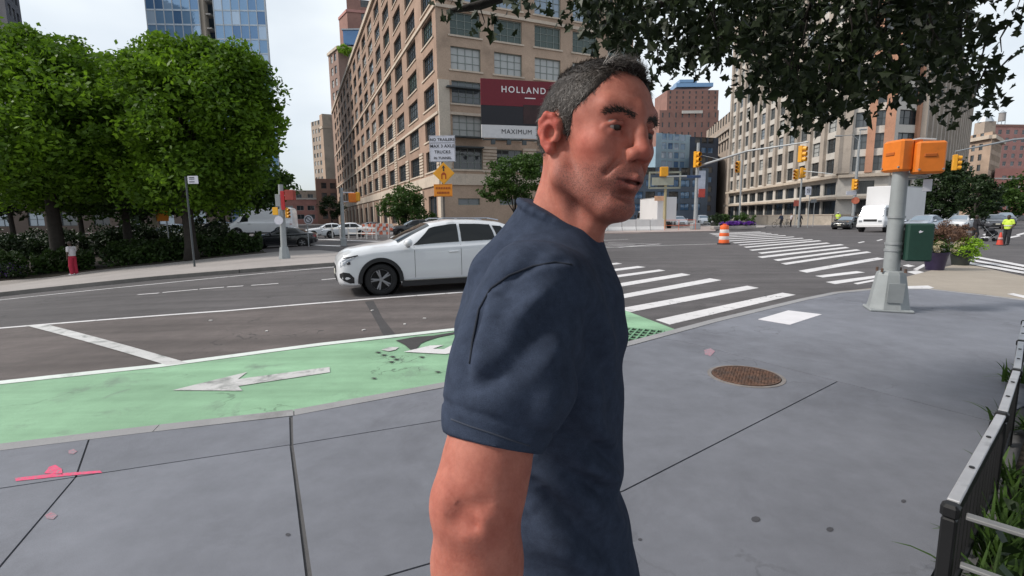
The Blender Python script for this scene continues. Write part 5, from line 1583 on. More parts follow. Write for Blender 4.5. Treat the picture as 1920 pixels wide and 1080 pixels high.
# box truck waiting at the right
M_BOXW = mat('truck_box', (.66, .655, .66), .5, var=.04, scale=.6)
def box_truck(name, label, loc, rz, L=6.2, Hb=2.9, sc=1.0, grey=False):
    root = thing(name, label, 'truck', loc, rz); root.scale = (sc,) * 3
    cab = [(2.0, .55, .9, 1.0, .86, .7), (1.95, .45, 1.1, 1.25, 1.0, .84), (1.85, .42, 1.25, 1.45, 1.05, .88), (1.55, .42, 1.3, 2.15, 1.05, .86), (1.35, .42, 1.3, 2.32, 1.05, .85), (.3, .42, 1.3, 2.36, 1.05, .85), (.1, .5, 1.3, 2.30, 1.02, .82)]
    sec = loft(cab); X = np.linspace(.1, 2.0, 40); b = MB(); V = []; ring = 22
    for x in X:
        h = sec(float(x)); V += [(x, y, z) for y, z in h] + [(x, -y, z) for y, z in h[-2:0:-1]]
    b.smooth = True
    b.add(V, [(i * ring + j, i * ring + (j + 1) % ring, (i + 1) * ring + (j + 1) % ring, (i + 1) * ring + j) for i in range(39) for j in range(ring)] + [tuple(range(ring)), tuple(range(39 * ring, 40 * ring))])
    o = b.build('cab', P_WHITE, root); shade(o.data, 40)
    b = MB(); b.add([(1.93, -.86, 1.44), (1.93, .86, 1.44), (1.63, .80, 2.12), (1.63, -.80, 2.12)], [(0, 1, 2, 3)]); b.build('windscreen', M_CARG2, root)
    for s in (1, -1):
        b = MB(); b.add([(1.55, s * 1.055, 1.4), (.6, s * 1.055, 1.4), (.6, s * .93, 2.1), (1.35, s * .93, 2.1)], [(0, 1, 2, 3)]); b.build('side_window', M_CARG, root)
        b = MB(); b.rbox((1.98, s * .72, .95), (.1, .26, .18), .03); b.build('headlight', M_LAMP, root)
        b = MB(); b.rbox((1.6, s * 1.28, 1.6), (.1, .18, .36), .03); m_ = b.build('mirror', M_BLKP, root); MB().tube([(1.6, s * 1.0, 1.75), (1.6, s * 1.28, 1.7)], .018, 5).build('mirror_arm', M_BLKP, m_)
    b = MB(); b.rbox((1.99, 0, 1.02), (.06, 1.0, .2), .02); b.build('grille', M_BLKP, root)
    b = MB(); b.rbox((1.98, 0, .58), (.16, 2.0, .26), .03); b.build('bumper', M_BOXW if not grey else M_BLKP, root)
    b = MB(); b.rbox((-L / 2, 0, .95 + Hb / 2), (L, 2.4, Hb), .04); b.build('cargo_box', M_BOXW, root)
    b = MB(); b.box((-L / 2, 0, .80), (L, .9, .28)); b.build('chassis', M_BLKP, root)
    for z in (.98, .95 + Hb - .05):
        for s in (1, -1): MB().box((-L / 2, s * 1.205, z), (L - .1, .02, .08)).build('box_rail', M_RIM, root)
    for x in (1.15, -L + 1.4):
        for s in (1, -1):
            b = MB(); b.smooth = False; b.cyl((x, s * .78, .42), (x, s * 1.04, .42), .42, None, 24); w = b.build('wheel', M_TYRE, root, 40)
            b = MB(); b.cyl((x, s * 1.03, .42), (x, s * 1.05, .42), .24, .20, 18); b.build('rim', M_RIM, w)
    return root
tr = box_truck('box_truck', 'white box truck waiting behind the signal pole', ground(1650, 46.5), math.radians(214), 6.4, 3.0, 1.06)
tp = box_truck('parked_box_truck', 'white and grey truck parked behind the barrier next to the man', ground(1216, 66), math.radians(95), 6.0, 2.9, 1.0, True)
# ================================================================== STREET FURNITURE
M_GALV = mat('galvanised_steel', (.33, .345, .355), .5, .35, var=.12, scale=5, bump=.1)
M_GPOLE = mat('grey_painted_pole', (.30, .32, .325), .55, .1, var=.10, scale=4, dirt=((.2, .2, .2), 3, .6, .8))
M_ORANGE = mat('signal_orange', (.72, .19, .02), .5, var=.12, scale=5, dirt=((.45, .12, .02), 4, .55, .8))
M_YELL = mat('signal_yellow', (.72, .33, .02), .45, var=.1, scale=4)
M_SIGNW = mat('sign_white', (.62, .62, .68), .55, var=.05, scale=3)
M_SIGNO = mat('sign_orange', (.80, .27, .02), .55, var=.06, scale=3)
M_SIGNOY = mat('sign_orange_yellow', (.82, .42, .03), .55, var=.06, scale=3)
M_SIGNR = mat('sign_red', (.45, .025, .03), .55, var=.08)
M_BRGRN = mat('cabinet_green', (.012, .045, .032), .55, var=.15, scale=4, bump=.1, bscale=30)
M_LENS = mat('lens_dark', (.03, .012, .01), .3)
M_LENSR = mat('lens_red', (.5, .03, .02), .3)
M_BLACK = mat('fence_black', (.012, .012, .013), .5, var=.2)
M_RAIL = mat('rail_bare_metal', (.52, .52, .54), .45, .3, var=.12, scale=8, dirt=((.28, .28, .29), 6, .58, .75))
M_CONCB = mat('barrier_white', (.62, .61, .60), .75, var=.08, scale=1.5, dirt=((.42, .41, .40), 1.2, .58, .8))

# --- the signal pole on the near corner
pb = P(1664, 581)
pole = thing('pedestrian_signal_pole', 'grey signal pole with orange pedestrian signals on the near corner', 'signal pole', pb, math.radians(-24))
b = MB(); b.rbox((0, 0, .02), (.56, .50, .04), .012); b.build('base_plate', M_GPOLE, pole)
b = MB(); n8 = 8
prof = [(.285, .04), (.27, .10), (.195, .56), (.18, .60), (.13, .62)]
vs = []
for r, z in prof:
    for k in range(8):
        a = PI / 8 + k * PI / 4; vs.append((r * math.cos(a), r * .92 * math.sin(a), z))
b.add(vs, [(p * 8 + k, p * 8 + (k + 1) % 8, p * 8 + 8 + (k + 1) % 8, p * 8 + 8 + k) for p in range(4) for k in range(8)] + [tuple(range(32, 40))])
b.build('pedestal', M_GPOLE, pole)
b = MB(); b.box((.02, -.262, .30), (.20, .02, .30), 0, .16); b.build('access_door', M_GPOLE, pole)
b = MB(); b.cyl((0, 0, .6), (0, 0, 2.12), .108, .100, 20); b.build('shaft', M_GPOLE, pole, 40)
b = MB(); b.cyl((0, 0, 2.12), (0, 0, 2.18), .112, .04, 20); b.build('cap', M_GPOLE, pole, 40)
for z in (1.42, 1.02, .92):
    b = MB(); b.cyl((0, 0, z), (0, 0, z + .035), .118, None, 20); b.build('strap', M_GALV, pole, 40)
for dx, dy in ((.12, .1), (-.12, -.1), (.12, -.12), (-.13, .1)): MB().cyl((dx * 1.2, dy * 1.2, .60), (dx * 1.2, dy * 1.2, .66), .018, None, 6).build('bolt', M_RUST, pole)
def ped_head(root, at, a, mt):
    """pedestrian signal case: hooded front, back, door edge"""
    b = MB(); b.rbox(at, (.37, .20, .46), .03, a); o = b.build('signal_case', mt, root)
    R = Matrix.Rotation(a, 3, 'Z')
    b = MB(); b.box(Vector(at) + R @ Vector((0, -.15, .20)), (.37, .12, .03), a)
    for s in (-1, 1): b.box(Vector(at) + R @ Vector((s * .172, -.15, .02)), (.025, .12, .38), a)
    b.build('visor', mt, o)
    b = MB(); b.box(Vector(at) + R @ Vector((0, -.112, 0)), (.29, .01, .34), a); b.build('lens', M_LENS, o)
    b = MB(); b.rbox(Vector(at) + R @ Vector((.02, .103, .03)), (.16, .02, .05), .008, a); b.build('back_ridge', mat('orange_worn', (.45, .11, .015), .6), o)
    for s in (-1, 1): MB().cyl(Vector(at) + R @ Vector((s * .15, .095, -.17)), Vector(at) + R @ Vector((s * .15, .115, -.17)), .014, None, 6).build('latch', M_GALV, o)
    return o
ped_head(pole, (-.06, -.02, 2.34), math.radians(118), M_ORANGE)
ped_head(pole, (.29, -.10, 2.29), math.radians(190), M_ORANGE)
b = MB(); b.tube([(0, 0, 2.16), (.05, -.02, 2.08), (.28, -.07, 2.04), (.35, -.1, 2.07)], .022, 8); b.tube([(-.02, 0, 2.54), (.18, -.05, 2.57), (.36, -.1, 2.54)], .02, 8); b.build('bracket', M_GALV, pole)
b = MB(); b.rbox((.34, .0, 1.90), (.11, .02, .18), .006); b.build('small_sign', M_SIGNW, pole); MB().tube([(.08, 0, 2.00), (.34, 0, 2.02)], .012, 6).build('sign_arm', M_GALV, pole)
b = MB(); b.rbox((.275, -.03, 1.06), (.32, .30, .56), .018); cab = b.build('control_cabinet', M_BRGRN, pole)
b = MB(); b.rbox((.275, -.186, 1.06), (.29, .02, .53), .008); b.build('door', M_BRGRN, cab)
b = MB(); b.prism([(0, 0), (.03, .012), (.045, .03), (.02, .028), (.01, .045), (-.01, .02)], (.25, -.197, 1.20), (1, 0, 0), (0, 0, 1), (0, -1, 0), .002); b.build('sticker', M_SIGNW, cab)
for z in (.88, 1.26): MB().box((.115, 0, z), (.1, .06, .04)).build('bracket', M_GALV, pole)

# --- road signs on a post behind the white SUV
sp_ = ground(833, 27, 0)
post = thing('tunnel_sign_post', 'steel post carrying the white tunnel sign and orange work signs', 'sign post', sp_, 0)
zt = W(830, 260, 27).z - sp_.z
MB().box((0, .05, zt / 2), (.10, .07, zt)).build('post', mat('post_brown_steel', (.13, .11, .095), .7, .3), post)
def plate(nm, c, w, h, m, rot=0.0, parent=None, yoff=-.02, thick=.02):
    b = MB()
    if rot: b.prism([(0, -w / 2), (w / 2, 0), (0, w / 2), (-w / 2, 0)], (c[0], c[1] + yoff, c[2]), (1, 0, 0), (0, 0, 1), (0, 1, 0), thick)
    else: b.rbox((c[0], c[1] + yoff + thick / 2, c[2]), (w, thick, h), .008)
    return b.build(nm, m, parent or post)
def rel(px, py, Y): return W(px, py, Y) - sp_
s1 = rel(829.5, 279, 27); s1.y = 0
pl = plate('white_sign', s1, 1.37, 1.36, M_SIGNW)
for txt, dz, sz in (('NO TRAILERS', .46, .20), ('MAX 3 AXLE', .13, .215), ('TRUCKS', -.17, .215), ('IN TUNNEL', -.48, .17)):
    put_text(txt, sz, M_TXTB, pl, (s1.x, s1.y - .034, s1.z + dz), 0, .004, 1.08)
MB().box((s1.x, s1.y - .034, s1.z + .30), (1.25, .006, .018)).build('rule', M_TXTB, pl)
for dx, dz, w, h in ((0, .66, 1.33, .014), (0, -.66, 1.33, .014), (-.66, 0, .014, 1.33), (.66, 0, .014, 1.33)): MB().box((s1.x + dx, s1.y - .034, s1.z + dz), (w, .006, h)).build('border', M_TXTB, pl)
s2 = rel(832, 325, 27); s2.y = 0
pl = plate('diamond_sign', s2, 1.16, 1.16, M_SIGNOY, 1)
MB().prism([(0, -.52), (.52, 0), (0, .52), (-.52, 0)], (s2.x, -.03, s2.z), (1, 0, 0), (0, 0, 1), (0, -1, 0), .004).build('orange_field', mat('sign_orange_soft', (.80, .34, .025), .55, var=.05), pl)
MB().prism([(-.04, .05), (.04, .05), (.13, -.04), (.13, -.30), (.07, -.30), (.07, -.08), (-.07, -.08), (-.07, -.30), (-.13, -.30), (-.13, -.04)], (s2.x, -.036, s2.z), (1, 0, 0), (0, 0, 1), (0, -1, 0), .004).build('symbol', mat('symbol_red_brown', (.38, .06, .01), .6), pl)
MB().prism([(-.035, .10), (.035, .10), (.035, .30), (.11, .24), (0, .42), (-.11, .24), (-.035, .30)], (s2.x, -.036, s2.z), (1, 0, 0), (0, 0, 1), (0, -1, 0), .004).build('symbol', M_TXTB, pl)
s3 = rel(831, 357, 27); s3.y = 0
pl = plate('orange_plate', s3, .98, .66, M_SIGNO)
for dx, dz, w, h in ((0, .30, .92, .014), (0, -.30, .92, .014)): MB().box((s3.x + dx, -.034, s3.z + dz), (w, .006, h)).build('border', M_TXTB, pl)
M_SMUD = mat('worn_sign_print', (.30, .065, .012), .6, var=.3, scale=12)
for k in range(9): MB().box((s3.x - .36 + k * .09, -.034, s3.z + .12), (.055, .006, .11)).build('worn_print', M_SMUD, pl)
for k in range(8): MB().box((s3.x - .29 + k * .083, -.034, s3.z - .12), (.062, .006, .11)).build('worn_print', M_SMUD, pl)

# --- vehicle signals
def signal(root, at, a, m=None, sc=1.0, nm='signal_head', lit=None):
    R = Matrix.Rotation(a, 3, 'Z'); at = Vector(at)
    b = MB(); b.rbox(at, (.34 * sc, .26 * sc, 1.08 * sc), .03, a); o = b.build(nm, m or M_YELL, root)
    for k in range(3):
        z = (.34 - .34 * k) * sc
        b = MB()
        c0 = at + R @ Vector((0, -.13 * sc, z)); c1 = at + R @ Vector((0, -.36 * sc, z - .03))
        b.cyl(c0, c1, .15 * sc, .145 * sc, 14, False); b.build('visor', m or M_YELL, o)
        b = MB(); b.cyl(at + R @ Vector((0, -.14 * sc, z)), at + R @ Vector((0, -.15 * sc, z)), .14 * sc, None, 14); b.build('lens', M_LENS, o)
    return o
sp2 = ground(1304, 55, 0)
mast = thing('mast_arm_signal', 'tall grey signal mast with long arms over the crossing', 'traffic signal', sp2)
H = W(1304, 268, 55).z - sp2.z
b = MB(); b.cyl((0, 0, 0), (0, 0, H), .24, .16, 14); b.build('mast', M_GALV, mast, 40)
b = MB(); b.rbox((0, 0, .35), (.9, .9, .7), .06); b.build('base', M_GALV, mast)
A = W(1308, 312, 55) - sp2; B_ = W(1402, 283, 50) - sp2; C_ = W(1516, 266, 46) - sp2
b = MB(); b.tube([A, B_, C_], [.13, .09, .06], 10); b.build('arm', M_GALV, mast)
A2_ = W(1308, 300, 55) - sp2; b = MB(); b.tube([A2_ + Vector((0, 0, .6)), W(1350, 299, 53) - sp2], .02, 6); b.build('tie_rod', M_GALV, mast)
b = MB(); b.tube([W(1304, 330, 55) - sp2, W(1250, 331, 56) - sp2], [.10, .06], 8); b.build('arm', M_GALV, mast)
signal(mast, W(1306, 299, 54.6) - sp2, math.radians(20), None, 1.55)
signal(mast, W(1502, 289, 46.2) - sp2, math.radians(35), None, 1.35)
b = MB(); b.rbox(W(1301, 331, 54.5) - sp2, (1.5, .05, .28), .01); b.build('street_name_sign', mat('street_sign_blue', (.03, .06, .14), .5), mast)
b = MB(); b.rbox(W(1316, 342, 54.8) - sp2, (.75, .04, 2.5), .01); b.build('banner', mat('banner_blue_white', (.45, .48, .56), .6), mast)
b = MB(); b.rbox(W(1316, 362, 54.6) - sp2, (.70, .05, .9), .01); b.build('red_panel', mat('banner_red', (.42, .06, .045), .6), mast)

sp3 = ground(1498, 60, 0)
side_sig = thing('side_signal', 'yellow signals seen edge on hanging left of the orange brick bay', 'traffic signal', sp3)
b = MB(); b.cyl((0, 0, 0), (0, 0, W(1498, 318, 60).z - sp3.z), .12, .09, 10); b.build('mast', M_GALV, side_sig)
signal(side_sig, W(1494, 327, 59.5) - sp3, math.radians(-70), None, 1.1); signal(side_sig, W(1503, 324, 59.8) - sp3, math.radians(80), None, 1.1)
b = MB(); b.tube([W(1500, 320, 60) - sp3, W(1560, 326, 57) - sp3], [.06, .04], 8); b.build('arm', M_GALV, side_sig)
sp3b = ground(1386, 62, 0)
edge_sig = thing('edge_signal', 'yellow signal on an arm before the brown street building', 'traffic signal', sp3b)
b = MB(); b.cyl((0, 0, 0), (0, 0, W(1386, 300, 62).z - sp3b.z), .11, .08, 10); b.build('mast', M_GALV, edge_sig); signal(edge_sig, W(1384, 313, 61.6) - sp3b, math.radians(-50), None, 1.25)

sp4 = ground(1599, 66, 0)
lamp = thing('street_lamp', 'tall grey street lamp with twin arms and signal before the beige tower', 'street lamp', sp4)
Hl = W(1599, 262, 66).z - sp4.z
b = MB(); b.cyl((0, 0, 0), (0, 0, Hl), .24, .13, 12); b.build('mast', M_GALV, lamp, 40)
for s, px, py in ((-1, 1577, 255), (1, 1614, 243)):
    e = W(px, py, 66) - sp4
    b = MB(); b.tube([(0, 0, Hl - .2), (e.x * .4, 0, Hl + .6), e], [.07, .05, .04], 7); b.build('arm', M_GALV, lamp)
    b = MB(); b.rbox((e.x + s * .3, 0, e.z), (.9, .3, .16), .05); b.build('lamp_head', M_GALV, lamp)
signal(lamp, W(1601, 346, 65.5) - sp4, math.radians(25), None, 1.3)
b = MB(); b.rbox(W(1596, 362, 65.6) - sp4, (1.3, .05, .5), .01); b.build('street_name_sign', M_SIGNW, lamp)
b = MB(); b.cyl(W(1604, 376, 65.6) - sp4, W(1604, 376, 65.55) - sp4, .44, None, 20); b.build('round_red_sign', mat('faded_red_sign', (.42, .12, .07), .6), lamp)

sp5 = ground(1791, 34, 0)
hs = thing('hanging_signal', 'yellow traffic signal hanging on an arm above the right hand street', 'traffic signal', ground(1990, 34, 0))
o5 = Vector(hs.location)
b = MB(); b.cyl((0, 0, 0), (0, 0, 7.5), .2, .14, 12); b.build('mast', M_GALV, hs, 40)
b = MB(); b.tube([Vector((0, 0, 6.9)), W(1900, 262, 34) - o5, W(1791, 284, 34) - o5], [.10, .07, .04], 8); b.build('arm', M_GALV, hs)
signal(hs, W(1790, 305, 33.9) - o5, math.radians(62), None, .95)

def slim_sign(name, label, px, py_base, Y, top_py, plates, cat='sign', rz=0.0):
    g = ground(px, Y, 0) if py_base is None else P(px, py_base)
    Y = g.y
    r = thing(name, label, cat, g, rz)
    h = W(px, top_py, Y).z - g.z
    b = MB(); b.cyl((0, 0, 0), (0, 0, h), .04, .035, 8); b.build('post', M_GALV if name != 'bus_sign' else F_DARK, r)
    for nm, x, y, w, hh, m, shape in plates:
        c = W(x, y, Y) - g; k = Y / FPX
        b = MB()
        if shape == 'disc': b.cyl((c.x, -.05, c.z), (c.x, -.07, c.z), w * k / 2, None, 20)
        else: b.rbox((c.x, -.06, c.z), (w * k, .02, hh * k), .004)
        o = b.build(nm, m, r)
        if nm == 'no_turn_sign':
            vs = []; R0, R1 = 6.3 * k, 5.0 * k
            for i in range(20):
                a = 2 * PI * i / 20
                vs += [(c.x + R0 * math.cos(a), -.074, c.z + R0 * math.sin(a)), (c.x + R1 * math.cos(a), -.074, c.z + R1 * math.sin(a))]
            b = MB(); b.add(vs, [(2 * i, 2 * i + 1, (2 * i + 3) % 40, (2 * i + 2) % 40) for i in range(20)]); b.box((c.x, -.074, c.z), (11 * k, .006, 1.2 * k), 0, 0, math.radians(42)); b.build('ring', M_TXTB, o)
        if nm == 'arrow_sign':
            b = MB()
            b.tube([(c.x - 2.4 * k, -.078, c.z + 1 * k), (c.x - 2.4 * k, -.078, c.z + 3 * k), (c.x - .6 * k, -.078, c.z + 4 * k), (c.x - .4 * k, -.078, c.z + 1 * k), (c.x - 1.2 * k, -.078, c.z - 3.5 * k)], .55 * k, 5)
            b.tube([(c.x + .6 * k, -.078, c.z + 4 * k), (c.x + 3 * k, -.078, c.z + 4 * k), (c.x + 1.6 * k, -.078, c.z - 3.5 * k)], .55 * k, 5); b.build('arrows', M_TXTB, o)
        if nm == 'street_sign':
            for dz in (-.25, .1, .3): MB().box((c.x - .1 * w * k, -.073, c.z + dz * hh * k), (.5 * w * k, .004, .1 * hh * k)).build('print', M_TXTB, o)
    return r
slim_sign('arrow_sign_post', 'white sign with two black arrows on a post before the beige building', 1515, None, 58, 352, [('arrow_sign', 1515, 358, 11, 15, M_SIGNW, 'rect')])
slim_sign('direction_sign_post', 'small dark direction sign on a post before the beige building', 1525, None, 64, 372, [('direction_plate', 1525, 377, 11, 6, mat('sign_dark_grey', (.16, .17, .18), .6), 'rect')])
slim_sign('crossing_signal_post', 'pale post with a red hand signal near the people with bicycles', 1491, None, 62, 374, [('red_signal', 1493, 381, 10, 11, mat('faded_red', (.42, .10, .07), .6), 'rect')])
slim_sign('bus_sign', 'dark post with a small white sign on the park pavement', 365, 500, None, 331, [('street_sign', 363.5, 337.5, 19, 14, M_SIGNW, 'rect')])
slim_sign('orange_work_sign', 'orange work sign on a post behind the park hedge', 312, None, 33, 396, [('orange_plate', 305, 404, 23, 21, M_SIGNO, 'rect'), ('pale_plate', 291, 410, 9, 24, mat('dull_sign', (.35, .32, .24), .7), 'rect')])
slim_sign('no_turn_post', 'slim post with a round slashed sign between the black and white cars', 579, 462, None, 404, [('no_turn_sign', 579, 412, 17, 17, M_SIGNW, 'disc')])
# park corner pole
g = P(534, 485)
pp_ = thing('park_corner_pole', 'grey signal pole with red and yellow signs on the park corner', 'signal pole', g)
k = g.y / FPX
b = MB(); b.cyl((0, 0, 0), (0, 0, 22 * k), .26, .18, 8); b.build('pedestal', M_GPOLE, pp_)
b = MB(); b.cyl((0, 0, 22 * k), W(526, 346, g.y) - g, .13, .10, 14); b.build('shaft', M_GPOLE, pp_, 40)
b = MB(); b.rbox(W(523, 376, g.y) - g + Vector((0, -.1, 0)), (.22, .05, 22 * k), .01); b.build('side_plate', M_GPOLE, pp_)
for x, y, w, h, m, nm in ((533, 376, 7, 34, M_SIGNR, 'red_sign'), (547, 366, 15, 18, mat('red_lamp_case', (.34, .06, .045), .6, var=.2), 'red_case'), (519, 396, 10, 14, M_SIGNOY, 'yellow_plate')):
    b = MB(); b.rbox(W(x, y, g.y) - g + Vector((0, -.14, 0)), (w * k, .05 if nm != 'red_case' else .3, h * k), .01); b.build(nm, m, pp_)
signal(pp_, W(539, 399, g.y) - g + Vector((0, -.05, 0)), math.radians(60), None, .42)
o = MB(); c = W(526, 413, g.y) - g; o.cyl((c.x, -.16, c.z), (c.x, -.18, c.z), 8 * k, None, 20); o.build('round_sign', M_SIGNW, pp_)
g = P(645, 462)
gp_ = thing('grey_signal_post', 'slim grey post with an orange pedestrian signal beside the rail fence', 'signal pole', g)
k = g.y / FPX
b = MB(); b.rbox((0, 0, 8 * k), (10 * k, 10 * k, 16 * k), .04); b.build('pedestal', M_GALV, gp_)
b = MB(); b.cyl((0, 0, 16 * k), W(640, 352, g.y) - g, .12, .10, 12); b.build('shaft', M_GPOLE, gp_, 40)
b = MB(); b.rbox(W(662, 371, g.y) - g, (14 * k, .4, 17 * k), .04); b.build('signal_case', M_ORANGE, gp_)
b = MB(); b.rbox(W(671, 369, g.y) - g, (6 * k, .35, 17 * k), .04); b.build('signal_case', M_YELL, gp_)
for y in (361, 378): MB().tube([W(641, y, g.y) - g, W(664, y, g.y) - g], .03, 6).build('bracket', M_SIGNW, gp_)
# white rail fence before the parked cars
M_RAILW = mat('white_rail', (.62, .60, .58), .6, var=.08)
g0, g1 = P(610, 446, ROAD), P(706, 449, ROAD)
rf = thing('rail_fence', 'low white post and rail fence before the parked cars', 'fence', g0)
n = 7
for i in range(n):
    p = g0.lerp(g1, i / (n - 1)) - g0; MB().box((p.x, p.y, .55), (.12, .12, 1.1)).build('post', M_RAILW, rf)
for i in range(n - 1):
    a, c = g0.lerp(g1, i / (n - 1)) - g0, g0.lerp(g1, (i + 1) / (n - 1)) - g0
    for z in ((.95, .5) if i > 2 else (.95,)): MB().tube([a + Vector((0, 0, z)), c + Vector((0, 0, z))], .05, 4).build('rail', M_RAILW, rf)
for j, (a_, c_) in enumerate((((590, 449), (712, 453)), ((560, 458), (640, 462)))):
    line('kerb_marking', [a_, c_], .5, M_WHITE, .02)
# striped barricades
M_STO = mat('barricade_orange', (.62, .16, .09), .6, var=.1); M_STW = mat('barricade_white', (.6, .57, .55), .6, var=.08)
for k, (px, py, lab) in enumerate(((694, 447, 'orange and white barricade nearest the rail fence'), (715, 447, 'orange and white barricade beside the white SUV bonnet'), (706, 440, 'orange and white barricade at the back of the trio'))):
    g = P(px, py, ROAD)
    r = thing('barricade', lab, 'barricade', g, .2 * k - .2, 'striped barricades by the parked cars')
    for z in (.45, .8, 1.15):
        for i in range(6): MB().box((-.75 + i * .3 + .15, 0, z), (.29, .04, .22)).build('board', M_STO if (i + int(z * 3)) % 2 else M_STW, r)
    for s in (-.7, .7):
        MB().tube([(s, -.35, 0), (s, 0, 1.3), (s, .35, 0)], .025, 5).build('leg', M_STW, r)
# concrete barrier line with a thin frame on top
g0, g1 = P(1085, 433.5, 0), P(1244, 431.5, 0)
for i in range(6):
    a, c = g0.lerp(g1, i / 6), g0.lerp(g1, (i + 1) / 6); d = c - a
    r = thing('concrete_barrier', ['white concrete barrier block hidden most by the man', 'white concrete barrier block second from the man', 'white concrete barrier block third from the man', 'white concrete barrier block third from the orange frame', 'white concrete barrier block second from the orange frame', 'white concrete barrier block nearest the orange frame'][i], 'barrier', (a + c) / 2, math.atan2(d.y, d.x), 'white barrier blocks on the island')
    Lb = d.length - .06
    b = MB(); b.prism([(-.35, 0), (.35, 0), (.33, .12), (.17, .42), (.13, 1.15), (-.13, 1.15), (-.17, .42), (-.33, .12)], (-Lb / 2, 0, 0), (0, 1, 0), (0, 0, 1), (1, 0, 0), Lb); b.build('block', M_CONCB, r)
    MB().tube([(-Lb * .35, -.1, 1.16), (-Lb * .35, -.1, 1.22), (-Lb * .30, -.1, 1.22), (-Lb * .30, -.1, 1.16)], .015, 5).build('lifting_loop', M_GALV, r)
g = P(1262, 431.5, 0)
r = thing('construction_frame', 'thin orange pipe frame at the end of the white barriers', 'frame', g, .05)
for x in (-.9, .6, 2.4): MB().cyl((x, 0, 0), (x, 0, 1.05), .03, None, 6).build('upright', M_STO, r)
for z in (.5, 1.05): MB().cyl((-.9, 0, z), (2.4, 0, z), .025, None, 6).build('rail', M_STO, r)
# sign gantry behind the face
g = ground(1246, 60, 0)
r = thing('sign_gantry', 'yellowish post with a framed sign panel beside the face', 'sign', g)
hh = W(1246, 316, 60).z - g.z
MB().cyl((0, 0, 0), (0, 0, hh), .2, .15, 10).build('post', mat('gantry_post', (.40, .34, .20), .6, .2), r)
c = W(1246, 338, 60) - g; k = 60 / FPX
M_GANT = mat('gantry_frame', (.30, .31, .25), .6, .2)
for dz in (-14, 14): MB().box((c.x, -.1, c.z + dz * k), (58 * k, .2, 3 * k)).build('frame_rail', M_GANT, r)
for dx in (-28, 28): MB().box((c.x + dx * k, -.1, c.z), (2.5 * k, .2, 27 * k)).build('frame_post', M_GANT, r)
MB().box((c.x - 4 * k, -.15, c.z - 2 * k), (40 * k, .1, 14 * k)).build('sign_panel', mat('gantry_panel', (.36, .37, .30), .6, var=.1), r)
b = MB(); b.rbox(W(1245, 322, 59.6) - g, (.9, .5, 1.1), .05); b.build('signal_case', M_YELL, r)
b = MB(); b.rbox(W(1236, 372, 59.5) - g, (1.1, .06, .55), .02); b.build('orange_sign', mat('orange_white_sign', (.62, .36, .22), .6), r)

# orange drum on the crosswalk
g = P(1357, 458, ROAD)
dr = thing('traffic_drum', 'orange and white striped traffic drum on the far crosswalk', 'traffic drum', g)
M_DRO = mat('drum_orange', (.78, .13, .03), .5, var=.1, scale=6, dirt=((.5, .1, .04), 6, .6, .8)); M_DRW = mat('drum_white', (.68, .62, .60), .5, var=.1, dirt=((.5, .4, .36), 6, .55, .8))
b = MB(); b.lathe([(.36, 0), (.36, .06), (.30, .08)], 20); b.build('rubber_base', M_BLKP, dr)
zs = [.05, .27, .46, .65, .84, 1.04]; rs = [.285, .27, .262, .25, .24, .225]
for i in range(5):
    b = MB(); b.smooth = True; b.lathe([(rs[i], zs[i]), (rs[i] + .004, zs[i] + .02), (rs[i + 1] + .006, zs[i + 1] - .02), (rs[i + 1], zs[i + 1] - .001)], 22); b.build('band', M_DRO if i % 2 == 0 else M_DRW, dr, 40)
b = MB(); b.lathe([(.215, 1.04), (.20, 1.08), (.05, 1.09)], 18); b.rbox((0, 0, 1.12), (.22, .05, .08), .02); b.build('handle', M_DRO, dr)

# flower pots on the painted corner
def pot(name, label, px, py, r, h, m, plants):
    g = P(px, py, ROAD)
    root = thing(name, label, 'planter', g)
    b = MB(); b.smooth = True; b.lathe([(r * .72, 0), (r * .80, h * .3), (r * .95, h * .8), (r * 1.05, h * .9), (r * 1.05, h), (r * .92, h), (r * .9, h * .92)], 24); b.build('pot', m, root, 40)
    b = MB(); b.lathe([(r * .9, h * .9), (.01, h * .92)], 18); b.build('soil', M_SOIL, root)
    for nm, c, rr, n, per, cr, size, lm in plants:
        p, _ = clumps(c, rr, n, per, cr, .15); V, Q = rhomb(p, size * (.5 + .8 * RNG.random(len(p))), .5); tag(inst(nm, np_mesh(nm, V, Q, lm), root), kind='stuff')
    return root
M_POTP = mat('pot_purple', (.030, .022, .055), .35, var=.2, scale=5)
M_POTD = mat('pot_dark', (.03, .035, .03), .5, var=.2)
pot('flower_pot', 'purple pot with pale flowers and rusty foliage behind the signal pole', 1752, 506, .30, .52, M_POTP, [('foliage', (0, 0, .72), (.44, .40, .26), 44, 40, .13, .035, LF_MID), ('pale_flowers', (-.22, -.16, .70), (.30, .25, .16), 20, 26, .09, .022, LF_PALE), ('rusty_plumes', (.05, .05, 1.02), (.46, .40, .40), 60, 44, .15, .032, LF_RUST), ('red_flowers', (-.30, 0, .84), (.12, .12, .08), 6, 20, .06, .02, LF_RED)])
pot('flower_pot', 'dark pot overflowing with lime green foliage right of the purple pot', 1800, 497, .30, .50, M_POTD, [('lime_foliage', (.06, -.14, .55), (.40, .28, .40), 46, 46, .13, .04, LF_LIME), ('pale_flowers', (-.28, -.05, .62), (.24, .22, .24), 18, 24, .09, .022, LF_PALE), ('rusty_plumes', (-.14, .12, .95), (.50, .38, .38), 56, 44, .15, .032, LF_RUST)])
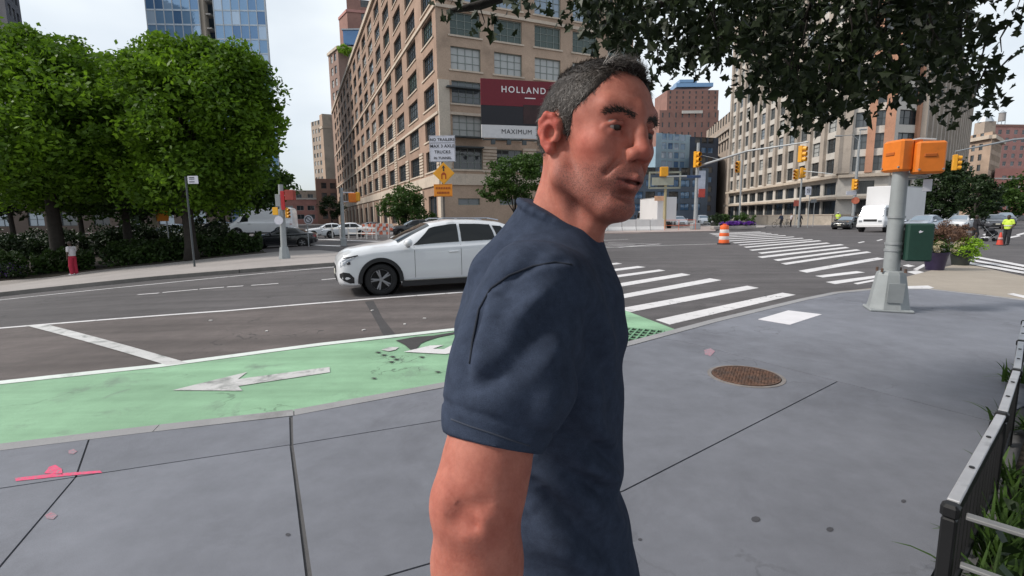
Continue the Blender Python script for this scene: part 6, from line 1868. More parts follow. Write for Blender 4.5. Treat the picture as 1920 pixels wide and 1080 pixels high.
# flower tubs on the far island
for k, (px, Y, lab, lm, w) in enumerate(((1340, 58, 'dark planter tub by the signal mast', LF_DARK, .9), (1357, 62, 'planter tub with green bush behind the orange drum', LF_MID, 1.0), (1397, 58, 'largest bush planter on the flower island', LF_MID, 1.5))):
    g = ground(px, Y, .02)
    root = thing('island_planter', lab, 'planter', g, 0, 'planters on the flower island')
    b = MB(); b.lathe([(.4 * w, 0), (.55 * w, .7), (.5 * w, .7)], 16); b.build('tub', M_POTD, root)
    p, _ = clumps((0, 0, 1.15), (.95 * w, .7, .55), 26, 40, .3, .2); V, Q = rhomb(p, .07 + .06 * RNG.random(len(p)), .5); inst('foliage', np_mesh('foliage', V, Q, lm), root)
root = thing('flower_bed', 'long bed of purple flowers on the far island', 'flower bed', ground(1375, 54, .02))
b = MB(); b.rbox((0, 0, .18), (4.6, 1.0, .36), .05); b.build('edging', M_CONC2, root)
p, _ = clumps((0, 0, .55), (2.4, .6, .25), 60, 40, .25, .1); V, Q = rhomb(p, .05 + .05 * RNG.random(len(p)), .6); tag(inst('petals', np_mesh('petals', V, Q, LF_PURP), root), kind='stuff')
p, _ = clumps((0, 0, .42), (2.4, .6, .2), 30, 40, .25, .1); V, Q = rhomb(p, .05 + .05 * RNG.random(len(p)), .6); tag(inst('foliage', np_mesh('foliage', V, Q, LF_DARK), root), kind='stuff')
# low wall before the beige building
lw = thing('low_wall', 'long low stone wall in front of the tall beige building', 'wall', ground(1480, 74, 0))
o_ = Vector(lw.location); wp = [ground(1385, 88, 0) - o_, ground(1440, 78, 0) - o_, ground(1560, 72, 0) - o_, ground(1640, 74, 0) - o_]
for i in range(3):
    a, c = wp[i], wp[i + 1]; d = c - a; n = max(2, int(d.length / 2.4))
    for j in range(n):
        m_ = a + d * ((j + .5) / n); MB().box((m_.x, m_.y, .7), (d.length / n - .02, .4, 1.4), math.atan2(d.y, d.x)).build('stone', B_CREAM, lw)
    m_ = (a + c) / 2; MB().box((m_.x, m_.y, 1.47), (d.length + .1, .55, .14), math.atan2(d.y, d.x)).build('coping', B_STONE, lw)

# low fence round the planting bed
fr = thing('bed_fence', 'low black fence with pale metal top rail round the planting bed', 'fence', (1.50, 1.58, 0))
fo = Vector((1.50, 1.58, 0))
run = [Vector((1.50, 1.58, 0)), Vector((2.44, 2.36, 0)), Vector((3.20, 3.04, 0)), Vector((3.95, 3.75, 0)), Vector((4.7, 4.45, 0)), Vector((5.5, 5.1, 0))]
HF = .50
for i, p in enumerate(run):
    q = p - fo
    MB().rbox((q.x, q.y, HF / 2 - .02), (.042, .042, HF - .04), .006, .69).build('post', M_BLACK, fr)
    MB().rbox((q.x, q.y, HF - .015), (.052, .052, .05), .01, .69).build('post_cap', M_BLACK, fr)
def rail(a, c, z, m, w=.042, h=.018, nm='rail', trim=.04):
    d = (c - a); L = d.length; a_ = a + d * (trim / L); c_ = c - d * (trim / L); m_ = (a_ + c_) / 2 - fo
    o = MB().rbox((m_.x, m_.y, z), ((c_ - a_).length, w, h), .003, math.atan2(d.y, d.x)).build(nm, m, fr)
    return o, a_, c_
for i in range(len(run) - 1):
    o, a_, c_ = rail(run[i], run[i + 1], HF, M_RAIL, .036, .012, 'top_rail')
    for t in (.3, .66):
        p = a_.lerp(c_, t) - fo; MB().cyl((p.x, p.y, HF + .007), (p.x, p.y, HF + .011), .009, None, 10).build('screw', M_BLACK, o)
    rail(run[i], run[i + 1], HF - .035, M_BLACK, .03, .05, 'rail_channel'); rail(run[i], run[i + 1], .10, M_BLACK, .03, .03, 'bottom_rail')
    d = run[i + 1] - run[i]; nb_ = int(d.length / .10)
    for j in range(1, nb_):
        p = run[i] + d * (j / nb_) - fo; MB().box((p.x, p.y, .27), (.014, .014, .34), .7).build('baluster', M_BLACK, fr)
e = Vector((2.05, 1.02, 0))
q = e - fo
MB().rbox((q.x, q.y, HF / 2), (.05, .05, HF), .006, .69).build('post', M_BLACK, fr)
rail(run[0], e, HF - .02, mat('rail_dull', (.26, .26, .26), .5, .3, var=.2), .036, .014, 'top_rail'); rail(run[0], e, .30, mat('rail_dull', (.26, .26, .26), .5), .03, .014, 'lower_rail'); rail(run[0], e, .10, M_BLACK, .03, .03, 'bottom_rail')
# street grime: small litter scraps on the road
M_SCRAP = mat('paper_scrap', (.6, .58, .56), .8)
for k, (px, py) in enumerate(((395, 602), (698, 583), (759, 609), (796, 598), (682, 620), (500, 622))):
    q = P(px, py, ROAD); MB().box((0, 0, .012), (.05, .03, .012), k).build('paper_scrap', M_SCRAP, None, None, q)
    o = COL.objects[-1]
    tag(o, ['white paper scrap left of the others below the lane line', 'pale scrap just below the front tyre of the white SUV', 'pale scrap between the SUV and the green lane', 'thin scrap nearest the back of the man on the road', 'tiny scrap above the worn green patch', 'tiny pale scrap in the middle of the parking lane'][k], 'litter', 'paper scraps on the road')
# ================================================================== PEOPLE
def skin_mat(name, col, sss=.25):
    m = bpy.data.materials.new(name); m.use_nodes = True
    N, L = m.node_tree.nodes, m.node_tree.links
    b = N['Principled BSDF']; b.inputs['Roughness'].default_value = .6; b.inputs['Specular IOR Level'].default_value = .28
    b.inputs['Subsurface Weight'].default_value = sss; b.inputs['Subsurface Radius'].default_value = (.9, .35, .2); b.inputs['Subsurface Scale'].default_value = .008
    at = N.new('ShaderNodeAttribute'); at.attribute_name = 'tint'
    t = N.new('ShaderNodeTexCoord')
    n = N.new('ShaderNodeTexNoise'); n.inputs['Scale'].default_value = 26; n.inputs['Detail'].default_value = 8; n.inputs['Roughness'].default_value = .75
    L.new(t.outputs['Object'], n.inputs['Vector'])
    r = N.new('ShaderNodeValToRGB'); r.color_ramp.elements[0].position = .3; r.color_ramp.elements[1].position = .7
    r.color_ramp.elements[0].color = (col[0] * .74, col[1] * .60, col[2] * .58, 1); r.color_ramp.elements[1].color = (col[0] * 1.14, col[1] * 1.2, col[2] * 1.2, 1)
    L.new(n.outputs[0], r.inputs[0])
    x = N.new('ShaderNodeMix'); x.data_type = 'RGBA'; x.blend_type = 'MULTIPLY'; x.inputs[0].default_value = 1
    L.new(r.outputs[0], x.inputs[6]); L.new(at.outputs['Color'], x.inputs[7]); L.new(x.outputs[2], b.inputs['Base Color'])
    ab = N.new('ShaderNodeAttribute'); ab.attribute_name = 'beard'
    vz = N.new('ShaderNodeTexNoise'); vz.inputs['Scale'].default_value = 620; vz.inputs['Detail'].default_value = 2; L.new(t.outputs['Object'], vz.inputs['Vector'])
    mr = N.new('ShaderNodeMapRange'); mr.inputs[1].default_value = .45; mr.inputs[2].default_value = .62; L.new(vz.outputs[0], mr.inputs[0])
    mu = N.new('ShaderNodeMath'); mu.operation = 'MULTIPLY'; L.new(mr.outputs[0], mu.inputs[0]); L.new(ab.outputs['Fac'], mu.inputs[1])
    y = N.new('ShaderNodeMix'); y.data_type = 'RGBA'; L.new(mu.outputs[0], y.inputs[0]); L.new(x.outputs[2], y.inputs[6]); y.inputs[7].default_value = (.07, .045, .038, 1); L.new(y.outputs[2], b.inputs['Base Color'])
    n2 = N.new('ShaderNodeTexNoise'); n2.inputs['Scale'].default_value = 260; n2.inputs['Detail'].default_value = 3; L.new(t.outputs['Object'], n2.inputs['Vector'])
    bp = N.new('ShaderNodeBump'); bp.inputs['Strength'].default_value = .22; bp.inputs['Distance'].default_value = .0015
    L.new(n2.outputs[0], bp.inputs['Height']); L.new(bp.outputs[0], b.inputs['Normal'])
    return m
def tint(me, cols):
    a = me.color_attributes.new('tint', 'FLOAT_COLOR', 'POINT')
    a.data.foreach_set('color', np.concatenate([cols, np.ones((len(cols), 1))], 1).astype(np.float32).ravel())
SKIN = skin_mat('skin_sunburnt', (.50, .190, .138))
SKIN_S = mat('skin_small', (.24, .12, .085), .6, var=.1)
SKIN_D = mat('skin_dark', (.06, .035, .025), .6, var=.1)

man = thing('person', 'man in a dark slate t-shirt turning his head to the right', 'person', (.05, .80, 0))
mo_ = np.array(man.location)
TH = math.radians(58); HS = .92
HF_ = np.array((math.cos(TH), -math.sin(TH), 0)); HR_ = np.array((-math.sin(TH), -math.cos(TH), 0)); HU_ = np.array((0, 0, 1.))
_tl = math.radians(7.5); _RY = np.array(((math.cos(_tl), 0, math.sin(_tl)), (0, 1, 0), (-math.sin(_tl), 0, math.cos(_tl))))   # head tipped a little
HF_, HR_, HU_ = _RY @ HF_, _RY @ HR_, _RY @ HU_
ear = np.array(W(1044, 249, .735))
HO = ear - HR_ * .076 * HS
def h2w(V): return HO + HS * (V[:, :1] * HF_ + V[:, 1:2] * HR_ + V[:, 2:3] * HU_)

# ---- head (f forward, r towards his right, u up)
hd = SDF((-.155, -.135, -.225), (.150, .125, .160), .002)
def both(fn):
    for s in (1, -1): fn(s)
hd.ell((-.008, 0, .038), (.090, .074, .080), .02)
hd.ell((.034, 0, .042), (.056, .062, .056), .03)
hd.ell((.040, 0, -.020), (.052, .056, .086), .03)
hd.ell((-.045, 0, .010), (.050, .060, .060), .03)
both(lambda s: hd.cone((.086, s * .004, .036), (.074, s * .046, .040), .0125, .010, .014))
both(lambda s: hd.ell((.060, s * .046, -.014), (.026, .017, .019), .018))
both(lambda s: hd.ell((.066, s * .030, -.045), (.022, .018, .028), .02))
both(lambda s: hd.cone((-.006, s * .054, -.040), (.004, s * .055, -.064), .017, .016, .02))
both(lambda s: hd.cone((.004, s * .055, -.064), (.070, s * .018, -.104), .016, .017, .02))
hd.ell((.078, 0, -.104), (.021, .024, .019), .018)
hd.ell((.078, 0, -.058), (.028, .032, .030), .018)
hd.cone((.093, 0, .030), (.102, 0, .006), .0085, .0095, .010)
hd.cone((.101, 0, .006), (.113, 0, -.021), .0092, .0120, .009)
both(lambda s: hd.ell((.104, s * .0135, -.027), (.013, .0085, .010), .007))
both(lambda s: hd.ell((.106, s * .0075, -.037), (.006, .0038, .005), .003, 'sub'))
both(lambda s: hd.ell((.097, s * .0335, .010), (.0175, .0185, .0110), .012, 'sub'))
both(lambda s: hd.chain([(.0835, s * .019, .010), (.0897, s * .028, .0160), (.0872, s * .039, .0152), (.077, s * .049, .0095)], [.0024, .0030, .0032, .0026], .004))
both(lambda s: hd.chain([(.0835, s * .019, .0085), (.0876, s * .029, .0018), (.0850, s * .040, .0022), (.077, s * .049, .0075)], [.0022, .0028, .0030, .0026], .005))
both(lambda s: hd.cone((.080, s * .024, -.008), (.066, s * .046, -.003), .006, .006, .012))          # bag under the eye
hd.cone((.1075, 0, -.0595), (.088, .026, -.0615), .0055, .003, .006); hd.cone((.1075, 0, -.0595), (.088, -.026, -.0615), .0055, .003, .006)
hd.cone((.1040, 0, -.0745), (.088, .024, -.0650), .0068, .003, .007); hd.cone((.1040, 0, -.0745), (.088, -.024, -.0650), .0068, .003, .007)
both(lambda s: hd.cone((.109, 0, -.0668), (.090, s * .027, -.0628), .0030, .0018, .003, 'sub'))
hd.ell((.098, 0, -.086), (.012, .022, .007), .010, 'sub')
both(lambda s: hd.cone((.096, s * .022, -.030), (.082, s * .037, -.056), .0018, .0018, .012, 'sub'))   # smile fold
for k in range(3):
    both(lambda s: hd.cone((.064, s * .0535, .012 - .007 * k), (.050, s * .0595, .017 - .013 * k), .001, .001, .003, 'sub'))
# ears
for s in (1, -1):
    rim = [(.002, s * .0745, -.006), (.004, s * .079, .014), (-.004, s * .084, .024), (-.015, s * .089, .026), (-.023, s * .091, .016), (-.024, s * .089, .000), (-.018, s * .084, -.016), (-.009, s * .079, -.025)]
    hd.chain([(-.004, s * .074, .012), (-.014, s * .078, .010), (-.014, s * .077, -.012)], [.012, .012, .010], .008)
    hd.chain(rim, [.0045, .0048, .005, .0052, .0052, .005, .0058, .0085], .004)
    hd.chain([(-.008, s * .081, .014), (-.018, s * .088, .008), (-.017, s * .087, -.010), (-.006, s * .081, -.016)], [.004, .0042, .004, .004], .004)
    hd.ell((-.006, s * .086, -.002), (.0075, .009, .011), .004, 'sub')
    hd.cone((.003, s * .0765, -.004), (.002, s * .0775, -.010), .005, .005, .004)
# neck leaning back to the shoulders
NB = np.array((.070, .815, 1.425)) - HO
nbl = (NB @ HF_ / HS, NB @ HR_ / HS, NB @ HU_ / HS)
hd.cone((-.022, 0, -.030), nbl, .047, .058, .03)
hd.cone((-.030, 0, -.010), (nbl[0] - .015, nbl[1], nbl[2] + .02), .044, .054, .03)
hd.cone((-.012, .052, -.040), (nbl[0] + .075, nbl[1] + .012, nbl[2] - .01), .013, .011, .02)      # neck tendon
hd.cone((-.012, -.052, -.040), (nbl[0] + .075, nbl[1] - .02, nbl[2] - .01), .013, .011, .02)
hd.cone((.045, 0, -.098), (nbl[0] + .060, nbl[1], nbl[2] + .02), .020, .022, .03)
def surf_f(rr, uu):
    j = np.clip(((rr - hd.lo[1]) / hd.vox).round().astype(int), 0, hd.d.shape[1] - 1); k = np.clip(((uu - hd.lo[2]) / hd.vox).round().astype(int), 0, hd.d.shape[2] - 1)
    col = hd.d[:, j, k] < 0
    return hd.ax[0][hd.d.shape[0] - 1 - np.argmax(col[::-1], axis=0)]
HV, HFc = hd.extract()
HV = relax(HV, HFc, 1, .35)
f, r, u = HV[:, 0], np.abs(HV[:, 1]), HV[:, 2]
def blob(c, rad): return np.exp(-(((HV - np.array((c[0], 0, c[2]))) * np.array((1, 0, 1))) ** 2).sum(1) / rad ** 2 - ((r - c[1]) / rad) ** 2)
tc_ = np.ones((len(HV), 3))
tc_ *= 1 - np.clip(blob((.055, .05, -.015), .030), 0, 1)[:, None] * np.array((.0, .22, .22))
tc_ *= 1 - np.clip(blob((.117, .0, -.024), .018), 0, 1)[:, None] * np.array((.0, .22, .2))
earm = np.clip((r - .078) / .006, 0, 1) * (np.abs(u) < .045) * (np.abs(f + .01) < .035)
tc_ *= 1 - earm[:, None] * np.array((.0, .35, .34))
beard = np.clip((-.032 - u) / .02, 0, 1) * np.clip((f - .005 + r * .1) / .02, 0, 1) * np.clip((u + .135) / .03, 0, 1)
tc_ *= 1 - beard[:, None] * np.array((.20, .20, .17))
lips = np.clip(1 - np.abs(u + .066) / .012, 0, 1) * (r < .026) * np.clip((f - .086) / .006, 0, 1)
tc_ *= 1 - lips[:, None] * np.array((.18, .42, .36))
mouth = np.clip(1 - np.abs(u + .0668 - .004 * r / .027) / .0040, 0, 1) * (r < .028) * (f > .080) * (f < .108)  # shade between the parted lips painted into the tint
tc_ *= 1 - mouth[:, None] * .75
sock = np.clip(blob((.085, .033, .010), .017), 0, 1)  # lash line and lid shade painted into the socket tint
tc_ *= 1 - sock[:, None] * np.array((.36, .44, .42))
HW = h2w(HV) - mo_

# ---- limbs and trunk under the clothes
bd_ = SDF((-.42, -.42, -.01), (.52, .42, 1.52), .006)
def B3(p): return tuple(np.array(p) - mo_)
SR = np.array(W(1003, 560, .605)); ELB = np.array(W(893, 945, .525)); WRI = np.array(W(888, 1225, .53)) 
fd = (WRI - ELB); WRI = ELB + fd / np.linalg.norm(fd) * .262
SL = np.array((.035, .985, 1.405)); ELL_ = np.array((.010, 1.045, 1.125)); WRL = np.array((.055, 1.03, .872))
bd_.ell(B3((.045, .815, 1.24)), (.085, .135, .20), .03).ell(B3((.055, .815, .98)), (.09, .13, .15), .04)
hem_c = np.array(W(918, 838, .545))
def arm(S, E, Wr, hand_dir, side):
    M_ = hem_c if side > 0 else S * .4 + E * .6
    bd_.chain([B3(S), B3(S * .5 + M_ * .5), B3(M_), B3(S * .10 + E * .90)], [.046, .046, .046, .046], .02)
    bd_.chain([B3(S * .12 + E * .88), B3(E), B3(E * .72 + Wr * .28), B3(Wr)], [.046, .0455, .047, .030], .022)
    # elbow point and forearm muscle
    bk = np.array((-.9, -.25, -.05)) * .018
    bd_.ell(B3(E + bk), (.028, .026, .032), .02)
    bd_.ell(B3(E * .75 + Wr * .25 + np.array((.012, -.010, 0))), (.040, .036, .062), .02)
    d = (Wr - E) / np.linalg.norm(Wr - E); n = np.array(hand_dir, float); n -= d * (n @ d); n /= np.linalg.norm(n); w = np.cross(d, n)
    bd_.chain([B3(Wr), B3(Wr + d * .045), B3(Wr + d * .085)], [.027, .030, .029], .015)
    for k, (o, ln) in enumerate(((-.027, .068), (-.009, .078), (.009, .074), (.026, .058))):
        a = Wr + d * .088 + n * o; b_ = a + d * ln * .5 + w * .012 * side; c = b_ + d * ln * .32 + w * .022 * side
        bd_.chain([B3(a), B3(b_), B3(c)], [.0098, .0088, .0075], .004)
    a = Wr + d * .03 - n * .026; b_ = a + d * .035 - n * .020 + w * .008 * side; c = b_ + d * .030 + w * .012 * side
    bd_.chain([B3(a), B3(b_), B3(c)], [.012, .0105, .009], .008)
arm(SR, ELB, WRI, (1, .2, 0), 1); arm(SL, ELL_, WRL, (1, -.2, 0), -1)
HIPR, KNR, ANR = np.array((.05, .715, .90)), np.array((.02, .70, .50)), np.array((-.20, .70, .13))
HIPL, KNL, ANL = np.array((.06, .885, .90)), np.array((.22, .89, .50)), np.array((.27, .89, .09))
for a, k_, n_ in ((HIPR, KNR, ANR), (HIPL, KNL, ANL)):
    bd_.chain([B3(a), B3(k_), B3(n_)], [.082, .056, .038], .02); bd_.cone(B3(k_ * .7 + n_ * .3 + np.array((-.02, 0, 0))), B3(k_ * .45 + n_ * .55), .056, .042, .02); bd_.cone(B3(n_), B3(n_ + np.array((.13, 0, -.045))), .036, .028, .02)
for a, b_ in (((842, 930), (872, 962)), ((868, 955), (905, 948)), ((850, 975), (890, 985)), ((836, 958), (856, 985))):
    bd_.cone(B3(np.array(W(*a, .482))), B3(np.array(W(*b_, .480))), .004, .004, .012, 'sub')
BV, BF = bd_.extract()
BV = relax(BV, BF, 2, .5)
el = ELB - mo_
tb = np.ones((len(BV), 3))
dE = np.linalg.norm(BV - el, axis=1)
tb *= 1 - (np.exp(-(dE / .05) ** 2) * .35)[:, None] * np.array((.25, .8, .75))
V = np.concatenate([HW, BV]); Fq = np.concatenate([HFc, BF + len(HW)])
me = np_mesh('body', V, Fq, SKIN, True)
tint(me, np.concatenate([tc_, tb]))
ba_ = me.attributes.new('beard', 'FLOAT', 'POINT'); ba_.data.foreach_set('value', np.concatenate([beard * .55, np.zeros(len(BV))]).astype(np.float32))
inst('body', me, man)

# ---- eyes
M_SCL = mat('eye_white', (.27, .21, .19), .4, var=.05); M_IRIS = mat('iris', (.022, .014, .010), .3, var=.2, spec=.25)  # eye white darkened: upper lid shade put into its colour
for s in (1, -1):
    c = h2w(np.array([(.0765, s * .0335, .0100)]))[0] - mo_
    b = MB(); b.smooth = True; b.lathe([(.0122 * math.sin(t), -.0122 * math.cos(t)) for t in np.linspace(.02, PI - .02, 14)], 18); eo = b.build('eye', M_SCL, man, 60, tuple(c))
    g_ = Vector(HF_) * .9 + Vector((.15, -.15, .0)); g_.normalize()
    b = MB(); b.smooth = True; a1 = g_.orthogonal().normalized(); a2 = g_.cross(a1)
    vs = [g_ * .0129]
    for i in range(16): t = 2 * PI * i / 16; vs.append(g_ * .0106 + (a1 * math.cos(t) + a2 * math.sin(t)) * .0070)
    b.add(vs, [(0, i + 1, (i + 1) % 16 + 1) for i in range(16)]); b.build('iris', M_IRIS, eo)

# ---- hair: a cap plus combed strands
hc = SDF((-.135, -.115, -.075), (.150, .115, .185), .0025)
hc.ell((-.010, 0, .039), (.095, .0785, .086), .02); hc.ell((.030, 0, .049), (.056, .064, .060), .03); hc.ell((-.048, 0, .010), (.052, .064, .064), .03)
X_, Y_, Z_ = np.meshgrid(*hc.ax, indexing='ij')
Lf = np.interp(X_, [-.2, -.045, -.030, -.022, -.004, .004, .010, .022, .030, .050, .060, .066, .080, .092, .12], [-.030, -.036, -.020, .034, .038, .024, -.004, -.006, .032, .048, .064, .094, .106, .112, .13])
Lf = np.where(np.abs(Y_) < .035, np.interp(X_, [-.2, -.06, -.04, .03, .058, .074, .09], [-.036, -.036, .0, .05, .094, .100, .115]), Lf)
hc.d = np.maximum(hc.d, ((Lf - Z_) * .75).astype(np.float32))
CV, CF = hc.extract(); CV = relax(CV, CF, 3, .5)
M_HAIR = mat('hair_dark', (.034, .026, .021), .55, var=.4, scale=60, bump=.12, bscale=300)
M_HAIRG = mat('hair_grey', (.19, .17, .155), .45, var=.3, scale=60)
hair = inst('hair', np_mesh('hair', h2w(CV) - mo_, CF, M_HAIR, True), man)
me = bpy.data.meshes.new('tmp'); me.from_pydata(CV.tolist(), [], CF.tolist()); me.update()
CN = np.zeros((len(CV), 3)); nn_ = np.empty(len(CV) * 3); me.vertex_normals.foreach_get('vector', nn_); CN = nn_.reshape(-1, 3); bpy.data.meshes.remove(me)
def strands(root_p, nrm, flow, length, width, lift, curl=.3):
    n = len(root_p); q = root_p - nrm * .0012; t = flow - nrm * (flow * nrm).sum(1)[:, None]; t /= np.linalg.norm(t, axis=1)[:, None] + 1e-6
    t = t + RNG.normal(size=(n, 3)) * curl; t -= nrm * (t * nrm).sum(1)[:, None] * .8; t /= np.linalg.norm(t, axis=1)[:, None] + 1e-6
    sd_ = np.cross(t, nrm); sd_ /= np.linalg.norm(sd_, axis=1)[:, None] + 1e-6
    P_ = []
    for k in range(4):
        a = k / 3; c = q + (t * (a * .9)[..., None] if False else t * (a * .9)) * length[:, None] + nrm * (lift[:, None] * length[:, None] * (a - .45 * a * a)) + RNG.normal(size=(n, 3)) * .0006 * k
        w = width * (1 - .75 * a); P_ += [c - sd_ * w, c + sd_ * w]
    V = np.stack(P_, 1).reshape(-1, 3); i = np.arange(n)[:, None] * 8
    Q = np.concatenate([i + np.array([[0, 1, 3, 2]]), i + np.array([[2, 3, 5, 4]]), i + np.array([[4, 5, 7, 6]])])
    return V, Q
inner = (CV[:, 2] > np.interp(CV[:, 0], [-.2, .05, .2], [-.04, -.01, .1]))
idx = RNG.choice(len(CV), 20000)
rp, rn = CV[idx], CN[idx]
flow = np.stack((np.where(rp[:, 2] > .09, .9, -.35) + 0 * rp[:, 0], rp[:, 1] * 2, np.where(rp[:, 2] > .09, .25, -1.0)), 1)
ln = np.where(rp[:, 2] > .085, .018, .011) * (.6 + .7 * RNG.random(len(rp)))
lf_ = np.where(rp[:, 2] > .085, .24, .30) * (.6 + .8 * RNG.random(len(rp)))
grey = (RNG.random(len(rp)) < np.clip(.10 + (rp[:, 0] - .03) * 4 * (rp[:, 2] > .1) + .12 * (np.abs(rp[:, 1]) > .055), .05, .6))
for nm, sel, m_ in (('dark_strands', ~grey, M_HAIR), ('grey_strands', grey, M_HAIRG)):
    V, Q = strands(rp[sel], rn[sel], flow[sel], ln[sel], .00055, lf_[sel], .35)
    tag(inst(nm, np_mesh(nm, h2w(V) - mo_, Q, m_), hair), kind='stuff')
fr_ = np.nonzero((CV[:, 0] > .045) & (CV[:, 2] > .10) & (np.abs(CV[:, 1]) < .05))[0]
idx = RNG.choice(fr_, 1100); rp, rn = CV[idx], CN[idx]
V, Q = strands(rp, rn, np.tile((.7, .25, .75), (len(rp), 1)), 0.024 * (.6 + .6 * RNG.random(len(rp))), .0006, .8 * np.ones(len(rp)), .5)
tag(inst('forelock', np_mesh('forelock', h2w(V) - mo_, Q, M_HAIRG), hair), kind='stuff')
eb = []
for s in (1, -1):
    t = RNG.random(230); ry = s * (.012 + .040 * t) + RNG.normal(size=len(t)) * .001; uz = .0285 + .007 * np.sin(t * PI * .85) - .005 * t + RNG.normal(size=len(t)) * .0018
    p = np.stack((surf_f(ry, uz) + .002, ry, uz), 1); nrm = np.tile((.95, s * .25, .2), (len(p), 1)); nrm /= np.linalg.norm(nrm, axis=1)[:, None]
    V, Q = strands(p, nrm, np.tile((-.3, s * 1., .25), (len(p), 1)), .010 * (.6 + .6 * RNG.random(len(p))), .00055, .12 * np.ones(len(p)), .3)
    tag(inst('eyebrow', np_mesh('eyebrow', h2w(V) - mo_, Q, mat('eyebrow_hair', (.042, .030, .023), .6, var=.3)), man), kind='stuff')

# ---- t-shirt
FT = np.array((math.cos(math.radians(10)), math.sin(math.radians(10)), 0)); LT = np.array((-FT[1], FT[0], 0))
RT = np.stack((FT, LT, np.array((0, 0, 1.))), 1)
sh = SDF((-.33, -.42, .80), (.27, .36, 1.60), .004)
def S3(p): return tuple(np.array(p) - mo_)
sh.ell(S3((.044, .815, 1.265)), (.134, .185, .225), .05, 'add', RT)
sh.ell(S3((.082, .80, 1.375)), (.085, .140, .075), .05, 'add', RT)
sh.ell(S3((.050, .815, 1.05)), (.126, .178, .22), .06, 'add', RT)
sh.ell(S3((.072, .815, .88)), (.140, .185, .17), .06, 'add', RT)
sh.cone(S3((.045, .665, 1.385)), S3((.040, .960, 1.395)), .068, .072, .05)
sh.cone(S3((.010, .68, 1.33)), S3((.000, .95, 1.33)), .075, .075, .06)
sh.cone(S3((.052, .815, 1.40)), S3((.082, .800, 1.510)), .105, .068, .04)
HEM = np.array(W(921, 836, .548))
sh.chain([S3(SR + np.array((-.004, .012, -.002))), S3(SR * .5 + HEM * .5), S3(HEM)], [.068, .068, .060], .045)
HEML = SL * .35 + ELL_ * .65
sh.chain([S3(SL + np.array((0, -.012, 0))), S3(SL * .5 + HEML * .5), S3(HEML)], [.080, .082, .082], .045)
# cut: hem, sleeves, collar
ad = (HEM - SR) / np.linalg.norm(HEM - SR)
X_, Y_, Z_ = np.meshgrid(*sh.ax, indexing='ij')
PW = np.stack((X_, Y_, Z_), -1)
def cutball(E, n, rad):
    q = PW - np.array(S3(E)); e = (q @ n).astype(np.float32); far = np.linalg.norm(q, axis=-1) > rad
    sh.d = np.where(far, sh.d, np.maximum(sh.d, e))
cutball(HEM - ad * .004, ad + np.array((.06, 0, -.05)), .125)
al = (HEML - SL) / np.linalg.norm(HEML - SL); cutball(HEML - al * .012, al, .13)
cb, cf = np.array(W(992, 370, .852)), np.array(W(1108, 437, .735))
cl = cb - cf; cn = np.cross(cl, np.array((-.35, -.93, 0.0))); cn = cn if cn[2] > 0 else -cn; cn /= np.linalg.norm(cn)
cm = (cb + cf) / 2
q = PW - np.array(S3(cm)); e = (q @ cn).astype(np.float32); near_c = np.linalg.norm(q - (q @ cn)[..., None] * cn, axis=-1) < .13
sh.d = np.where(near_c, np.maximum(sh.d, e), sh.d)
sh.d = np.maximum(sh.d, (.845 - Z_).astype(np.float32))
# collar rib
rib = []
e1 = cl / np.linalg.norm(cl); e2 = np.cross(cn, e1)
for i in range(25):
    a = 2 * PI * i / 24; rib.append(S3(cm + e1 * math.cos(a) * np.linalg.norm(cl) * .43 + e2 * math.sin(a) * .066 - cn * .005))
sh.chain(rib, [.0045] * 25, .005)
SV, SF = sh.extract(); SV = relax(SV, SF, 4, .5)
me = bpy.data.meshes.new('tmp'); me.from_pydata(SV.tolist(), [], SF.tolist()); me.update()
nn_ = np.empty(len(SV) * 3); me.vertex_normals.foreach_get('vector', nn_); SN = nn_.reshape(-1, 3); bpy.data.meshes.remove(me)
def seg(a, b, amp, sig, Y=None):
    """a fold: ridge (amp > 0) or crease along a 3D line on the near side"""
    a, b = np.array(a), np.array(b); ab = b - a; pa = SV + mo_ - a
    w = np.array((1., .6, 1.))
    t = np.clip(((pa * w) @ (ab * w)) / ((ab * w) @ (ab * w)), 0, 1); d = np.linalg.norm((pa - t[:, None] * ab) * w, axis=1)
    return (amp * np.exp(-(d / sig) ** 2) * np.sin(np.clip(t, .03, .97) * PI) ** .5)[:, None] * SN
disp = np.zeros_like(SV)
from mathutils.bvhtree import BVHTree
_bv = BVHTree.FromPolygons([tuple(v + mo_) for v in SV], [tuple(int(i) for i in q_) for q_ in SF])
def FW(px, py, Y):
    h_ = _bv.ray_cast(CAM, ray(px, py).normalized())[0]
    return np.array(h_) if h_ is not None else np.array(W(px, py, Y))
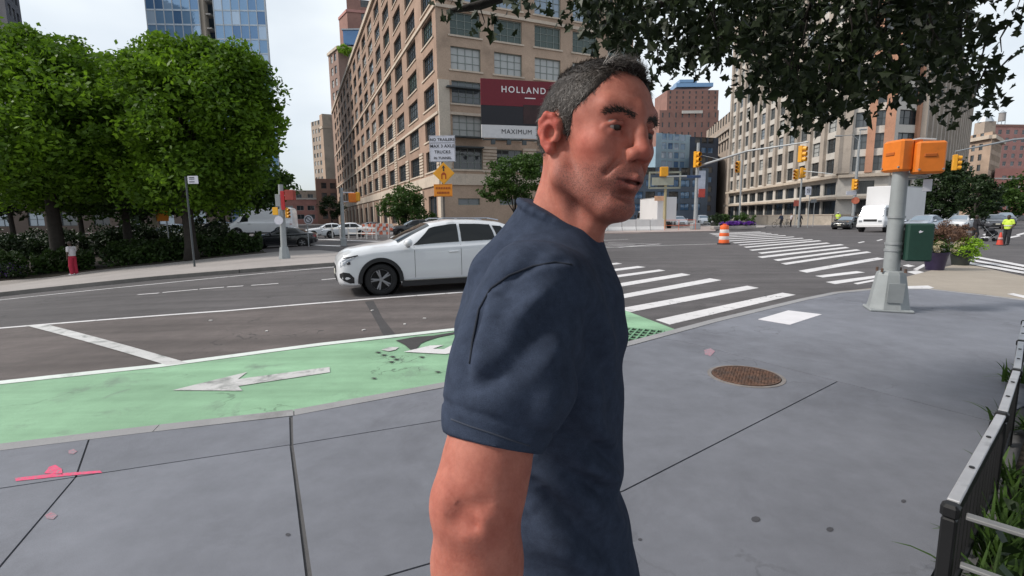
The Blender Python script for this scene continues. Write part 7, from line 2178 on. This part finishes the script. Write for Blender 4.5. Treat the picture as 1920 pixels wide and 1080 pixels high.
folds = [((985, 455, .66), (905, 570, .66), .006, .016), ((1020, 470, .62), (930, 560, .63), -.005, .012), ((960, 430, .70), (880, 540, .70), .005, .016), ((940, 545, .62), (885, 700, .60), .006, .018), ((905, 560, .62), (868, 720, .60), -.006, .012),
         ((1030, 540, .56), (930, 640, .56), .005, .014), ((1060, 560, .56), (960, 660, .55), -.004, .012), ((1000, 620, .54), (900, 690, .54), .004, .014), ((1060, 640, .55), (980, 720, .54), .004, .016), ((950, 700, .53), (870, 730, .53), -.003, .012),
         ((1040, 700, .55), (1010, 810, .56), .005, .018), ((1090, 660, .58), (1060, 800, .60), -.006, .016), ((1120, 640, .64), (1105, 840, .64), .006, .02),
         ((995, 866, .63), (1165, 985, .66), .010, .020), ((1010, 905, .63), (1150, 1050, .64), -.008, .018), ((1060, 850, .64), (1175, 915, .68), .008, .018), ((1075, 885, .64), (1172, 945, .68), -.009, .014), ((1000, 960, .62), (1120, 1080, .62), .008, .024), ((1090, 780, .64), (1170, 850, .68), .006, .016), ((1100, 820, .64), (1172, 880, .68), -.006, .012), ((1120, 560, .66), (1150, 700, .68), .005, .018), ((1100, 590, .62), (1135, 720, .66), -.005, .014)]
for a, b, am, sg in folds: disp += seg(FW(*a), FW(*b), am * 2.2, sg * .85)
seamp = [(1066, 493, .57), (1020, 494, .56), (986, 504, .57), (940, 525, .60), (912, 548, .63), (893, 590, .66), (886, 640, .68)]
for i in range(len(seamp) - 1): disp += seg(FW(*seamp[i]), FW(*seamp[i + 1]), -.0045, .0055) + seg(FW(*seamp[i]) + np.array((.006, 0, -.006)), FW(*seamp[i + 1]) + np.array((.006, 0, -.006)), .003, .006)
# stitched hem of the sleeve, soft random crumple
dh = ((SV + mo_ - (HEM - ad * .012)) @ ad); nearA = np.linalg.norm(SV + mo_ - HEM, axis=1) < .16
disp += ((-.0026 * np.exp(-((dh + .022) / .0032) ** 2)) * nearA)[:, None] * SN
ph = SV @ np.array([(21., 9, 33), (-17, 12, 26), (11, -23, 37)]).T
disp += (.0022 * (np.sin(ph[:, 0] + 1.7 * np.sin(ph[:, 1])) + np.sin(ph[:, 2] + 1.3 * np.sin(ph[:, 0] * .7))))[:, None] * SN
SV = SV + disp
M_SHIRT = mat('tshirt_slate', (.044, .057, .090), .95, var=.22, scale=55, bump=.10, bscale=700, spec=.1, fine=.25)
shirt = inst('t_shirt', np_mesh('t_shirt', SV, SF, M_SHIRT, True), man)
_bv = BVHTree.FromPolygons([tuple(v + mo_) for v in SV], [tuple(int(i) for i in q_) for q_ in SF])
M_SEAM = mat('seam_thread', (.020, .025, .038), .95, var=.2)
def stitch(nm, pix, rad, m_):
    b = MB(); b.smooth = True; pts = []
    for i in range(len(pix) - 1):
        for k in range(6):
            t = k / 6; x = pix[i][0] * (1 - t) + pix[i + 1][0] * t; y = pix[i][1] * (1 - t) + pix[i + 1][1] * t
            h_ = _bv.ray_cast(CAM, ray(x, y).normalized())[0]
            if h_ is not None: pts.append(h_ - Vector(mo_))
    if len(pts) > 2: b.tube(pts, rad, 6); b.build(nm, m_, shirt)
stitch('shoulder_seam', [(1072, 497), (1040, 492), (1000, 499), (955, 516), (920, 541), (898, 580), (886, 640), (880, 690)], .0016, M_SEAM)
stitch('sleeve_hem_stitch', [(846, 786), (880, 799), (920, 812), (960, 826), (1000, 838)], .0011, mat('seam_light', (.050, .060, .085), .95, var=.2))

# ---- trousers and shoes (below the frame)
tr_ = SDF((-.36, -.25, .03), (.42, .25, 1.0), .009)
tr_.ell(B3((.055, .80, .90)), (.128, .165, .12), .05)
for a, k_, n_ in ((HIPR, KNR, ANR), (HIPL, KNL, ANL)): tr_.chain([B3(a), B3(k_), B3(n_ + np.array((0, 0, .02)))], [.102, .076, .062], .03)
TV, TF = tr_.extract(); TV = relax(TV, TF, 2)
inst('trousers', np_mesh('trousers', TV, TF, mat('trousers_grey', (.05, .05, .055), .85, var=.15, scale=30), True), man)
for n_, z in ((ANR, .05), (ANL, 0)):
    s_ = SDF((-.45, -.3, -.01), (.6, .3, .25), .008)
    s_.cone(B3(n_ + np.array((-.03, 0, -.03))), B3(n_ + np.array((.16, 0, -.045))), .048, .042, .03); s_.keep(B3((0, 0, max(0.0, n_[2] - .09))), (0, 0, 1))
    v_, f_ = s_.extract(); inst('shoe', np_mesh('shoe', relax(v_, f_, 1), f_, mat('shoe_grey', (.10, .10, .11), .7), True), man)

# ================================================================== people further away
def person(label, g, rz, h, legs, arms, outfit, lean=0.0, group=None):
    """legs: ((knee, foot) offsets forward for right, left); arms: (elbow, hand) local points for right, left"""
    root = thing('person', label, 'person', g, rz, group); k = h / 1.75; root.scale = (k,) * 3
    J = {}
    body = SDF((-.55, -.45, -.02), (.6, .45, 1.85), .016)
    sh_ = 1.42; lx = lean
    def legpts(i):
        s = -1 if i == 0 else 1; kn, ft = legs[i]
        return [(0, s * .09, .90), (kn, s * .10, .49), (ft, s * .10, .08)]
    L_ = [legpts(0), legpts(1)]
    SHL = [(lx, -.18, sh_), (lx, .18, sh_)]
    for i in (0, 1):
        body.chain(L_[i], [.085, .058, .042], .02); body.cone(L_[i][2], (L_[i][2][0] + .14, L_[i][2][1], .045), .04, .032, .02)
        body.chain([SHL[i], arms[i][0], arms[i][1]], [.052, .042, .032], .02); e, w = np.array(arms[i][0]), np.array(arms[i][1]); d = (w - e) / np.linalg.norm(w - e); body.cone(w, w + d * .09, .034, .022, .02)
    body.ell((lx * .5, 0, 1.15), (.11, .155, .26), .04); body.ell((0, 0, .93), (.11, .15, .12), .04)
    body.cone((lx, 0, 1.42), (lx + .02, 0, 1.52), .06, .05, .03)
    hx = lx * 1.3 + .03 + outfit.get('nod', 0)
    body.ell((hx, 0, 1.63), (.09, .073, .115), .02); body.cone((hx + .08, 0, 1.62), (hx + .095, 0, 1.60), .014, .016, .015)
    for s in (1, -1): body.ell((hx - .005, s * .074, 1.62), (.018, .01, .03), .01)
    v, f = body.extract(); inst('body', np_mesh('body', relax(v, f, 1), f, outfit.get('skin', SKIN_S), True), root)
    t = SDF((-.4, -.42, .75), (.5, .42, 1.56), .016)
    t.ell((lx * .5, 0, 1.16), (.135, .185, .30), .04); t.cone((lx, -.15, 1.42), (lx, .15, 1.42), .075, .075, .04); t.ell((0, 0, .97), (.135, .175, .14), .04)
    for i in (0, 1):
        e = np.array(arms[i][0]); s0 = np.array(SHL[i]); ee = e if outfit.get('long') else s0 * .4 + e * .6
        t.chain([SHL[i], tuple(ee)] + ([arms[i][1]] if outfit.get('long') else []), [.072, .064] + ([.048] if outfit.get('long') else []), .03)
    t.keep((0, 0, outfit.get('hem', .88)), (0, 0, 1))
    v, f = t.extract(); inst('shirt', np_mesh('shirt', relax(v, f, 1), f, outfit['top'], True), root)
    t = SDF((-.5, -.35, .02), (.55, .35, 1.05), .016)
    t.ell((0, 0, .93), (.128, .168, .11), .04)
    for i in (0, 1): t.chain([L_[i][0], L_[i][1], (L_[i][2][0], L_[i][2][1], .12)], [.10, .078 * outfit.get('wide', 1), .066 * outfit.get('wide', 1)], .03)
    v, f = t.extract(); inst('trousers', np_mesh('trousers', relax(v, f, 1), f, outfit['legs'], True), root)
    for i in (0, 1):
        b = MB(); b.smooth = True; x = L_[i][2][0]; y = L_[i][2][1]; b.rbox((x + .05, y, .045), (.27, .10, .09), .03); b.build('shoe', outfit.get('shoes', M_BLKP), root)
    hr = SDF((-.2, -.2, 1.45), (.35, .2, 1.85), .012); hr.ell((hx - .015, 0, 1.665), (.098, .085, .10), .02)
    if outfit.get('helmet') is None: hr.keep((hx + .045, 0, 1.64), (-.75, 0, .65)); v, f = hr.extract(); inst('hair', np_mesh('hair', relax(v, f, 1), f, outfit.get('hair', M_HAIR), True), root)
    else:
        hr.ell((hx, 0, 1.68), (.125, .11, .09), .02); hr.keep((0, 0, 1.665), (0, 0, 1)); v, f = hr.extract(); o = inst('helmet', np_mesh('helmet', relax(v, f, 1), f, outfit['helmet'], True), root)
        b = MB(); b.rbox((hx + .04, 0, 1.665), (.32, .25, .015), .006); b.build('brim', outfit['helmet'], o)
    if outfit.get('vest') is not None:
        t = SDF((-.3, -.3, .95), (.35, .3, 1.52), .014); t.ell((lx * .5, 0, 1.18), (.15, .20, .30), .03); t.cone((lx, -.11, 1.42), (lx, .11, 1.42), .088, .088, .03); t.keep((0, 0, 1.0), (0, 0, 1)); t.cone((lx + .03, 0, 1.5), (lx + .2, 0, 1.36), .07, .05, .02, 'sub')
        v, f = t.extract(); o = inst('vest', np_mesh('vest', relax(v, f, 1), f, outfit['vest'], True), root)
        b = MB(); b.lathe([(.158, 1.10), (.160, 1.15), (.150, 1.16)], 20); 
        ms = b.mesh('stripe', mat('reflective_stripe', (.55, .55, .5), .4)); st = inst('stripe', ms, o); st.scale = (1, 1.3, 1)
    return root
T_WHITE = mat('cloth_white', (.55, .52, .54), .9, var=.08, scale=12)
T_RED = mat('cloth_red', (.38, .022, .05), .85, var=.12, scale=12)
T_DARK = mat('cloth_dark', (.02, .02, .024), .9, var=.2, scale=12)
T_HIVIS = mat('hi_vis_yellow', (.55, .72, .08), .7, var=.1, scale=8)
T_NAVY = mat('cloth_navy', (.03, .04, .07), .9, var=.2, scale=12)
person('pedestrian in a white top and red trousers on the park pavement', P(140, 516), math.radians(175), 1.68, ((.02, -.02), (.04, .02)), (((.05, -.27, 1.16), (.26, -.16, 1.24)), ((-.03, .26, 1.14), (.03, .25, .90))), dict(top=T_WHITE, legs=T_RED, skin=SKIN_D, shoes=T_WHITE, wide=1.25, hem=1.0, nod=.03))
person('worker in a yellow vest standing by a red cone at the right', P(1886, 459, ROAD), math.radians(205), 1.76, ((.02, .0), (.05, .05)), (((.0, -.27, 1.14), (.14, -.22, .95)), ((.0, .27, 1.14), (.16, .20, .98))), dict(top=T_HIVIS, legs=T_DARK, vest=T_HIVIS, skin=SKIN_D))
person('worker in a yellow vest and white helmet behind the black sedan', ground(1571, 62, 0), math.radians(230), 1.8, ((.02, 0), (.05, .05)), (((.0, -.27, 1.14), (.12, -.22, .95)), ((.0, .27, 1.14), (.12, .2, .98))), dict(top=T_HIVIS, legs=T_NAVY, vest=T_HIVIS, helmet=T_WHITE))
person('person in dark clothes pushing a stroller past the flower pots', P(1826, 452, ROAD), math.radians(-20), 1.72, ((.12, .06), (-.02, -.26)), (((.10, -.25, 1.14), (.36, -.2, 1.06)), ((.10, .25, 1.14), (.36, .2, 1.06))), dict(top=T_DARK, legs=T_DARK, long=True, skin=SKIN_D))
person('person in navy leaning beside the bicycles on the far pavement', ground(1466, 63, 0), math.radians(200), 1.72, ((.10, .0), (.16, .20)), (((.16, -.26, 1.14), (.36, -.2, 1.02)), ((.1, .26, 1.12), (.34, .2, 1.0))), dict(top=T_NAVY, legs=T_DARK, long=True), .12)
person('person in a white shirt behind the pale signal post', ground(1484, 64, 0), math.radians(160), 1.74, ((.02, 0), (.12, .06)), (((.05, -.26, 1.14), (.2, -.2, .98)), ((-.1, .26, 1.14), (-.02, .24, .9))), dict(top=T_WHITE, legs=T_DARK))
person('person in dark clothes right of the pale signal post', ground(1500, 63, 0), math.radians(20), 1.70, ((.12, .04), (-.02, -.2)), (((.08, -.26, 1.14), (.22, -.2, 1.0)), ((-.1, .26, 1.14), (-.02, .24, .9))), dict(top=T_DARK, legs=T_DARK, long=True))

# stroller, cone, bicycles
g = P(1826, 452, ROAD); d_ = Vector((math.cos(math.radians(-20)), math.sin(math.radians(-20)), 0)); sg = g + d_ * .85
st = thing('stroller', 'dark baby stroller pushed past the flower pots', 'stroller', (sg.x, sg.y, gz(sg.x, sg.y) + ROAD), math.radians(-20))
b = MB(); b.smooth = True; b.tube([(-.2, 0, .50), (.05, 0, .48), (.30, 0, .58)], [.17, .20, .15], 10); b.build('seat', T_DARK, st)
b = MB(); b.smooth = True; b.lathe([(.28, 0), (.27, .10), (.18, .22), (.02, .26)], 16, (-.10, 0, .66)); b.build('hood', T_DARK, st)
for s in (.22, -.22):
    MB().tube([(-.5, s, 1.02), (-.2, s, .62), (.28, s, .12)], .014, 6).build('frame_tube', M_GALV, st); MB().tube([(.1, s, .5), (-.28, s, .12)], .014, 6).build('frame_tube', M_GALV, st)
    for x in (.30, -.30): MB().cyl((x, s - .02, .12), (x, s + .02, .12), .12, None, 14).build('wheel', M_TYRE, st)
MB().tube([(-.5, -.22, 1.02), (-.5, .22, 1.02)], .018, 6).build('handle', M_BLKP, st)
g = P(1874, 460, ROAD)
cn_ = thing('traffic_cone', 'red traffic cone beside the worker at the right', 'traffic cone', g)
MB().rbox((0, 0, .02), (.40, .40, .04), .01).build('base', M_BLKP, cn_); b = MB(); b.smooth = True; b.lathe([(.16, .04), (.10, .4), (.04, .74), (.03, .75)], 18); b.build('cone', mat('cone_red', (.55, .06, .035), .55, var=.1), cn_, 40)
b = MB(); b.smooth = True; b.lathe([(.125, .32), (.098, .46)], 18); b.build('band', mat('cone_band', (.5, .3, .28), .5), cn_)
for k, (px, lab) in enumerate(((1459, 'bicycle at the left end of the far railing'), (1476, 'bicycle between the people on the far pavement'))):
    r = thing('bicycle', lab, 'bicycle', ground(px, 62, 0), math.radians(15 + 30 * k), 'bicycles on the far pavement')
    for x in (-.52, .52):
        vs = []; b = MB()
        b.tube([(x + .33 * math.cos(t), 0, .34 + .33 * math.sin(t)) for t in np.linspace(0, 2 * PI, 20)], .022, 5); w = b.build('wheel', M_TYRE, r)
        b = MB()
        for i in range(6): t = PI * i / 6; b.cyl((x - .32 * math.cos(t), 0, .34 - .32 * math.sin(t)), (x + .32 * math.cos(t), 0, .34 + .32 * math.sin(t)), .003, None, 3)
        b.build('spokes', M_GALV, w)
    b = MB()
    for p, q in (((-.52, .34), (-.05, .32)), ((-.05, .32), (-.18, .82)), ((-.18, .82), (.36, .80)), ((.36, .80), (-.05, .32)), ((-.52, .34), (-.18, .82)), ((.34, .95), (.52, .34))): b.tube([(p[0], 0, p[1]), (q[0], 0, q[1])], .018, 5)
    b.build('frame', P_BLACK, r); MB().rbox((-.2, 0, .92), (.26, .14, .06), .02).build('saddle', M_BLKP, r); MB().tube([(.30, -.28, 1.02), (.36, 0, .98), (.30, .28, 1.02)], .014, 5).build('handlebar', M_BLKP, r)
